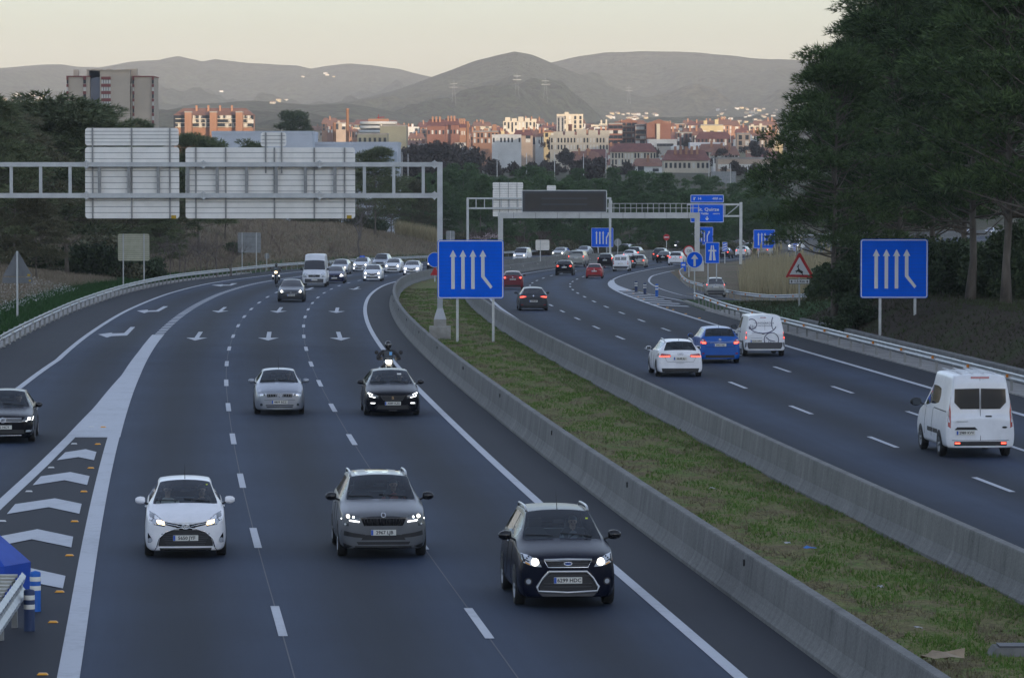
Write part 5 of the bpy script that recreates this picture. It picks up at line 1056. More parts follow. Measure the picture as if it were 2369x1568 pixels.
def back_sign(label, rects, ups, y, slab, par=None, m=None, tags=(), name='reversed_sign'):
    p0 = at(rects[0][0], rects[0][3], y); t = thing(name, label, 'sign', (p0.x, y, p0.z)); 
    def q(u, v): p = at(u, v, y); return p.x - p0.x, p.z - p0.z
    for (u0, v0, u1, v1, n) in rects:
        a, b = q(u0, v1), q(u1, v0); slats(t, a[0], b[0], a[1], b[1], 0, n, m or M_BACK, .16)
    for (u, v0, v1) in ups:
        a, b = q(u, v1), q(u, v0); MB().bbox(a[0]-.035, a[0]+.035, -.10, -.03, a[1], b[1]).build('support_rail', M_GALV_D, t)
    for (u, v) in tags: a = q(u, v); MB().bbox(a[0]-.12, a[0]+.12, -.035, -.022, a[1]-.08, a[1]+.08).build('maker_label', M_TAG, t)
    return t
k2 = .5784/1.568
def r2(x): return x*k2
back_sign('tall white slatted sign back with a top panel, left on the near gantry', [(197, 296, 413.5, 337.5, 5), (197.5, 340, 414.5, 506, 12)], [(r2(583), 297, 505), (r2(828), 297, 505), (r2(1067), 297, 505)], GY+.25, .2, tags=[(402, 502)])
back_sign('wide white slatted sign back on the near gantry with a small tab on top', [(429.5, 341, 821.5, 506, 13), (603, 306, 662.5, 340, 4)], [(r2(x), 342, 505) for x in (1230, 1417, 1722, 1972, 2162)] + [(r2(1667), 307, 401), (r2(1767), 307, 401)], GY+.25, .2, tags=[(808, 502)])
def poly_part(t, name, pl, y, m, th=.008, dz=0.0, dx=0.0):
    bm = bmesh.new(); bm.faces.new([bm.verts.new((a + dx, y, b + dz)) for a, b in pl]); bm.normal_update(); bmesh.ops.triangulate(bm, faces=bm.faces)
    r = bmesh.ops.extrude_face_region(bm, geom=bm.faces[:]); bmesh.ops.translate(bm, verts=[e for e in r['geom'] if isinstance(e, bmesh.types.BMVert)], vec=(0, th, 0)); bmesh.ops.recalc_face_normals(bm, faces=bm.faces)
    me = bpy.data.meshes.new(name); bm.to_mesh(me); bm.free(); me.materials.append(m); return link(bpy.data.objects.new(name, me), t)
# ---- blue lane signs
def lane_sign(label, u0, v0, u1, v1, y, posts, kind, n=16, W=None):
    x0, x1, z0, z1 = tr_at(u0, v0, u1, v1, y); t = thing('lane_sign', label, 'sign', (x0, y, gx((x0+x1)/2, y))); zb = t.location.z; w, h0, h1 = x1-x0, z0-zb, z1-zb
    slats(t, 0, w, h0, h1, 0, n, M_SBLUE, .14, .05, .006, mat('sign_joint', (.0, .03, .2), .6)); frame_ring(t, 0, w, h0, h1, -.030, .045, M_SWHITE, .12, .025)
    H = h1-h0; aw = w*.052; hw = w*.105; 
    for k in range(3 if kind else 3):
        x = w*(.235 + .15*k); zb_, zt_ = h0 + H*.165, h0 + H*.83; zh_ = zt_ - H*.115
        MB().prism([(x-aw/2, zb_), (x+aw/2, zb_), (x+aw/2, zh_), (x+hw/2, zh_-H*.004), (x, zt_), (x-hw/2, zh_-H*.004), (x-aw/2, zh_)], -.036, -.029, 'xz').build('arrow', M_SWHITE, t)
    x = w*.685; zb_, zt_ = h0 + H*.165, h0 + H*.83; zh_ = zt_ - H*.115
    if kind == 'merge': pl = [(x+aw*.5, zh_), (x+aw*.5, h0+H*.385), (w*.83, h0+H*.205), (w*.80, h0+H*.17), (x-aw*.5, h0+H*.37), (x-aw*.5, zh_), (x-hw/2, zh_), (x, zt_), (x+hw/2, zh_)]
    else: pl = [(x-aw*.5, zb_), (x+aw*.5, zb_), (x+aw*.5, h0+H*.47), (w*.79, h0+H*.655), (w*.815, h0+H*.62), (w*.835, h0+H*.77), (w*.715, h0+H*.73), (w*.75, h0+H*.69), (x-aw*.5, h0+H*.51)]
    bm = bmesh.new(); bm.free(); poly_part(t, 'arrow', pl, -.036, M_SWHITE, .006)
    for u, vb in posts:
        px = at(u, 500, y).x - x0; pz = (at(u, vb, y).z if vb else gx(at(u, 500, y).x, y)) - zb - .3; MB().bbox(px-.06, px+.06, .05, .15, pz, h1-.2).build('post', M_SGALV, t)
    return t
lane_sign('large blue lane-merge sign with white arrows in the grass median', 1012, 555, 1165.5, 691, 202, [(1058, 793), (1141, 787)], 'merge')
lane_sign('large blue lane-merge sign with white arrows below the pines on the right bank', 1990, 553, 2147, 690, 197.5, [(2037, 772), (2118, 724)], 'merge')
lane_sign('small blue lane-split sign behind the message board, left of the no-entry sign', 1368, 527, 1419, 572, 575, [(1384, 600), (1404, 600)], 'split', 10)
lane_sign('small blue lane-split sign half hidden by the white gantry leg', 1606, 525, 1650, 566, 640, [(1618, 600), (1640, 600)], 'split', 10)
lane_sign('small blue lane-split sign above the reeds, partly behind pine foliage', 1743, 531, 1793, 575, 585, [(1755, 600), (1782, 600)], 'split', 10)
# ---- warning, order and plain sign backs on posts
def post(t, x, z0, z1, r=.045, y=.05): return MB().bbox(x-r, x+r, y, y+.06, z0, z1).build('post', M_SGALV, t)
def sign_root(name, label, u, v, y, vb): p = at(u, v, y); b = at(u, vb, y); t = thing(name, label, 'sign', (p.x, y, b.z)); return t, p.z - b.z
def tri(s, r=0.0): h = s*.866; return [(-s/2, -h/3), (s/2, -h/3), (0, 2*h/3)]
def round_tri(s, r, n=5):
    h = s*.866; C = [(-s/2 + r*1.73, -h/3 + r), (s/2 - r*1.73, -h/3 + r), (0, 2*h/3 - 2*r)]; o = []
    for (cx, cz), a0 in zip(C, (7*PI/6, -PI/2, PI/6)): o += [(cx + r*math.cos(a0 + (2*PI/3)*k/n), cz + r*math.sin(a0 + (2*PI/3)*k/n)) for k in range(n+1)]
    return o
def circ(r, n=28): return [(r*math.cos(2*PI*k/n), r*math.sin(2*PI*k/n)) for k in range(n)]
def text_on(t, s, size, x, z, y, m, shear=0.0, sx=1.0, bold=.004): return inst('lettering', text_mesh(s, size, m, bold, shear), t, (x, y, z), (PI/2, 0, 0), (sx, 1, 1))
t, hz_ = sign_root('warning_sign', 'red and white triangular deer warning sign with a 1.5 Km plate', 1849.5, 622, 242, 722)
S = 1.75; poly_part(t, 'red_border', round_tri(S, .09), -.02, M_SRED, .03, hz_); poly_part(t, 'white_field', round_tri(S*.68, .03), -.028, M_SWHITE, .008, hz_+.0)
deer = [(-.20, -.02), (-.10, .04), (-.10, .16), (-.18, .24), (-.12, .26), (-.08, .30), (-.14, .38), (-.10, .37), (-.06, .31), (-.01, .40), (-.02, .30), (-.05, .24), (-.04, .12), (.04, .02), (.20, -.06), (.22, -.14), (.18, -.18), (.26, -.34), (.22, -.36), (.12, -.20), (-.02, -.12), (-.12, -.08), (-.18, -.16), (-.22, -.14), (-.18, -.06), (-.27, -.08), (-.26, -.04)]
poly_part(t, 'deer_figure', [(a*.95, b*.95 - .08) for a, b in deer], -.034, M_SBLK, .005, hz_)
zpl = hz_ - S*.29 - .22; MB().bbox(-.60, .60, -.02, .01, zpl-.15, zpl+.15).build('distance_plate', M_SBLK, t); MB().bbox(-.575, .575, -.025, -.019, zpl-.125, zpl+.125).build('plate_field', M_SWHITE, t); text_on(t, '1,5 Km', .21, 0, zpl, -.03, M_SBLK)
for sx in (-.45, .45): poly_part(t, 'plate_arrow', [(0, .09), (.06, -.02), (.02, -.02), (.02, -.09), (-.02, -.09), (-.02, -.02), (-.06, -.02)], -.03, M_SBLK, .004, zpl, sx)
post(t, 0, -.4, hz_+.5)
t, hz_ = sign_root('order_sign', 'round blue straight-ahead arrow sign at the slip road nose', 1607, 601, 300, 683)
poly_part(t, 'white_rim', circ(.60), -.02, M_SWHITE, .03, hz_); poly_part(t, 'blue_field', circ(.555), -.027, M_SBLUE, .008, hz_); poly_part(t, 'arrow', [(-.08, -.46), (.08, -.46), (.08, .06), (.26, .06), (0, .40), (-.26, .06), (-.08, .06)], -.033, M_SWHITE, .006, hz_); post(t, 0, -.4, hz_+.4)
t, hz_ = sign_root('speed_limit_sign', 'red-ringed round 120 speed limit sign behind the blue arrow sign', 1594, 581, 440, 632)
poly_part(t, 'red_ring', circ(.60), -.02, M_SRED, .03, hz_); poly_part(t, 'white_field', circ(.47), -.027, M_SWHITE, .008, hz_); text_on(t, '120', .42, 0, hz_, -.032, M_SBLK, 0, .88); post(t, 0, -.4, hz_+.4)
t, hz_ = sign_root('motorway_sign', 'blue rectangular motorway sign with a white bridge symbol beside the slip road', 1648, 585, 345, 642)
pw_, ph_ = .58, .87; MB().bbox(-pw_, pw_, -.02, .01, hz_-ph_, hz_+ph_).build('white_rim', M_SWHITE, t); MB().bbox(-pw_+.04, pw_-.04, -.027, -.019, hz_-ph_+.04, hz_+ph_-.04).build('blue_field', M_SBLUE, t)
for sg in (1, -1): poly_part(t, 'road_symbol', [(sg*.28, -.62), (sg*.06, -.62), (sg*.03, .62), (sg*.11, .62)], -.033, M_SWHITE, .005, hz_)
poly_part(t, 'bridge_symbol', [(-.36, .12), (-.30, .2), (-.36, .24), (.36, .24), (.30, .2), (.36, .12)], -.036, M_SWHITE, .004, hz_); post(t, -.35, -.6, hz_+.5); post(t, .35, -.3, hz_+.5)
t, hz_ = sign_root('no_entry_sign', 'round red no-entry sign with a white bar beyond the traffic', 1542, 549, 600, 592)
poly_part(t, 'red_disc', circ(.46), -.02, M_SRED, .03, hz_); MB().bbox(-.33, .33, -.03, -.02, hz_-.08, hz_+.08).build('white_bar', M_SWHITE, t); post(t, 0, -.4, hz_+.3, .05)
t, hz_ = sign_root('reversed_sign', 'grey back of a round sign right of the small blue lane-split sign', 1429, 561, 540, 598)
poly_part(t, 'disc', circ(.48), 0, M_BACKG, .03, hz_); post(t, 0, -.3, hz_+.4, .04, -.07)
t, hz_ = sign_root('reversed_sign', 'grey back of a triangular sign with a plate on the left verge', 40, 619, 242, 722)
M_BACKT = noisy('dull_sign_back', (.12, .125, .13), (.16, .165, .17), 2, .6)
poly_part(t, 'triangle', round_tri(1.78, .06), 0, M_BACKT, .03, hz_-.0); MB().bbox(-.86, .86, 0, .02, hz_-.90, hz_-.56).build('plate', M_BACKT, t); MB().bbox(.58, .75, -.012, -.002, hz_-.48, hz_-.38).build('maker_label', M_TAG, t); MB().bbox(.66, .78, -.012, -.002, hz_-.80, hz_-.71).build('maker_label', M_TAG, t); post(t, 0, -.4, hz_+.95, .055, -.08)
def back_on_posts(label, u0, v0, u1, v1, y, posts, n, m, vb):
    t = back_sign(label, [(u0, v0, u1, v1, n)], [], y, 0, m=m); x0, z0 = t.location.x, t.location.z
    for u in posts:
        x = at(u, 500, y).x - x0; MB().bbox(x-.045, x+.045, -.11, -.03, at(u, vb, y).z - z0 - .5, at(u, v0, y).z - z0).build('post', M_SGALV, t)
    return t
back_on_posts('yellowish slatted sign back on two posts behind the left guard rail', 273, 541, 345.5, 603.5, 330, [285, 333], 14, M_BACKY, 655)
back_on_posts('grey slatted sign back on two posts below the dry grass mound', 550, 538, 603.5, 585, 425, [560, 593], 14, M_BACKG, 612)
back_on_posts('tiny grey sign back on a post before the dry grass mound', 612, 586, 623, 599, 440, [617], 3, M_BACKG, 615)
back_on_posts('white slatted sign back on one post at the median barrier', 1239, 555, 1271, 579, 472, [1250], 8, M_BACK, 600)
back_on_posts('small grey-green box sign behind the near gantry post', 1032, 534, 1052, 556, 560, [1042], 2, M_BACKG, 600)
t, hz_ = sign_root('order_sign', 'blue round sign mostly hidden behind the left edge of the big lane sign', 1006, 601, 330, 640); poly_part(t, 'white_rim', circ(.60), -.02, M_SWHITE, .03, hz_); poly_part(t, 'blue_field', circ(.56), -.027, M_SBLUE, .008, hz_); post(t, 0, -.4, hz_+.3)
poly_part(t, 'red_triangle', round_tri(.8, .04), -.02, M_SRED, .03, hz_-1.0)
def countdown(label, u, v, y, w, h, vb):
    t, hz_ = sign_root('countdown_sign', label, u, v, y, vb); MB().bbox(-w/2, w/2, -.02, .01, hz_-h/2, hz_+h/2).build('white_rim', M_SWHITE, t); MB().bbox(-w/2+.04, w/2-.04, -.027, -.019, hz_-h/2+.04, hz_+h/2-.04).build('blue_field', M_SBLUE, t)
    for k in range(3): poly_part(t, 'stripe', [(-w*.36, -h*.36 + .26*h*k), (-w*.36, -h*.22 + .26*h*k), (w*.36, -.06*h + .26*h*k - h*.02), (w*.36, -.2*h + .26*h*k - h*.02)], -.032, M_SWHITE, .004, hz_ - h*.04)
    post(t, 0, -.3, hz_); return t
countdown('small blue countdown sign with white stripes beside the motorway sign', 1677, 571, 520, .62, 1.15, 604); countdown('small blue countdown sign with white stripes at the left of the pine trunks', 1840, 572, 600, .62, 1.1, 596)
t, hz_ = sign_root('direction_sign', 'little blue sign low behind the speed limit sign', 1581, 617, 452, 630); MB().bbox(-.28, .28, -.02, .02, hz_-.5, hz_+.5).build('board', M_SBLUE, t); MB().bbox(-.18, .18, -.027, -.021, hz_+.1, hz_+.3).build('white_field', M_SWHITE, t); post(t, 0, -.4, hz_)
# ---- white portal gantry with the dark message board
VY = 470.0; b0 = P(-3.6, VY); t = thing('message_gantry', 'white portal gantry with a dark unlit message board over the outbound lanes', 'gantry', (at(1158, 500, VY).x, VY, b0.z)); ox, oz = t.location.x, t.location.z
def VQ(u, v, y=VY): p = at(u, v, y); return p.x - ox, p.z - oz
xr = VQ(1613, 500)[0]; zb0, zb1 = VQ(0, 505)[1], VQ(0, 492)[1]
for x in (0, xr):
    MB().bbox(x-.28, x+.28, -.25, .25, -2.0, zb0).build('leg', M_WSTEEL, t)
    MB().bbox(x-.75, x+.75, -.5, .5, -2.2, .9).build('plinth', M_WSTEEL, t) if x else None
MB().bbox(-.3, xr+.3, -.27, .27, zb0, zb1).build('beam', M_WSTEEL, t)
for k in range(9): x = xr*(k+.6)/9; MB().bbox(x-.03, x+.03, -.285, .285, zb0-.02, zb1+.02).build('beam_joint', M_GALV_D, t)
sx0, sz1 = VQ(1207, 440); sx1, sz0 = VQ(1404, 492)
MB().prism(rounded(sx0, sx1, sz0, sz1, .14), -.35, .35, 'xz').build('board_case', mat('board_case', (.03, .033, .04), .5), t); frame_ring(t, sx0, sx1, sz0, sz1, -.358, .09, M_SGALV, .14, .0)
MB().bbox(sx0+.35, sx1-.35, -.372, -.355, sz0+.3, sz1-.35).build('screen', M_SCREEN, t)
for zf in (.34, .60): MB().bbox(sx0+(sx1-sx0)*.23, sx0+(sx1-sx0)*.77, -.38, -.37, sz0+(sz1-sz0)*zf, sz0+(sz1-sz0)*(zf+.06)).build('text_row', mat('led_row', (.03, .035, .045), .4), t)
zr0, zr1 = zb1, VQ(0, 471)[1]
for k in range(17):
    x = sx1 + .15 + (xr - sx1)*k/16; 
    for y in (-.3, .3): MB().bbox(x-.025, x+.025, y-.02, y+.02, zr0, zr1).build('railing_post', M_WSTEEL, t)
for z in (zr1, (zr0+zr1)/2):
    for y in (-.3, .3): MB().bbox(sx1+.1, xr+.3, y-.025, y+.025, z-.03, z+.03).build('handrail', M_WSTEEL, t)
MB().bbox(VQ(1413, 0)[0]-.18, VQ(1413, 0)[0]+.18, -.2, .2, zr0, VQ(0, 464)[1]).build('control_box', M_SGALV, t)
# ---- gantry behind it over the oncoming lanes
KY = 560.0; a = at(1082, 500, KY); t = thing('sign_gantry', 'thin truss gantry left of the message board with a white sign back', 'gantry', (a.x, KY, P(-24, KY).z)); ox, oz = t.location.x, t.location.z
def KQ(u, v): p = at(u, v, KY); return p.x - ox, p.z - oz
xr = KQ(1412, 0)[0]; zt = KQ(0, 457)[1]; zl = KQ(0, 482)[1]
for x in (0, xr): MB().bbox(x-.16, x+.16, -.15, .15, -1.0, zt).build('post', M_SGALV, t)
for z in (zt-.12, zl): MB().bbox(0, xr, -.1, .1, z-.11, z+.11).build('chord', M_SGALV, t)
for k in range(1, 17): x = xr*k/17; MB().bbox(x-.06, x+.06, -.05, .05, zl, zt-.1).build('upright', M_SGALV, t)
back_sign('white slatted sign back left of the dark message board', [(1140, 438, 1210, 501, 12), (1140, 422, 1210, 437.5, 3), (1265, 429, 1286, 441, 3)], [(1156, 422, 500), (1176, 422, 500), (1196, 422, 500)], KY+.25, 0)
# ---- cantilever with the exit sign
QY = 520.0; a = at(1714, 500, QY); t = thing('sign_cantilever', 'galvanised cantilever post right of the exit sign with a diagonal brace', 'gantry', (a.x, QY, at(1714, 609, QY).z)); ox, oz = t.location.x, t.location.z
def QQ(u, v): p = at(u, v, QY); return p.x - ox, p.z - oz
z1, z0 = QQ(0, 473)[1], QQ(0, 500)[1]; xl = QQ(1590, 0)[0]
MB().bbox(-.18, .18, -.15, .15, -.6, QQ(0, 468)[1]).build('post', M_SGALV, t)
for z in (z1, z0): MB().bbox(xl, 0, -.08, .08, z-.11, z+.11).build('arm', M_SGALV, t)
MB().tube([(QQ(1680, 0)[0], 0, z0), (-.15, 0, z1)], .07, 6).build('brace', M_SGALV, t); MB().bbox(QQ(1678, 0)[0]-.06, QQ(1678, 0)[0]+.06, -.06, .06, z0, z1).build('upright', M_SGALV, t)
x0, x1, zz0, zz1 = tr_at(1597, 472, 1674.5, 515, QY-.3); t = thing('exit_sign', 'blue exit sign reading St. Quirze with a distance panel above', 'sign', (x0, QY-.3, zz0)); w, h = x1-x0, zz1-zz0
slats(t, 0, w, 0, h, 0, 9, M_SBLUE, .14, .05, .006, mat('sign_joint')); frame_ring(t, 0, w, 0, h, -.03, .07, M_SWHITE, .12, .02)
text_on(t, 'St. Quirze', .56, w*.54, h*.70, -.036, M_SWHITE, 0, 1.15, .012); text_on(t, 'del Vallès', .36, w*.36, h*.48, -.036, M_SWHITE, 0, 1.1, .01); text_on(t, 'centre', .30, w*.77, h*.48, -.036, M_SWHITE, .3, 1.1, .006)
poly_part(t, 'arrow', [(-.06, .26), (.06, .26), (.06, -.02), (.2, .08), (.2, -.06), (0, -.26), (-.2, -.06), (-.2, .08), (-.06, -.02)], -.036, M_SWHITE, .005, h*.22, w*.5)
z2 = at(0, 469, QY-.3).z - zz0; z3 = at(0, 450.5, QY-.3).z - zz0; slats(t, 0, w, z2, z3, 0, 4, M_SBLUE, .14, .05, .006, mat('sign_joint')); frame_ring(t, 0, w, z2, z3, -.03, .07, M_SWHITE, .12, .02)
text_on(t, '14', .44, w*.27, (z2+z3)/2, -.036, M_SWHITE, 0, 1.1, .01); text_on(t, '400 m', .42, w*.79, (z2+z3)/2, -.036, M_SWHITE, .25, 1.1, .008); poly_part(t, 'exit_symbol', [(-.16, -.2), (-.02, -.2), (.0, .0), (.16, .12), (.14, .2), (-.02, .12), (-.08, .2), (-.14, .2)], -.036, M_SWHITE, .005, (z2+z3)/2, w*.13)
# ---- blue and white flexible bollards, nose end and rail stack at the bottom left
def bollard(u, v, y, label, h, r, col):
    g = gp(u, v) if y is None else at(u, v, y); t = thing('bollard', label, 'bollard', g, 0, 'blue and white bollards')
    MB().lathe([(r*1.02, 0), (r, .02), (r, h*.93), (r*.9, h*.97), (.001, h)], 20).build('post', col, t)
    for z in (.58, .80): MB().lathe([(r*1.012, h*(z-.055)), (r*1.02, h*(z-.05)), (r*1.02, h*(z+.05)), (r*1.012, h*(z+.055))], 20).build('white_band', M_WREF, t)
M_BOLL = noisy('bollard_blue', (.0, .09, .40), (.0, .11, .46), 3, .5); M_BOLLD = noisy('faded_dark_bollard', (.012, .03, .09), (.018, .04, .11), 3, .6)
bollard(82, 1414, None, 'bright blue bollard with two white bands beside the blue nose cushion', .75, .1, M_BOLL); bollard(68, 1459, None, 'dark navy bollard with two white bands in front of the bright blue one', .74, .097, M_BOLLD)
for k, (x, y_) in enumerate([(638, 1220), (730, 1243), (855, 1270)]):
    u, v = CE(x, y_); bollard(u, v, None, ['blue bollard farthest from the camera on the hatched nose', 'middle blue bollard of the three on the hatched nose', 'blue bollard nearest the camera on the hatched nose'][k], .85 if k < 2 else .95, .11, M_BOLL if k == 2 else M_BOLLD)
g = gp(55, 1386); t = thing('nose_cushion', 'bright blue plastic nose cushion cut off at the left edge', 'crash cushion', g)
M_CUSH = noisy('cushion_blue', (.0, .045, .34), (.0, .06, .42), 2, .5); R_ = 1.2; nb = MB()
nb.lathe([(R_*1.082, 0), (R_*1.082, .68), (R_*.55, 1.24), (.001, 1.26)], 8, 'z', (-R_, .3, 0)); nb.sm = [False]*len(nb.sm); o = nb.build('shell', M_CUSH, t); o.rotation_euler = (0, 0, 0)
MB().bbox(-R_-.5, -R_+.42, .3-R_-.02, .3-R_+.1, .34, .60).build('recess', mat('cushion_dark_blue', (.0, .03, .22), .4), t)
t = thing('guard_rail_stack', 'overlapping grey guard rail plates before the nose cushion at the bottom left corner', 'guard rail', (-8.7, 70, 0)); b = t.location.copy()
pf = [(.0, .92), (.075, .85), (.06, .78), (.01, .72), (.02, .66), (.085, .58), (.07, .50), (.0, .44)]
for k in range(22):
    y = 74.2 - .5*k; x = -8.70 + .048*k*.5 - .0; mb = MB()
    mb.add([(x - b.x + dx, y - b.y, z) for dx, z in pf] + [(x - b.x + dx + .035, y - b.y - .56, z - .012) for dx, z in pf], [(i, i+1, i+9, i+8) for i in range(7)]); mb.build('rail_plate', M_GALV, t)
for k in range(12):
    y = 74.0 - .62*k; x = -8.74 + .03*k; MB().bbox(x-b.x-2.2, x-b.x-.02, y-b.y-.10, y-b.y+.10, .84, .89).build('cross_member', noisy('bleached_steel', (.3, .29, .25), (.4, .39, .34), 3, .6), t)
for k in range(5): y = 73.5 - 2*k; MB().bbox(-.10, -.0, y-b.y-.06, y-b.y+.06, 0, .84).build('post', M_GALV_D, t)
# ---- litter and small bits on the median
M_CARD = noisy('wet_cardboard', (.26, .2, .13), (.36, .28, .19), 4, .9); M_PLAST = mat('white_litter', (.38, .38, .4), .6)
CF = crop(2600, 1900, 1.5836)
def ragged(name, label, u, v, s, m, cat, up=.03):
    g = gp(u, v, .08); rng = random.Random(int(u*7+v)); n = 9; mb = MB(); pts = [(s*(.7+.5*rng.random())*math.cos(2*PI*k/n), s*.6*(.7+.5*rng.random())*math.sin(2*PI*k/n), up*rng.random()*2) for k in range(n)]
    mb.add([(0, 0, up*1.5)] + pts, [(0, k+1, (k+1) % n + 1) for k in range(n)]); o = mb.build(name, m); o.location = g; tag(o, label, cat)
u, v = CF(1865, 1175); ragged('cardboard_sheet', 'crumpled tan cardboard sheet lying on the median grass', u, v, .42, M_CARD, 'litter', .1)
for k, (x, y_, s_, lb, m) in enumerate([(1700, 972, .09, 'white crumpled litter left of the tan cardboard', M_PLAST), (1010, 464, .14, 'bright blue scrap of litter on the median grass', mat('blue_litter', (.02, .16, .5), .6)), (1458, 713, .07, 'small white scrap in the middle of the median', M_PLAST), (395, 90, .12, 'white scrap on the far part of the median near the outbound barrier', M_PLAST), (868, 435, .08, 'pale flattened litter left of the blue scrap', M_PLAST), (1478, 1038, .10, 'pale plastic bit below the white crumpled litter', M_PLAST)]):
    u, v = CF(x, y_); ragged('litter', lb, u, v, s_, m, 'litter')
u, v = CF(2300, 1150); g = gp(u, v); t = thing('drain_box', 'low concrete drain box with a dark lid at the lower right edge', 'drain', g); MB().add([(-.5, -.35, -.1), (.6, -.35, -.1), (.6, .5, -.1), (-.5, .5, -.1), (-.3, -.2, .17), (.55, -.2, .17), (.55, .4, .17), (-.3, .4, .17)], [(0, 1, 5, 4), (1, 2, 6, 5), (2, 3, 7, 6), (3, 0, 4, 7), (4, 5, 6, 7)]).build('box', noisy('dark_drain_concrete', (.11, .11, .10), (.17, .165, .15), 3, .9), t); MB().bbox(-.24, .52, -.16, .36, .17, .20).build('lid', M_GREYPL, t)
# ================================================================ vegetation
def blades(c, d, ln, w, rng, k=4, spread=.8):
    """k narrow triangles from each centre, fanned about direction d -> verts, faces"""
    n = len(c); c = np.repeat(c, k, 0); d = np.repeat(d, k, 0) + rng.normal(0, spread, (n*k, 3)); d /= np.linalg.norm(d, axis=1, keepdims=True) + 1e-9
    s = np.cross(d, rng.normal(0, 1, (n*k, 3))); s /= np.linalg.norm(s, axis=1, keepdims=True) + 1e-9
    L = ln*(.6 + .8*rng.random((n*k, 1))); Wd = w*(.6 + .8*rng.random((n*k, 1)))
    v = np.stack([c - s*Wd/2, c + s*Wd/2, c + d*L], 1).reshape(-1, 3); f = np.arange(n*k*3).reshape(-1, 3); return v, f
def leaves(c, size, rng, k=1):
    n = len(c); c = np.repeat(c, k, 0) + rng.normal(0, size*.6, (n*k, 3)); a = rng.normal(0, 1, (n*k, 3)); a /= np.linalg.norm(a, axis=1, keepdims=True)
    b = np.cross(a, rng.normal(0, 1, (n*k, 3))); b /= np.linalg.norm(b, axis=1, keepdims=True); s = size*(.6 + .8*rng.random((n*k, 1)))
    v = np.stack([c - a*s, c + b*s*.55, c + a*s, c - b*s*.55], 1).reshape(-1, 3); return v, np.arange(len(v)).reshape(-1, 4)
M_BARK = noisy('pine_bark', (.09, .075, .062), (.17, .145, .12), 3, .95, sc=(1, 1, .3), bump=.5); M_TWIG = noisy('grey_twigs', (.10, .085, .075), (.16, .14, .125), 2, .95)
LM_DARK = leafmat('pine_needles_dark', (.014, .028, .012), (.040, .070, .028), (.125, .18, .065)); LM_MID = leafmat('pine_needles_mid', (.034, .066, .026), (.066, .118, .046), (.11, .17, .07))
LM_OLIVE = leafmat('olive_scrub', (.055, .06, .034), (.10, .105, .06), (.17, .155, .095)); LM_SHRUB = leafmat('dark_shrub', (.02, .034, .018), (.04, .065, .03), (.075, .10, .045)); LM_CYP = leafmat('cypress_green', (.008, .016, .010), (.014, .028, .014), (.03, .04, .02))
LM_BLOS = leafmat('almond_blossom', (.25, .18, .18), (.42, .33, .34), (.55, .45, .46)); LM_BROWN = leafmat('dry_brown_leaves', (.06, .04, .028), (.10, .065, .045), (.14, .09, .06))
def pine_mesh(seed, h, cr, cb, nclump, ntuft, bl=.30, bw=.05, k=4, mat_=None, lean=.0, flat=.6, limbs=True, prof='broad'):
    rng = np.random.default_rng(seed); tr = MB(); n = 9; px = rng.normal(0, .12, (n, 2)).cumsum(0)*h*.03; pts = []
    for i in range(n):
        t = i/(n-1); pts.append(Vector((px[i, 0] + lean*t*t*h, px[i, 1], h*.93*t)))
    tr.tube(pts, [max(.03, h*.0115*(1 - .8*i/(n-1)) + (.006*h if i == 0 else 0)) for i in range(n)], 9)
    def trunk(t): f = min(.999, max(0, t))*(n-1); i = int(f); return pts[i].lerp(pts[i+1], f-i)
    C = []; D = []
    for j in range(nclump):
        t = rng.random()**(.8 if prof == 'broad' else 1.0); z = cb + (1-cb)*t
        rp = {'broad': (.55 + .45*math.sin(PI*min(1, t*1.1 + .12)))*(1 - .45*t**3), 'round': math.sqrt(max(.05, 1 - (2*t-1)**2))*.95 + .05, 'cone': 1.02 - .85*t}[prof]*cr
        a = rng.random()*2*PI; r = rp*(.25 + .75*rng.random()**.55); base = trunk(min(.97, z - .05)); tip = Vector((trunk(min(.98, z)).x + r*math.cos(a), trunk(min(.98, z)).y + r*math.sin(a), h*z + rng.normal(0, .02)*h))
        if limbs and r > cr*.2: mid = base.lerp(tip, .5) + Vector((0, 0, -.03*h*rng.random())); tr.tube([base, mid, tip], [h*.0035, h*.0022, h*.001], 4, cap=False)
        q = cr*(.20 + .13*rng.random()); m = ntuft; u = rng.normal(0, 1, (m, 3)); u /= np.linalg.norm(u, axis=1, keepdims=True); u[:, 2] = np.abs(u[:, 2])*.9 - .3*rng.random(m)
        rad = q*(.45 + .55*rng.random((m, 1))**.5); off = u*rad*np.array([1, 1, flat]); C.append(np.array(tip) + off); o = np.array([math.cos(a), math.sin(a), .5]); D.append(u*.8 + o*.35)
    v, f = blades(np.concatenate(C), np.concatenate(D), bl, bw, rng, k, .45)
    return tr.mesh('trunk', M_BARK), npmesh('crown', v, f, mat_ or LM_DARK)
def bare_mesh(seed, h, spread=.55, depth=5, m=None, r0=.10):
    rng = random.Random(seed); mb = MB()
    def grow(p, d, L, r, k):
        q = p + d*L; mid = p + d*L*.5 + Vector((rng.gauss(0, .05), rng.gauss(0, .05), 0))*L; mb.tube([p, mid, q], [r, r*.85, r*.65], 5 if k > 3 else 3, cap=False)
        if k <= 0: return
        for i in range(3 if k > 1 else 4):
            e = (d + Vector((rng.gauss(0, spread), rng.gauss(0, spread), rng.uniform(-.05, .35)))).normalized(); grow(p + d*L*rng.uniform(.55, 1.0), e, L*rng.uniform(.6, .8), r*.58, k-1)
    grow(Vector((0, 0, 0)), Vector((0, 0, 1)), h*.32, r0, depth); return mb.mesh('branches', m or M_TWIG)
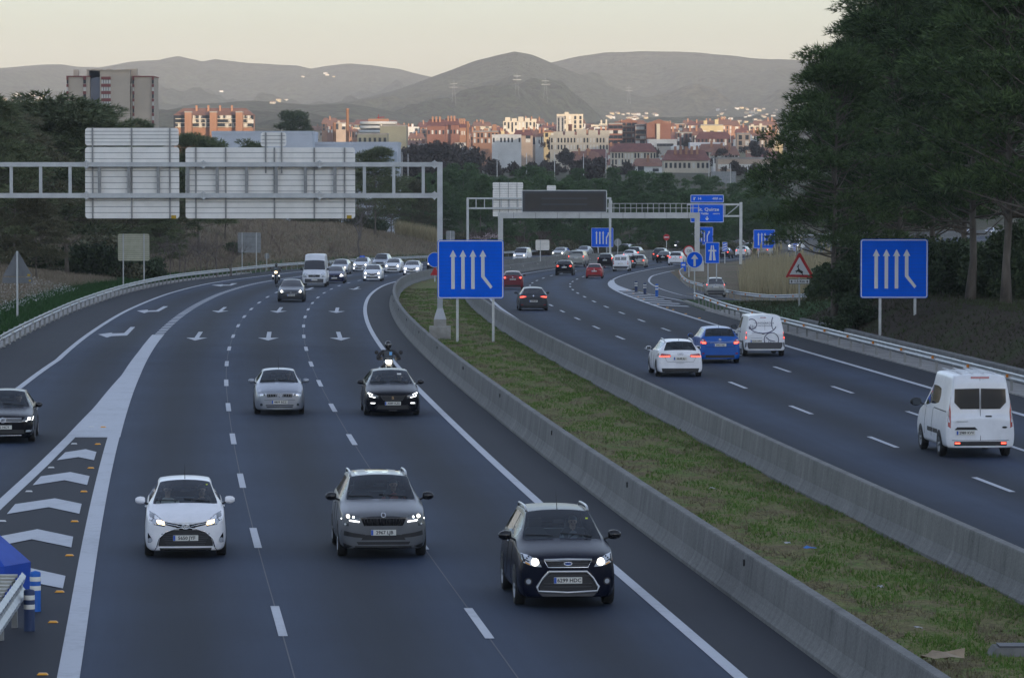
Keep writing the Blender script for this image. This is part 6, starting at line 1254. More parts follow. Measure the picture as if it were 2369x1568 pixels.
def bush_mesh(seed, r, h, n, size, m, k=3):
    rng = np.random.default_rng(seed); nc = 16; cs = rng.normal(0, .45, (nc, 3))*np.array([r, r, 0]) + np.stack([np.zeros(nc), np.zeros(nc), h*(.25 + .6*rng.random(nc))], 1); cs[:, 2] *= 1 - .35*np.clip(np.hypot(cs[:, 0], cs[:, 1])/r, 0, 1)
    c = np.concatenate([q + (lambda u: u/np.linalg.norm(u, axis=1, keepdims=True)*(.4 + .6*rng.random((n//nc, 1))))(rng.normal(0, 1, (n//nc, 3)))*np.array([r*.42, r*.42, h*.28]) for q in cs]); c[:, 2] = np.maximum(c[:, 2], .05)
    v, f = leaves(c, size, rng, k); return npmesh('foliage', v, f, m)
def plant(name, label, cat, parts, x, y, rz=0.0, sc=1.0, group=None, z=None, sz=None):
    t = thing(name, label, cat, (x, y, (gx(x, y) if z is None else z) - .1), rz, group); t.scale = (sc, sc, sz or sc)
    for nm, me in parts: inst(nm, me, t)
    return t
def U(u, y): return (u - UC)/F_PX*y
rnd = random.Random(11)
# ---- tall pines on the right bank (near)
BIG = [pine_mesh(20+i, 16.5, 4.9, .27, 120, 130, .34, .05, 4, LM_DARK, lean=(.0, .012, -.01, .015)[i]) for i in range(4)]
for i, (u, y, sc, v_, lb) in enumerate([(1932, 218, .84, 0, 'slim-trunked pine at the left end of the right bank beside the deer sign'), (2020, 250, .98, 1, 'dense pine behind the deer sign and the blue lane sign'), (2060, 236, 1.06, 2, 'broad pine with a thick trunk directly behind the blue lane sign'), (2085, 226, 1.0, 3, 'pine whose boughs hang over the right corner of the blue lane sign'), (2160, 262, 1.22, 0, 'tallest pine behind the middle of the right bank'),
        (2243, 200, 1.02, 1, 'leaning pine with a bare trunk right of the blue lane sign'), (2325, 192, 1.05, 2, 'dark pine with a curved trunk near the right edge'), (2420, 186, 1.1, 3, 'pine cut off by the right edge of the picture'), (2330, 245, 1.28, 0, 'tall pine in the back row near the right edge'), (2240, 285, 1.3, 2, 'back-row pine seen above the leaning trunk'), (2050, 300, 1.15, 3, 'back-row pine at the left end of the right bank')]):
    plant('pine_tree', lb, 'tree', [('trunk', BIG[v_][0]), ('crown', BIG[v_][1])], U(u, y), y, rnd.random()*6.28, sc, 'pines on the right bank')
SHR = [bush_mesh(60+i, 1.6, 2.6, 2600, .085, LM_SHRUB, 3) for i in range(3)]
for i, (u, y, sc) in enumerate([(1975, 206, .8), (1990, 216, 1.1), (1955, 262, 1.2), (2010, 222, 1.4), (2175, 206, 1.0), (2215, 226, 1.3), (2290, 210, 1.2), (2345, 204, 1.3), (2390, 200, 1.2), (2140, 236, 1.4), (2075, 240, 1.3), (1925, 270, 1.1), (2265, 222, 1.0), (2370, 218, 1.5), (2000, 318, 2.0), (2070, 325, 2.2), (2130, 318, 2.0), (2200, 330, 2.0), (2330, 326, 2.2)]):
    plant('shrub', ['dark shrub at the left edge of the blue sign under the pines', 'dark shrub just behind the left edge of the blue sign', 'dark shrub in the back row near the deer sign', 'tall dark shrub behind the blue sign posts', 'dark shrub touching the right edge of the blue sign', 'dark shrub left of the leaning pine trunk', 'dark shrub between the leaning trunk and the curved trunk', 'dark shrub in front of the curved pine trunk', 'dark shrub at the right edge of the picture', 'dark shrub in the back row right of the blue sign', 'dark shrub in the back row behind the blue sign', 'dark shrub at the foot of the slim pine by the deer sign', 'dark shrub behind the leaning pine trunk', 'largest dark shrub in the back row at the right edge', 'far dark thicket behind the deer sign pines', 'far dark thicket behind the blue sign top', 'far dark thicket right of the blue sign top', 'far dark thicket left of the leaning trunk', 'far dark thicket behind the curved trunk'][i], 'shrub', [('foliage', SHR[i % 3]), ('stems', MB().tube([(0, 0, 0), (.1, .05, 1.2)], [.06, .02], 5).mesh('stems', M_BARK))], U(u, y), y, rnd.random()*6.28, sc, 'shrubs under the right-hand pines')
BARE = [bare_mesh(40+i, 7.0, .5, 5) for i in range(3)]; BAREB = [bare_mesh(50+i, 5.0, .6, 4, noisy('brown_twigs', (.11, .09, .08), (.18, .15, .135), 2, .95), .06) for i in range(3)]
for i, (u, y, sc) in enumerate([(1995, 262, .9), (2050, 270, 1.0), (2110, 268, .9)]): plant('bare_tree', ['pale bare tree behind the deer sign under the pines', 'pale bare tree right behind the blue lane sign top', 'pale bare tree under the pines right of the lane sign'][i], 'tree', [('branches', BARE[i])], U(u, y), y, i*2.0, sc)
# ---- wood on the left
LM_LEFT = leafmat('pine_needles_grey_green', (.05, .068, .036), (.095, .125, .062), (.18, .20, .105))
MIDP = [pine_mesh(70+i, 14.0, 5.0, .22, 95, 95, .40, .075, 4, (LM_OLIVE if i == 2 else LM_LEFT)) for i in range(3)]
for i, (u, y, sc, v_, lb) in enumerate([(155, 342, 1.0, 0, 'big pine with a thick bare trunk on the left bank'), (35, 318, .80, 2, 'greyish pine behind the triangular sign back'), (-45, 300, .88, 1, 'pine cut off by the left edge of the picture'), (95, 385, 1.0, 1, 'pine in the second row left of the thick trunk'), (250, 388, .92, 2, 'olive tree crown rising above the left sign back'), (215, 420, 1.0, 0, 'pine in front of the apartment tower'), (330, 405, .66, 2, 'grey-green tree below the left sign back'), (15, 410, 1.0, 0, 'back-row pine at the far left'), (300, 440, .85, 1, 'pine right of the apartment tower base'), (400, 430, .62, 1, 'low pine between the two sign backs'),
        (460, 440, .88, 1, 'rounded dark pine showing between the two sign backs'), (520, 470, .6, 0, 'low pine left of the dry grass mound'), (585, 560, .75, 0, 'pine on top of the dry grass mound, left'), (660, 575, .66, 2, 'olive pine behind the dry grass mound'), (740, 590, .64, 1, 'pine behind the right end of the mound'), (805, 585, .68, 0, 'pine behind the wide sign back'), (868, 560, .82, 1, 'large rounded pine below the white school building'), (905, 600, .62, 0, 'pine at the right of the wide sign back'), (955, 610, .6, 2, 'low olive pine left of the near gantry post'), (85, 300, .42, 2, 'low scrubby pine at the foot of the thick trunk'), (370, 385, .45, 1, 'low scrubby pine behind the yellowish sign back')]):
    plant('pine_tree', lb, 'tree', [('trunk', MIDP[v_][0]), ('crown', MIDP[v_][1])], U(u, y), y, rnd.random()*6.28, sc, 'trees of the left-hand wood').children[0].scale = (2.0, 2.0, 1) if i == 0 else (1.2, 1.2, 1)
for i, (u, y, sc) in enumerate([(395, 375, 1.1), (430, 382, 1.2), (465, 378, 1.1), (500, 390, 1.2), (360, 370, 1.0), (415, 395, 1.3), (535, 400, 1.0), (480, 400, 1.2)]): plant('bare_shrub', 'leafless grey shrub between the two slatted sign backs by the guard rail', 'shrub', [('branches', BAREB[i % 3])], U(u, y), y, i*1.3, sc, 'leafless shrubs by the left guard rail')
ORD0 = 'first second third fourth fifth sixth seventh eighth ninth tenth eleventh twelfth thirteenth fourteenth fifteenth sixteenth seventeenth eighteenth nineteenth twentieth'.split() + ['twenty-first', 'twenty-second', 'twenty-third', 'twenty-fourth']; BARER = [bare_mesh(150+i, 4.5, .7, 5, noisy('reddish_twigs', (.10, .07, .06), (.16, .115, .10), 2, .95), .05) for i in range(2)]
SHL = [bush_mesh(80+i, 2.2, 2.6, 1500, .13, (LM_SHRUB, LM_OLIVE)[i % 2], 3) for i in range(2)]
for i, (u, y, sc) in enumerate([(215, 352, 1.3), (260, 356, 1.2), (300, 362, 1.1), (230, 372, 1.5), (340, 366, .9), (100, 362, 1.0), (60, 345, 1.2), (0, 330, 1.2), (550, 455, .7), (770, 575, 1.2), (700, 570, 1.2), (620, 560, 1.0), (860, 590, 1.1), (820, 570, 1.0)]): plant('shrub', ['scrub bush right of the thick bare trunk', 'scrub bush midway between thick trunk and yellowish sign back', 'scrub bush left of the yellowish sign back', 'scrub bush in the back row right of the thick trunk', 'small scrub bush behind the yellowish sign back', 'scrub bush left of the thick bare trunk', 'scrub bush above the triangular sign back', 'scrub bush at the left edge of the picture', 'small scrub bush beside the grey sign back', 'scrub bush on the right shoulder of the mound', 'scrub bush on the middle of the mound crest', 'scrub bush on the left of the mound crest', 'scrub bush at the foot of the pale-trunked bare tree', 'scrub bush at the right end of the mound'][i], 'shrub', [('foliage', SHL[i % 2])], U(u, y), y, i*.9, sc, 'scrub bushes on the left bank')
for i in range(24):
    u = 380 + 19*i; y = 455 + 75*rnd.random() if u > 540 else 395 + 30*rnd.random(); plant('bare_shrub', f'{ORD0[i]} reddish-brown leafless shrub from the left on the bank behind the gantry', 'shrub', [('branches', BARER[i % 2])], U(u, y), y, i*1.9, rnd.uniform(.55, .9), 'reddish-brown shrubs on the left bank')
plant('bare_tree', 'bare pale-trunked tree standing right of the wide sign back', 'tree', [('branches', BARE[0])], U(833, 520), 520, 1.0, 1.5)
# ---- belt of rounded pines below the town
BELT = [pine_mesh(90+i, 9.0, 3.4, .12, 60, 60, .36, .10, 4, LM_MID, prof=('round', 'cone', 'round')[i], flat=.8, limbs=False) for i in range(3)]
marks = [(1040, 'left of the message board'), (1160, 'behind the truss gantry'), (1320, 'behind the dark message board'), (1440, 'right of the message board'), (1560, 'left of the exit sign'), (1680, 'behind the blue exit sign'), (2000, 'right of the exit sign')]
ORD = 'zeroth first second third fourth fifth sixth seventh eighth ninth tenth eleventh twelfth thirteenth fourteenth fifteenth sixteenth seventeenth eighteenth nineteenth twentieth'.split(); ORD += ['twenty-' + q for q in ORD[1:10]]
def near(u): return next(m for q, m in marks if u < q)
for row, (y, u0, u1, st, sc, nm) in enumerate([(612, 1170, 1700, 62, .55, 'lowest'), (655, 985, 1790, 46, .92, 'lower'), (705, 960, 1810, 38, 1.0, 'middle'), (770, 970, 1800, 38, .84, 'upper')]):
    u = u0; kk = 0
    while u < u1:
        kk += 1
        yy = y + rnd.uniform(-14, 14); uu = u + rnd.uniform(-12, 12)
        plant('pine_tree', f'{ORD[kk]} rounded pine from the left in the {nm} row of the belt', 'tree', [('trunk', BELT[0][0]), ('crown', BELT[rnd.randrange(3)][1])], U(uu, yy), yy, rnd.random()*6.28, sc*rnd.uniform(.82, 1.15), f'{nm} row of belt pines')
        u += st
for i in range(26):
    u = rnd.uniform(1000, 1760); y = rnd.uniform(615, 650); plant('bare_tree', f'bare brownish tree at the foot of the pine belt, {near(u)}', 'tree', [('branches', BAREB[i % 3])], U(u, y), y, i*1.1, rnd.uniform(.6, 1.1), 'bare trees at the foot of the belt')
for i in range(22):
    u = 1040 + 34*i + rnd.uniform(-10, 10); y = rnd.uniform(596, 612); plant('shrub', f'low brown and olive scrub behind the far guard rail, {near(u)}', 'shrub', [('foliage', SHL[1] if i % 3 else SHL[0])], U(u, y), y, i*.7, rnd.uniform(.55, .9), 'scrub behind the far guard rail')
BLO = bush_mesh(99, 1.6, 3.0, 700, .07, LM_BLOS, 2)
for u, y, sc, lb in ((1104, 600, .8, 'pink-white blossoming almond tree right of the near gantry post'), (1140, 606, 1.0, 'whitish blossoming almond tree left of the white gantry leg')): plant('almond_tree', lb, 'tree', [('branches', BAREB[0]), ('blossom', BLO)], U(u, y), y, u, sc)
CYP = pine_mesh(120, 9, .75, .03, 60, 40, .3, .09, 4, LM_CYP, prof='cone', limbs=False)
for u, y, sc, lb in ((968, 690, 1.0, 'dark narrow cypress left of the near gantry post'), (1003, 690, .95, 'dark narrow cypress close to the near gantry post')): plant('cypress', lb, 'tree', [('trunk', CYP[0]), ('crown', CYP[1])], U(u, y), y, 0, sc)
# ---- grass, reeds, dry stalks, flowers: uncountable
def scatter(name, pts, ln, w, m, k=3, seed=1, spread=.35, lab=None):
    rng = np.random.default_rng(seed); c = np.array(pts); d = np.tile([0, 0, 1.0], (len(c), 1)); v, f = blades(c, d, ln, w, rng, k, spread); o = link(bpy.data.objects.new(name, npmesh(name, v, f, m))); tag(o, lab[0] if lab else None, lab[1] if lab else None, kind='stuff'); return o
LG1 = leafmat('grass_blades', (.055, .125, .018), (.10, .195, .034), (.22, .22, .09)); LG2 = leafmat('straw_blades', (.10, .085, .05), (.16, .135, .085), (.23, .2, .13)); LG3 = leafmat('reed_stalks', (.16, .14, .07), (.26, .22, .125), (.36, .31, .19)); LG4 = leafmat('lush_verge', (.012, .04, .010), (.022, .07, .016), (.04, .10, .03)); LG5 = leafmat('dry_bank_grass', (.12, .095, .066), (.19, .155, .11), (.28, .235, .17))
def rpts(n, sf, y0, y1, near_bias=1.0):
    o = []
    for _ in range(n):
        y = y0 + (y1-y0)*rnd.random()**near_bias; s = sf(); o.append((xb(y)+s, y, gz(s, y) - .01))
    return o
def clumpf(x, y): return math.sin(x*1.3 + y*.37)*math.sin(y*.22 - x*.5) + .6*math.sin(x*2.9 - y*.71)
pts = rpts(60000, lambda: rnd.uniform(-4.6, -.02), 60, 335, 1.7)
g1 = [p for p in pts if clumpf(p[0], p[1]) + 1.4*((p[0]-xb(p[1])) > -1.1) > .02]; g2 = [p for p in pts if clumpf(p[0], p[1]) < .15 and rnd.random() < .7]
scatter('median_grass', g1, .09, .022, LG1, 3, 1, .45, ('green grass covering the median between the barriers', 'grass')); scatter('median_straw', g2, .10, .018, LG2, 3, 2, .9, ('dry straw patches in the median grass', 'grass'))
scatter('verge_grass', rpts(16000, lambda: rnd.uniform(-29.2, -25.6), 180, 420), .28, .05, LG4, 3, 3, .5, ('lush green weeds along the left guard rail', 'grass'))
fl = np.array(rpts(3200, lambda: rnd.uniform(-31, -27.5), 200, 300)); fl[:, 2] += .22 + .12*RNG.random(len(fl)); v, f = leaves(fl, .04, RNG, 1); tag(link(bpy.data.objects.new('white_flowers', npmesh('white_flowers', v, f, mat('petal_white', (.6, .6, .58), .7)))), 'small white wildflowers above the green verge', 'flowers', kind='stuff')
scatter('dry_bank_grass', rpts(26000, lambda: -28.5 - 22*rnd.random()**1.2, 205, 345) + rpts(34000, lambda: -26.5 - 30*rnd.random(), 400, 600), .42, .06, LG5, 3, 4, .35, ('dry tan grass on the left bank and mound', 'grass'))
scatter('right_bank_grass', rpts(14000, lambda: 16.6 + 8*rnd.random(), 120, 285), .18, .03, leafmat('bank_weeds', (.025, .022, .014), (.045, .05, .022), (.05, .085, .022)), 3, 5, .6, ('sparse weeds on the dark right bank', 'grass'))
scatter('reed_bed', rpts(9000, lambda: 24.5 + 24*rnd.random(), 372, 475), 2.3, .05, LG3, 3, 6, .13, ('tall straw-coloured reeds beside the slip road', 'reeds'))
pl = np.array(rpts(140, lambda: 25 + 22*rnd.random(), 372, 460)); st = MB()
for x, y, z in pl[:110]:
    hgt = 2.7 + 1.2*rnd.random(); st.tube([(x, y, z), (x+.1, y, z+hgt)], [.02, .012], 3, cap=False); st.tube([(x+.1, y, z+hgt-.1), (x+.13, y, z+hgt+.25), (x+.2, y, z+hgt+.6)], [.04, .10, .015], 5, cap=False)
tag(st.build('reed_plumes', LG3, None, False), 'feathery reed plumes standing above the reed bed', 'reeds', kind='stuff')
scatter('far_reeds', [(U(u, 592) , y, gx(U(u, 592), y) - .1) for u, y in [(rnd.uniform(918, 1012), rnd.uniform(584, 600)) for _ in range(1800)]], 1.9, .07, LG3, 3, 7, .16, ('dry reeds behind the guard rail left of the near gantry post', 'reeds'))
scatter('scrub_brown', [(x, y, gx(x, y)) for x, y in [(U(rnd.uniform(1000, 1800), 1) * yy, yy) for yy in [rnd.uniform(600, 690) for _ in range(14000)]]], .9, .10, leafmat('brown_scrub', (.04, .03, .022), (.075, .055, .04), (.11, .085, .06)), 3, 8, .5, ('brown dead undergrowth below the pine belt', 'undergrowth'))
# ================================================================ town
def wallmat(name, c, v=.12): return noisy(name, tuple(x*(1-v) for x in c), tuple(min(1, x*(1+v)) for x in c), .15, .85, detail=6)
WM = {'cream': wallmat('cream_render', (.52, .46, .36)), 'white': wallmat('white_render', (.60, .59, .56)), 'brick': wallmat('red_brick_wall', (.23, .105, .075)), 'orange': wallmat('orange_brick_wall', (.34, .175, .105)), 'olive': wallmat('olive_grey_render', (.27, .26, .19)), 'grey': wallmat('grey_render', (.33, .32, .30)), 'tan': wallmat('tan_render', (.38, .29, .22)), 'yellow': wallmat('yellow_render', (.52, .42, .24)), 'brown': wallmat('brown_brick_wall', (.18, .09, .07)), 'pale': wallmat('cool_white_cladding', (.50, .53, .58))}
M_TILE = noisy('roof_tiles', (.20, .10, .07), (.28, .14, .095), .5, .9); M_TILED = noisy('old_roof_tiles', (.15, .06, .05), (.22, .09, .07), .5, .9); M_FLAT = noisy('flat_roof', (.25, .23, .21), (.34, .32, .29), .4, .9)
M_WIN = mat('window_glass', (.02, .025, .035), .12, spec=.8); M_WINL = mat('pale_shutter', (.55, .53, .48), .6); M_AWN = mat('red_spandrel', (.20, .05, .045), .7)
TB = {}
def building(label, u0, u1, v0, v1, y, wall, roof='flat', rows=3, cols=4, win=None, dep=None, wsize=None, rot=0.0, cat='building', name='building', sh=(.5, .5), tops=0, band=None):
    a = at(u0, v0, y); b = at(u1, v0, y); w = b.x - a.x; zt = a.z; zb = min(gx((a.x+b.x)/2, y) - 2, at(u0, v1, y).z); h = zt - zb; d = dep or min(26, max(9, w*.7))
    t = thing(name, label, cat, ((a.x+b.x)/2, y + d/2, zb), rot, None); hw = w/2
    WMm = WM[wall] if isinstance(wall, str) else wall
    MB().bbox(-hw, hw, -d/2, d/2, 0, h).build('wall', WMm, t)
    if roof == 'flat':
        r = MB(); 
        for x0, x1, y0, y1 in ((-hw, hw, -d/2-.05, -d/2+.2), (-hw, hw, d/2-.2, d/2+.05), (-hw-.05, -hw+.2, -d/2, d/2), (hw-.2, hw+.05, -d/2, d/2)): r.bbox(x0, x1, y0, y1, h+.01, h+.5)
        r.bbox(-hw+.2, hw-.2, -d/2+.2, d/2-.2, h+.02, h+.12); o = r.build('roof', M_FLAT if wall not in ('white', 'pale', 'cream') else WMm, t)
        for k in range(tops): MB().bbox(-hw + w*(k+.3)/max(1, tops), -hw + w*(k+.3)/max(1, tops) + w*.16, -d*.2, d*.2, h+.1, h+1.2+1.6*rnd.random()).build('roof_hut', WMm, o)
    elif roof == 'gable':
        rh = w*.18; MB().prism([(-hw-.4, h-.1), (hw+.4, h-.1), (0, h+rh)], -d/2-.3, d/2+.3, 'xz').build('roof', M_TILE, t)
    elif roof in ('hip', 'tile', 'tiled'):
        rh = min(3.2, d*.22); m = M_TILED if roof == 'tiled' else M_TILE; mb = MB(); mb.add([(-hw-.4, -d/2-.4, h), (hw+.4, -d/2-.4, h), (hw+.4, d/2+.4, h), (-hw-.4, d/2+.4, h), (-hw*.8, 0, h+rh), (hw*.8, 0, h+rh)], [(0, 1, 5, 4), (1, 2, 5), (2, 3, 4, 5), (3, 0, 4), (3, 2, 1, 0)]); o = mb.build('roof', m, t)
        for k in range(tops): x = -hw*.6 + w*.6*(k+.5)/max(1, tops); MB().bbox(x-.35, x+.35, -d*.22, -d*.22+.7, h+.3, h+rh+1.0).build('chimney', WM['orange'], o)
    if rows and cols:
        ww, wh = wsize or (min(1.8, w/cols*.5), min(1.5, h/rows*.5)); ms = [M_WIN, M_WINL]
        key = (round(ww, 1), round(wh, 1), win or 'x'); 
        if key not in TB: TB[key] = [MB().bbox(-ww/2, ww/2, -.06, .02, -wh/2, wh/2).mesh('window', q) for q in (ms if win is None else [win, win])]
        vis = (at(u0, v0, y).z - at(u0, v1, y).z); rh = vis/rows
        for r in range(rows):
            for c_ in range(cols): inst('window', TB[key][0 if rnd.random() < .7 else 1], t, (-hw + w*(c_+.5)/cols, -d/2, h - rh*(r+.55)))
        if band:
            for r in range(rows): MB().bbox(-hw*.97, hw*.97, -d/2-.6, -d/2, h - rh*(r+.98), h - rh*(r+.80)).build('balcony', band, t)
    return t
# apartment tower on the left
TY = 900.0; a = at(153, 178, TY); b = at(352, 178, TY); zb = gx(0, TY) - 2
t = thing('apartment_tower', 'tall grey apartment tower with red-banded window columns behind the left wood', 'building', ((a.x+b.x)/2, TY, zb)); cx = t.location.x
def TQ(u, v): p = at(u, v, TY); return p.x - cx, p.z - zb
WT = wallmat('tower_render', (.46, .385, .30), .08); WT2 = wallmat('tower_side_render', (.20, .21, .25), .08)
for u0, u1, v0, yo, m in ((153, 206, 178, 1.5, WT), (203, 236, 163, 3.0, WT2), (231, 300, 164, 0, WT), (274, 318, 176, 4.5, WT), (306, 352, 178, 2.0, WT)):
    x0, z1 = TQ(u0, v0); x1 = TQ(u1, v0)[0]; MB().bbox(x0, x1, yo, yo+14, 0, z1).build('wall', m, t)
    MB().bbox(x0-.1, x1+.1, yo-.25, yo+14, z1, z1+.22).build('parapet', M_AWN if u0 in (153, 306) else WT, t)
for k in range(8):
    zt_ = TQ(0, 178 + 16.8*k)[1]
    for u0, u1, yo, fw in ((233.5, 255.5, 0, 1), (190, 197, 1.5, 1), (151.5, 156, 1.2, 1), (304, 308, 1.9, 1), (349, 354, 1.7, 1)):
        x0, x1 = TQ(u0, 0)[0], TQ(u1, 0)[0]; MB().bbox(x0, x1, yo-.30, yo+.2, zt_ - .62, zt_).build('red_band', M_AWN, t)
        MB().bbox(x0+.05, x1-.05, yo-.12, yo+.2, zt_ - 1.45, zt_ - .63).build('window', M_WINL if u1-u0 > 10 or k % 2 else M_WIN, t)
        if u1-u0 > 10:
            for q in (.25, .5, .75): MB().bbox(x0 + (x1-x0)*q - .05, x0 + (x1-x0)*q + .05, yo-.15, yo-.1, zt_-1.45, zt_-.63).build('mullion', M_WIN, t)
for u, v0, v1, w in ((172, 161, 178, .5), (206, 160, 170, .8), (220, 159, 168, 1.2), (248, 159, 166, .5), (275, 160, 167, .8), (300, 159, 178, 1.3)):
    x, z1 = TQ(u, v0); MB().bbox(x-w, x+w, 3, 5, TQ(0, v1)[1] - 1, z1).build('chimney', WT, t)
st = MB(); zz = TQ(0, 195)[1]
for k in range(9): x0, x1 = TQ(283, 0)[0], TQ(303, 0)[0]; z = zz - k*1.45; st.tube([(x0 if k % 2 else x1, 1.2, z), (x1 if k % 2 else x0, 1.2, z-1.45)], .10, 4); 
for u in (283, 303): st.tube([(TQ(u, 0)[0], 1.1, zz+.3), (TQ(u, 0)[0], 1.1, zz-13)], .10, 4)
st.build('fire_stair', WM['cream'], t)
building('long orange brick block with a red roof and balconies lit by the low sun', 403, 585, 267, 295, 1520, 'orange', 'tile', 3, 26, None, 12, (1.6, 1.5), tops=4, band=WM['cream'])
for i, u in enumerate((435, 493, 553)): building(f'orange stair tower of the long sunlit block, {["left", "middle", "right"][i]} one', u-8, u+8, 261, 295, 1515, 'orange', 'flat', 0, 0, dep=6)
building('long low white school block behind the wide sign back', 490, 722, 311, 400, 650, 'pale', 'flat', 1, 7, None, 20, (1.6, 1.6))
building('white glass-cornered school wing right of the wide sign back', 722, 921.5, 336, 400, 660, 'pale', 'flat', 0, 0, None, 16); 
t = thing('glazed_front', 'pale glazed end of the white school wing beside the pines', 'building', (at(886, 350, 659).x, 659, at(0, 398, 659).z)); 
for k in range(7): MB().bbox(-2.1 + k*.62, -2.1 + k*.62 + .56, -.05, .05, 0, 3.2).build('pane', mat('pale_pane', (.35, .4, .46), .2, coat=.5), t)
for k in range(14): MB().bbox(at(500 + 16*k, 0, 655).x, at(506 + 16*k, 0, 655).x, 655, 657, at(0, 311, 655).z+.1, at(0, 305 + 2*(k % 3), 655).z).build('x', M_FLAT) if False else None
building('round-fronted white office block with a red crane on its roof', 848, 906, 287, 312, 1420, 'white', 'flat', 0, 0, None, 14)
t = thing('office_drum', 'white drum-shaped office floors with dark window bands under a red crane', 'building', (at(874, 300, 1410).x, 1418, at(0, 320, 1410).z)); zz = t.location.z
for v0, v1 in ((281, 288), (291, 298), (301, 308)): MB().lathe([(6.2, at(0, v1, 1410).z-zz), (6.3, at(0, v1, 1410).z-zz), (6.3, at(0, v0, 1410).z-zz), (.1, at(0, v0, 1410).z-zz)], 28).build('floor_ring', WM['white'], t)
MB().lathe([(5.9, -2), (5.9, at(0, 283, 1410).z-zz)], 28).build('window_band', M_WIN, t); zt_ = at(0, 281, 1410).z - zz
MB().bbox(-3.5, 3.5, -1, 2, zt_, zt_+.9).build('roof_hut', WM['orange'], t); MB().tube([(0, 0, zt_), (0, 0, zt_+2.4)], .12, 4).tube([(-.6, 0, zt_+1.3), (2.0, 0, zt_+1.5)], .12, 4).build('crane', M_SRED, t)
building('plain olive-grey hall below the round-fronted office', 879, 940, 293, 325, 1380, 'olive', 'flat', 0, 0, dep=18); building('long low olive-grey hall left of the bare trees', 827, 896, 312, 335, 1300, 'olive', 'flat', 1, 6, dep=14)
for i, (u0, u1, v0, w_, r_, l_) in enumerate([(988, 1030, 292, 'brick', 'tiled', 'house with dark red roofs and chimneys behind the bare trees, left'), (1026, 1062, 290, 'brick', 'tiled', 'house with dark red roofs and chimneys behind the bare trees, middle'), (1056, 1082, 296, 'orange', 'tiled', 'house with dark red roofs and chimneys behind the bare trees, right')]): building(l_, u0, u1, v0, 318, 1600 + 20*i, w_, r_, 1, 5, dep=12, tops=3)
building('tall cream tower block with scattered small windows in the town centre', 1288, 1349, 267, 318, 1750, 'cream', 'flat', 5, 5, None, 12, (.9, 1.4), tops=1); building('slim shaded side of the tall cream tower block, shade painted grey', 1288, 1306, 272, 318, 1745, 'grey', 'flat', 5, 2, None, 4, (.7, 1.6))  # second block: shade on the tower's left face, put into grey walls
for i, (u0, u1, v0, y, rf, l_) in enumerate([(1408, 1440, 288, 1560, 'flat', 'red brick apartment block at the left of the brick group'), (1436, 1474, 281, 1570, 'gable', 'red brick apartment block with a pitched top and balconies'), (1470, 1502, 291, 1555, 'flat', 'red brick apartment block with stacked balconies'), (1496, 1552, 286, 1545, 'gable', 'broad red brick gable wall at the right of the brick group')]): building(l_, u0, u1, v0, 345, y, 'brick' if i != 2 else 'brown', rf, 5 if i < 3 else 0, 3 if i < 3 else 0, None, 16, (1.6, 1.2), band=WM['tan'] if i in (1, 2) else None)
building('pale stair slot in the broad red brick gable', 1519, 1527, 290, 345, 1543.5, 'cream', 'flat', 0, 0, dep=2)
building('white modern block with a long dark window strip below the brick group', 1500, 1566, 326, 352, 1330, 'white', 'flat', 0, 0, dep=14); t = building('dark strip-window front of the white modern block', 1520, 1558, 332, 339, 1329.6, WM['grey'], 'none', 1, 12, M_WIN, .4, (.36, .8))
building('yellow apartment block with a roof hut', 1621, 1673, 291, 320, 1650, 'yellow', 'flat', 1, 3, dep=12, tops=2); building('brown brick flats right of the broad gable', 1565, 1602, 309, 345, 1500, 'brown', 'flat', 4, 4, dep=12); building('wide dark brown brick block in the middle of the town', 1612, 1692, 322, 345, 1480, 'brown', 'tiled', 3, 9, dep=12)
building('beige office slab with narrow windows near the pines', 1705, 1736, 311, 350, 1420, 'tan', 'flat', 3, 2, dep=10); building('long blank beige hall at the right of the town', 1661, 1725, 350, 372, 1280, 'olive', 'flat', 0, 0, dep=14); building('tan factory with a row of white windows at the edge of the pines', 1661, 1785, 368, 400, 1180, 'tan', 'flat', 1, 14, M_WINL, 14, (1.0, 1.3))
building('cream terrace of houses under a brown roof, centre', 1414, 1518, 352, 382, 1260, 'cream', 'tiled', 2, 14, dep=12); building('long red-brown tiled roof with chimneys right of the water tower', 1536, 1642, 372, 392, 1200, 'cream', 'tiled', 1, 10, dep=14, tops=5); building('white hall with bluish glazing and a red door', 1596, 1676, 333, 350, 1400, 'pale', 'flat', 1, 12, dep=12)
building('long cream building with arched windows below the cream tower', 1273, 1408, 316, 348, 1380, 'cream', 'flat', 2, 18, dep=14, tops=5); building('cream stepped terrace apartments on the skyline', 1164, 1240, 283, 305, 1900, 'cream', 'flat', 3, 9, dep=16, tops=5); building('orange apartment houses left of the stepped terrace', 1094, 1153, 306, 332, 1500, 'orange', 'flat', 2, 7, dep=12, tops=3); building('white low hall under the orange apartment houses', 1138, 1206, 315, 332, 1440, 'white', 'flat', 1, 8, dep=12); building('small yellow gabled house by the cream tower', 1258, 1285, 306, 318, 1600, 'yellow', 'gable', 1, 2, dep=9)
def chimney(label, u, v0, v1, y, r, m='orange'):
    p = at(u, v1, y); h = at(u, v0, y).z - p.z; t = thing('factory_chimney', label, 'chimney', (p.x, y, p.z - 8)); MB().lathe([(r*1.3, 0), (r, h+8), (r*1.15, h+8.05), (r*1.15, h+8.6), (.1, h+8.6)], 14).build('shaft', WM[m], t)
chimney('tall slender brick factory chimney left of the round office', 804, 255, 320, 1480, .5); chimney('short brick factory chimney left of the tall one', 774, 288, 320, 1480, .5); chimney('brick factory chimney in front of the cream tower block', 1319, 292, 345, 1400, .6, 'brown'); chimney('thin brick chimney right of the dark red roofs', 1082, 285, 310, 1600, .5)
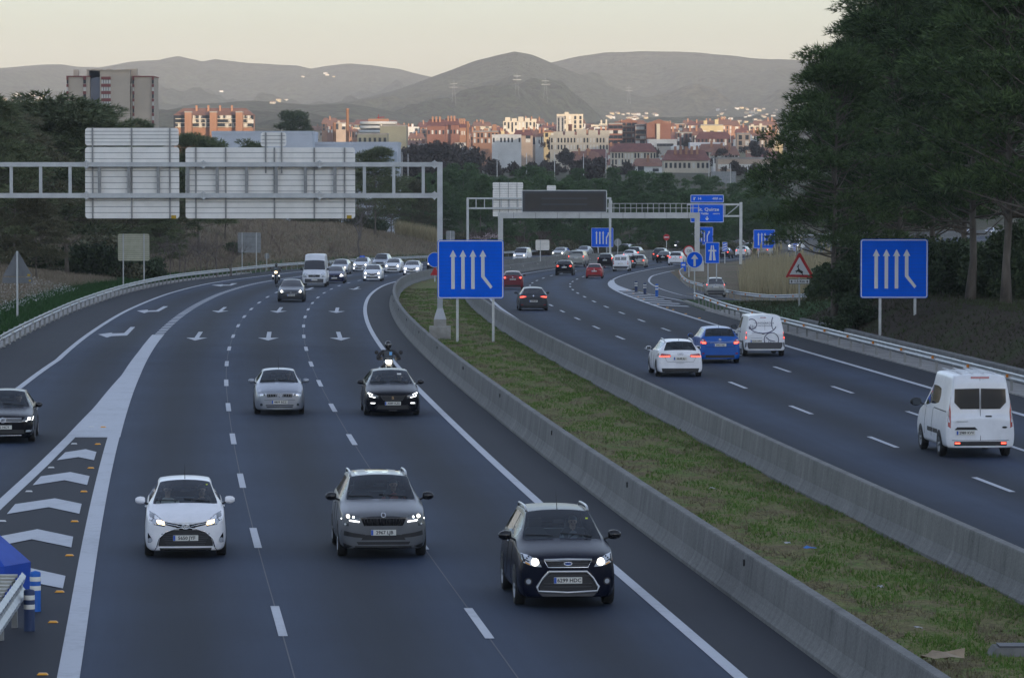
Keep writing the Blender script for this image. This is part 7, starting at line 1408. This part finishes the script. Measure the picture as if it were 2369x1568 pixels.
p = at(1561, 383, 1250); t = thing('water_tower', 'white water tower on slender legs among brown roofs', 'water tower', (p.x, 1250, p.z)); h = at(0, 350, 1250).z - p.z
for k in range(8): a = 2*PI*k/8; MB().tube([(1.1*math.cos(a)*1.2, 1.1*math.sin(a)*1.2, -3), (1.0*math.cos(a), 1.0*math.sin(a), h)], .10, 5).build('leg', WM['white'], t)
MB().lathe([(.1, h-.2), (1.2, h-.1), (1.2, h+1.4), (.1, h+1.7)], 18).build('tank', WM['white'], t)
p = at(1674, 424, 900); t = thing('billboard', 'pale billboard framework seen from behind at the edge of the pines', 'billboard', (p.x, 900, p.z)); w = at(1703, 0, 900).x - at(1646, 0, 900).x; h = at(0, 397, 900).z - p.z
for k in range(5): MB().bbox(-w/2 + w*k/5 + .05, -w/2 + w*(k+1)/5 - .05, 0, .1, .0, h).build('panel', M_BACKG, t)
for k in range(6): MB().bbox(-w/2 + w*k/5 - .06, -w/2 + w*k/5 + .06, -.1, .2, -3, h).build('frame_post', M_GALV_D, t)
for i, (u, v0, v1, y, r) in enumerate([(1150, 355, 398, 900, .10), (1218, 354, 402, 880, .10), (1283, 352, 398, 900, .10), (1350, 356, 400, 880, .09), (1402, 345, 396, 900, .10), (1640, 378, 402, 950, .08), (855, 0, 0, 0, 0), (930, 352, 400, 760, .08), (944, 356, 404, 760, .08), (1690, 380, 410, 900, .08), (1730, 385, 420, 850, .08), (1640, 370, 400, 1000, .1), (1690, 300, 330, 1400, .1)]):
    if not r: continue
    p = at(u, v1, y); h = at(u, v0, y).z - p.z; t = thing('lamp_post', 'slim pale lamp post on the slope between the pines and the town', 'lamp post', (p.x, y, p.z - 4), 0, 'lamp posts below the town'); MB().tube([(0, 0, 0), (0, 0, h+4)], [r*1.2, r*.7], 6).build('pole', WM['white'], t)
# infill houses: (v band, distance)
def tname(u): return next(n for q, n in [(760, 'left of the tall chimney'), (850, 'by the tall chimney'), (1000, 'behind the bare trees'), (1100, 'by the dark red roofs'), (1290, 'left of the cream tower'), (1410, 'below the cream tower'), (1560, 'round the red brick group'), (1680, 'round the yellow block'), (1760, 'right of the yellow block'), (2400, 'near the pine edge')] if u < q)
def dist(y): return 'near' if y < 1450 else 'middle' if y < 1800 else 'far'
kinds = ['cream', 'white', 'tan', 'orange', 'cream', 'yellow', 'grey', 'brick', 'white', 'orange']; rfs = ['flat', 'tile', 'flat', 'tiled', 'tile', 'tile']
_cnt = {}
for i in range(290):
    band = rnd.choice([0, 1, 1, 2, 2]); y = [1290, 1620, 2150][band] + rnd.uniform(-60, 60) + 40*(i % 5); u = rnd.uniform(725, 1800) if band else rnd.uniform(1330, 1790)
    if band == 1 and u < 960: u += 400
    vt = [rnd.uniform(352, 386), rnd.uniform(312, 345), rnd.uniform(286, 306)][band]; w = [rnd.uniform(6, 11), rnd.uniform(4.5, 9), rnd.uniform(5, 10)][band]*F_PX/y; hv = [13, 15, 14][band]*rnd.uniform(.8, 1.3)
    k = rnd.choice(kinds); rf = rnd.choice(rfs); key = (band, k, rf != 'flat', tname(u)); _cnt[key] = _cnt.get(key, 0) + 1; o_ = ['', 'second ', 'third ', 'fourth ', 'fifth ', 'sixth ', 'seventh ', 'eighth ', 'ninth ', 'tenth ', 'eleventh ', 'twelfth ', 'thirteenth ', 'fourteenth '][_cnt[key]-1]
    building(f'{o_}{["lower", "mid-slope", "skyline"][band]} {k} house with {"flat" if rf == "flat" else "tiled"} roof {tname(u)}', u-w/2, u+w/2, vt, vt+hv, y, k, rf, 2, rnd.randint(2, 5), dep=rnd.uniform(9, 14), tops=rnd.choice([0, 1, 2]))
TTREE = [bare_mesh(130+i, 9, .55, 4, noisy('dark_town_twigs', (.045, .038, .036), (.075, .062, .058), 1, .95), .2) for i in range(2)]; TB1 = bush_mesh(140, 4.0, 7.0, 900, .5, leafmat('winter_crowns', (.035, .028, .026), (.06, .046, .042), (.08, .066, .055)), 2)
for i, (u, y, sc) in enumerate(sorted([(945, 1000, 1.1), (985, 1010, 1.25), (1020, 1000, 1.3), (1060, 1020, 1.2), (1095, 1000, 1.1), (1140, 1030, .9), (1230, 1030, .8), (1280, 1040, .8), (1355, 980, 1.2), (1385, 985, 1.2), (1330, 1000, .9), (1450, 1020, .8), (1700, 1000, .8), (1745, 960, .9), (815, 1100, 1.3), (690, 1000, 1.2), (1190, 1010, .8), (960, 1040, 1.2), (1040, 1040, 1.2)])): plant('bare_tree', f'{ORD[i+1]} dark leafless tree from the left before the town', 'tree', [('branches', TTREE[i % 2]), ('twig_crown', TB1)], U(u, y), y, i*1.7, sc*(.85 if u < 1112 else .6), f'leafless trees before the town, {tname(u)}')
for i, u in enumerate(sorted(rnd.uniform(960, 1790) for _ in range(29))):
    y = rnd.uniform(1180, 1750); zt_ = at(u, rnd.uniform(322, 380), y).z; sc = rnd.uniform(.35, .7)
    plant('town_tree', f'{ORD[i+1]} dark tree from the left among the town houses', 'tree', [('twig_crown', TB1), ('branches', TTREE[i % 2])], U(u, y), y, i*1.3, sc, 'trees among the town houses', z=zt_ - 6*sc)
plant('pine_tree', 'dark umbrella pine right of the long sunlit block', 'tree', [('trunk', MIDP[1][0]), ('crown', MIDP[1][1])], U(680, 900), 900, 1.0, 1.15)
# ================================================================ mountains
def mountmat(name, c1, c2, c3):
    m = mat(name, c1, .95, spec=.05); t = NT(m); v = t.coord('Object'); a = t.noise(v, .0022, 6, .6); b = t.noise(v, .07, 8, .8); c = t.ramp(a, [(.35, c1), (.55, c2), (.72, c3)])
    t.color(t.mix(1.0, c, t.ramp(b, [(.40, (.18, .2, .2)), (.60, (1.7, 1.65, 1.55))]), 'MULTIPLY')); t.bump(b, 1.0, 25.0); return m
from mathutils import noise as mnoise
def ridge(name, pts, y0, y1, vb, m, amp, seed, nx=220, ny=40, ext=0):
    us = [p[0] for p in pts]; vs_ = [p[1] for p in pts]; V_ = []; lo, hi = us[0], us[-1]
    for j in range(ny+1):
        t = j/ny; yy = y0 + (y1-y0)*t
        for i in range(nx+1):
            u = lo + (hi-lo)*i/nx; crest = at(u, float(np.interp(u, us, vs_)), y1).z; base = at(u, vb, y0).z; x = (u-UC)/F_PX*(y1 + (yy-y1)*.35)
            k = t**.85; z = base + (crest-base)*k; e = math.sin(PI*t)
            n1 = mnoise.ridged_multi_fractal(Vector((x*.0016 + seed, yy*.0011, seed)), .9, 2.1, 5, 1.0, 2.0) - 1.0; z += 2.3*amp*min(0.0, n1 - .7)*e + (mnoise.noise(Vector((x*.02, yy*.02, seed)))*6*(.3 + e)); V_.append((x, yy, z))
    for q in range(8):
        t = 1 + (q+1)/8
        for i in range(nx+1): x, yy, z = V_[ny*(nx+1)+i]; V_.append((x, y1 + (q+1)*90, z - 14*(q+1)**1.3))
    N = ny + 8; F_ = np.array([(j*(nx+1)+i, j*(nx+1)+i+1, (j+1)*(nx+1)+i+1, (j+1)*(nx+1)+i) for j in range(N) for i in range(nx)]); o = link(bpy.data.objects.new(name, npmesh(name, np.array(V_), F_, m, True))); o['kind'] = 'structure'; return BVHTree.FromPolygons([Vector(q) for q in V_], F_.tolist())
M_MT1 = mountmat('far_forest_slope', (.042, .065, .036), (.07, .088, .05), (.14, .125, .08)); M_MT2 = mountmat('near_forest_slope', (.034, .055, .028), (.06, .08, .042), (.17, .14, .085))
rA = ridge('mountain', [(-400, 175), (-100, 163), (0, 158), (100, 150), (150, 150), (185, 155), (230, 157), (290, 145), (330, 140), (370, 140), (415, 130), (450, 137), (470, 143), (500, 137), (560, 145), (640, 150), (690, 152), (720, 160), (755, 153), (810, 148), (860, 150), (900, 158), (930, 162), (985, 176), (1100, 200), (1250, 230), (1400, 250)], 5200, 8200, 300, M_MT1, 55, 3.1)
rC = ridge('mountain', [(1000, 250), (1150, 180), (1270, 145), (1340, 130), (1400, 122), (1480, 119), (1560, 120), (1620, 122), (1700, 130), (1780, 139), (1840, 139), (1950, 150), (2200, 160), (2700, 190)], 4700, 7400, 300, M_MT1, 60, 7.7)
rB = ridge('mountain', [(560, 262), (700, 250), (820, 232), (900, 214), (985, 184), (1050, 160), (1100, 141), (1150, 126), (1190, 119), (1230, 128), (1270, 143), (1330, 168), (1420, 205), (1520, 235), (1650, 262), (1800, 280)], 3900, 6200, 305, M_MT2, 45, 5.3)
rD = ridge('foothill', [(-400, 280), (100, 275), (250, 268), (380, 255), (450, 241), (560, 235), (640, 237), (720, 243), (800, 238), (850, 246), (950, 268), (1100, 285), (1300, 290)], 3000, 4500, 306, M_MT2, 18, 9.9, 160, 26)
rE = ridge('foothill', [(1150, 296), (1300, 286), (1420, 280), (1520, 272), (1600, 268), (1700, 273), (1800, 262), (1950, 255), (2300, 250), (2700, 260)], 2900, 4300, 306, M_MT2, 20, 2.2, 150, 24)
HM = [MB().bbox(-7, 7, -6, 6, -6, 6).mesh('hill_house', WM[k]) for k in ('cream', 'white', 'cream', 'yellow')]; HR = MB().add([(-8, -7, 6), (8, -7, 6), (8, 7, 6), (-8, 7, 6), (-4, 0, 9), (4, 0, 9)], [(0, 1, 5, 4), (1, 2, 5), (2, 3, 4, 5), (3, 0, 4)]).mesh('roof', M_TILE)
def hill_houses(n, uf, vf, lab, grp, sc=1.0):
    k = 0
    while k < n:
        u, v = uf(), vf(); a, dy, dz = ray(u, v); best = None
        for bv in (rA, rB, rC, rD, rE):
            p, nn, i, d = bv.ray_cast(Vector((0, 0, CAM_H)), Vector((a, dy, dz)).normalized())
            if p is not None and (best is None or d < best[1]): best = (p, d)
        k += 1
        if best is None: continue
        p = best[0]; t = thing('hill_house', lab, 'house', p, rnd.uniform(-.5, .5), grp); s_ = sc*rnd.uniform(.22, .45)*p.y/5500; t.scale = (s_, s_, s_*.8); inst('wall', HM[k % 4], t); inst('roof', HR, t)
hill_houses(75, lambda: rnd.uniform(-5, 115)*.9, lambda: 218 + 60*rnd.random(), 'tiny sunlit pale house in the hillside village at the far left', 'hillside village at the far left'); hill_houses(26, lambda: rnd.uniform(1400, 1520), lambda: rnd.uniform(262, 280), 'tiny sunlit house on the slope behind the red brick group', 'houses on the slope behind the brick group')
hill_houses(34, lambda: rnd.uniform(1660, 1800), lambda: rnd.uniform(250, 285), 'tiny sunlit house on the slope left of the big pines', 'houses on the slope left of the pines'); hill_houses(4, lambda: rnd.uniform(690, 780), lambda: rnd.uniform(165, 185), 'tiny pale house high on the middle of the far ridge', 'houses high on the far ridge'); hill_houses(4, lambda: rnd.uniform(500, 700), lambda: rnd.uniform(180, 240), 'tiny pale house scattered on the left mountain slope', 'houses scattered on the left slope')
for i, (u, v) in enumerate([(1050, 240), (1196, 222), (1262, 232), (1455, 240)]):
    a, dy, dz = ray(u, v); p, nn, ii, d = rB.ray_cast(Vector((0, 0, CAM_H)), Vector((a, dy, dz)).normalized())
    if p is None: continue
    t = thing('pylon', 'thin lattice power pylon on the middle mountain slope', 'pylon', p, 0, 'pylons on the mountain'); mb = MB()
    for sx, sy in ((-1, -1), (1, -1), (1, 1), (-1, 1)): mb.tube([(2.5*sx, 2.5*sy, -4), (.3*sx, .3*sy, 26)], .08, 4)
    mb.build('mast', M_SGALV, t); MB().bbox(-5, 5, -.15, .15, 18, 18.3).bbox(-4, 4, -.15, .15, 22, 22.3).build('crossarm', M_SGALV, t)
# ================================================================ unseen rise added behind the camera to keep sun off the motorway, and the haze
def build_sun_block_hill():
    n, m = 60, 10; vs = []; fs = []
    for j in range(m+1):
        for i in range(n+1):
            x = -4500 + 9000*i/n; t = j/m; y = -3000 + 900*t
            z = (225 + 4*math.sin(x*.004) + 3*math.sin(x*.013 + 1))*math.sin(PI*t)**.8 - 10
            vs.append((x, y, z))
    for j in range(m):
        for i in range(n): fs.append((j*(n+1)+i, j*(n+1)+i+1, (j+1)*(n+1)+i+1, (j+1)*(n+1)+i))
    me = bpy.data.meshes.new('sun_block_hill'); me.from_pydata(vs, [], fs); me.materials.append(M_FAR)
    tag(link(bpy.data.objects.new('sun_block_hill', me)), kind='structure')
build_sun_block_hill()
HAZE = 9.0e-5
mh = bpy.data.materials.new('haze_air'); mh.use_nodes = True; nt = mh.node_tree; nt.nodes.remove(nt.nodes['Principled BSDF'])
pv = nt.nodes.new('ShaderNodeVolumePrincipled'); pv.inputs['Color'].default_value = (.98, .97, .95, 1); pv.inputs['Density'].default_value = HAZE; pv.inputs['Anisotropy'].default_value = 0.0
nt.links.new(pv.outputs[0], nt.nodes['Material Output'].inputs['Volume'])
hz = MB().bbox(-4600, 4600, -3200, 9800, -20, 290).build('haze', mh); hz['kind'] = 'stuff'
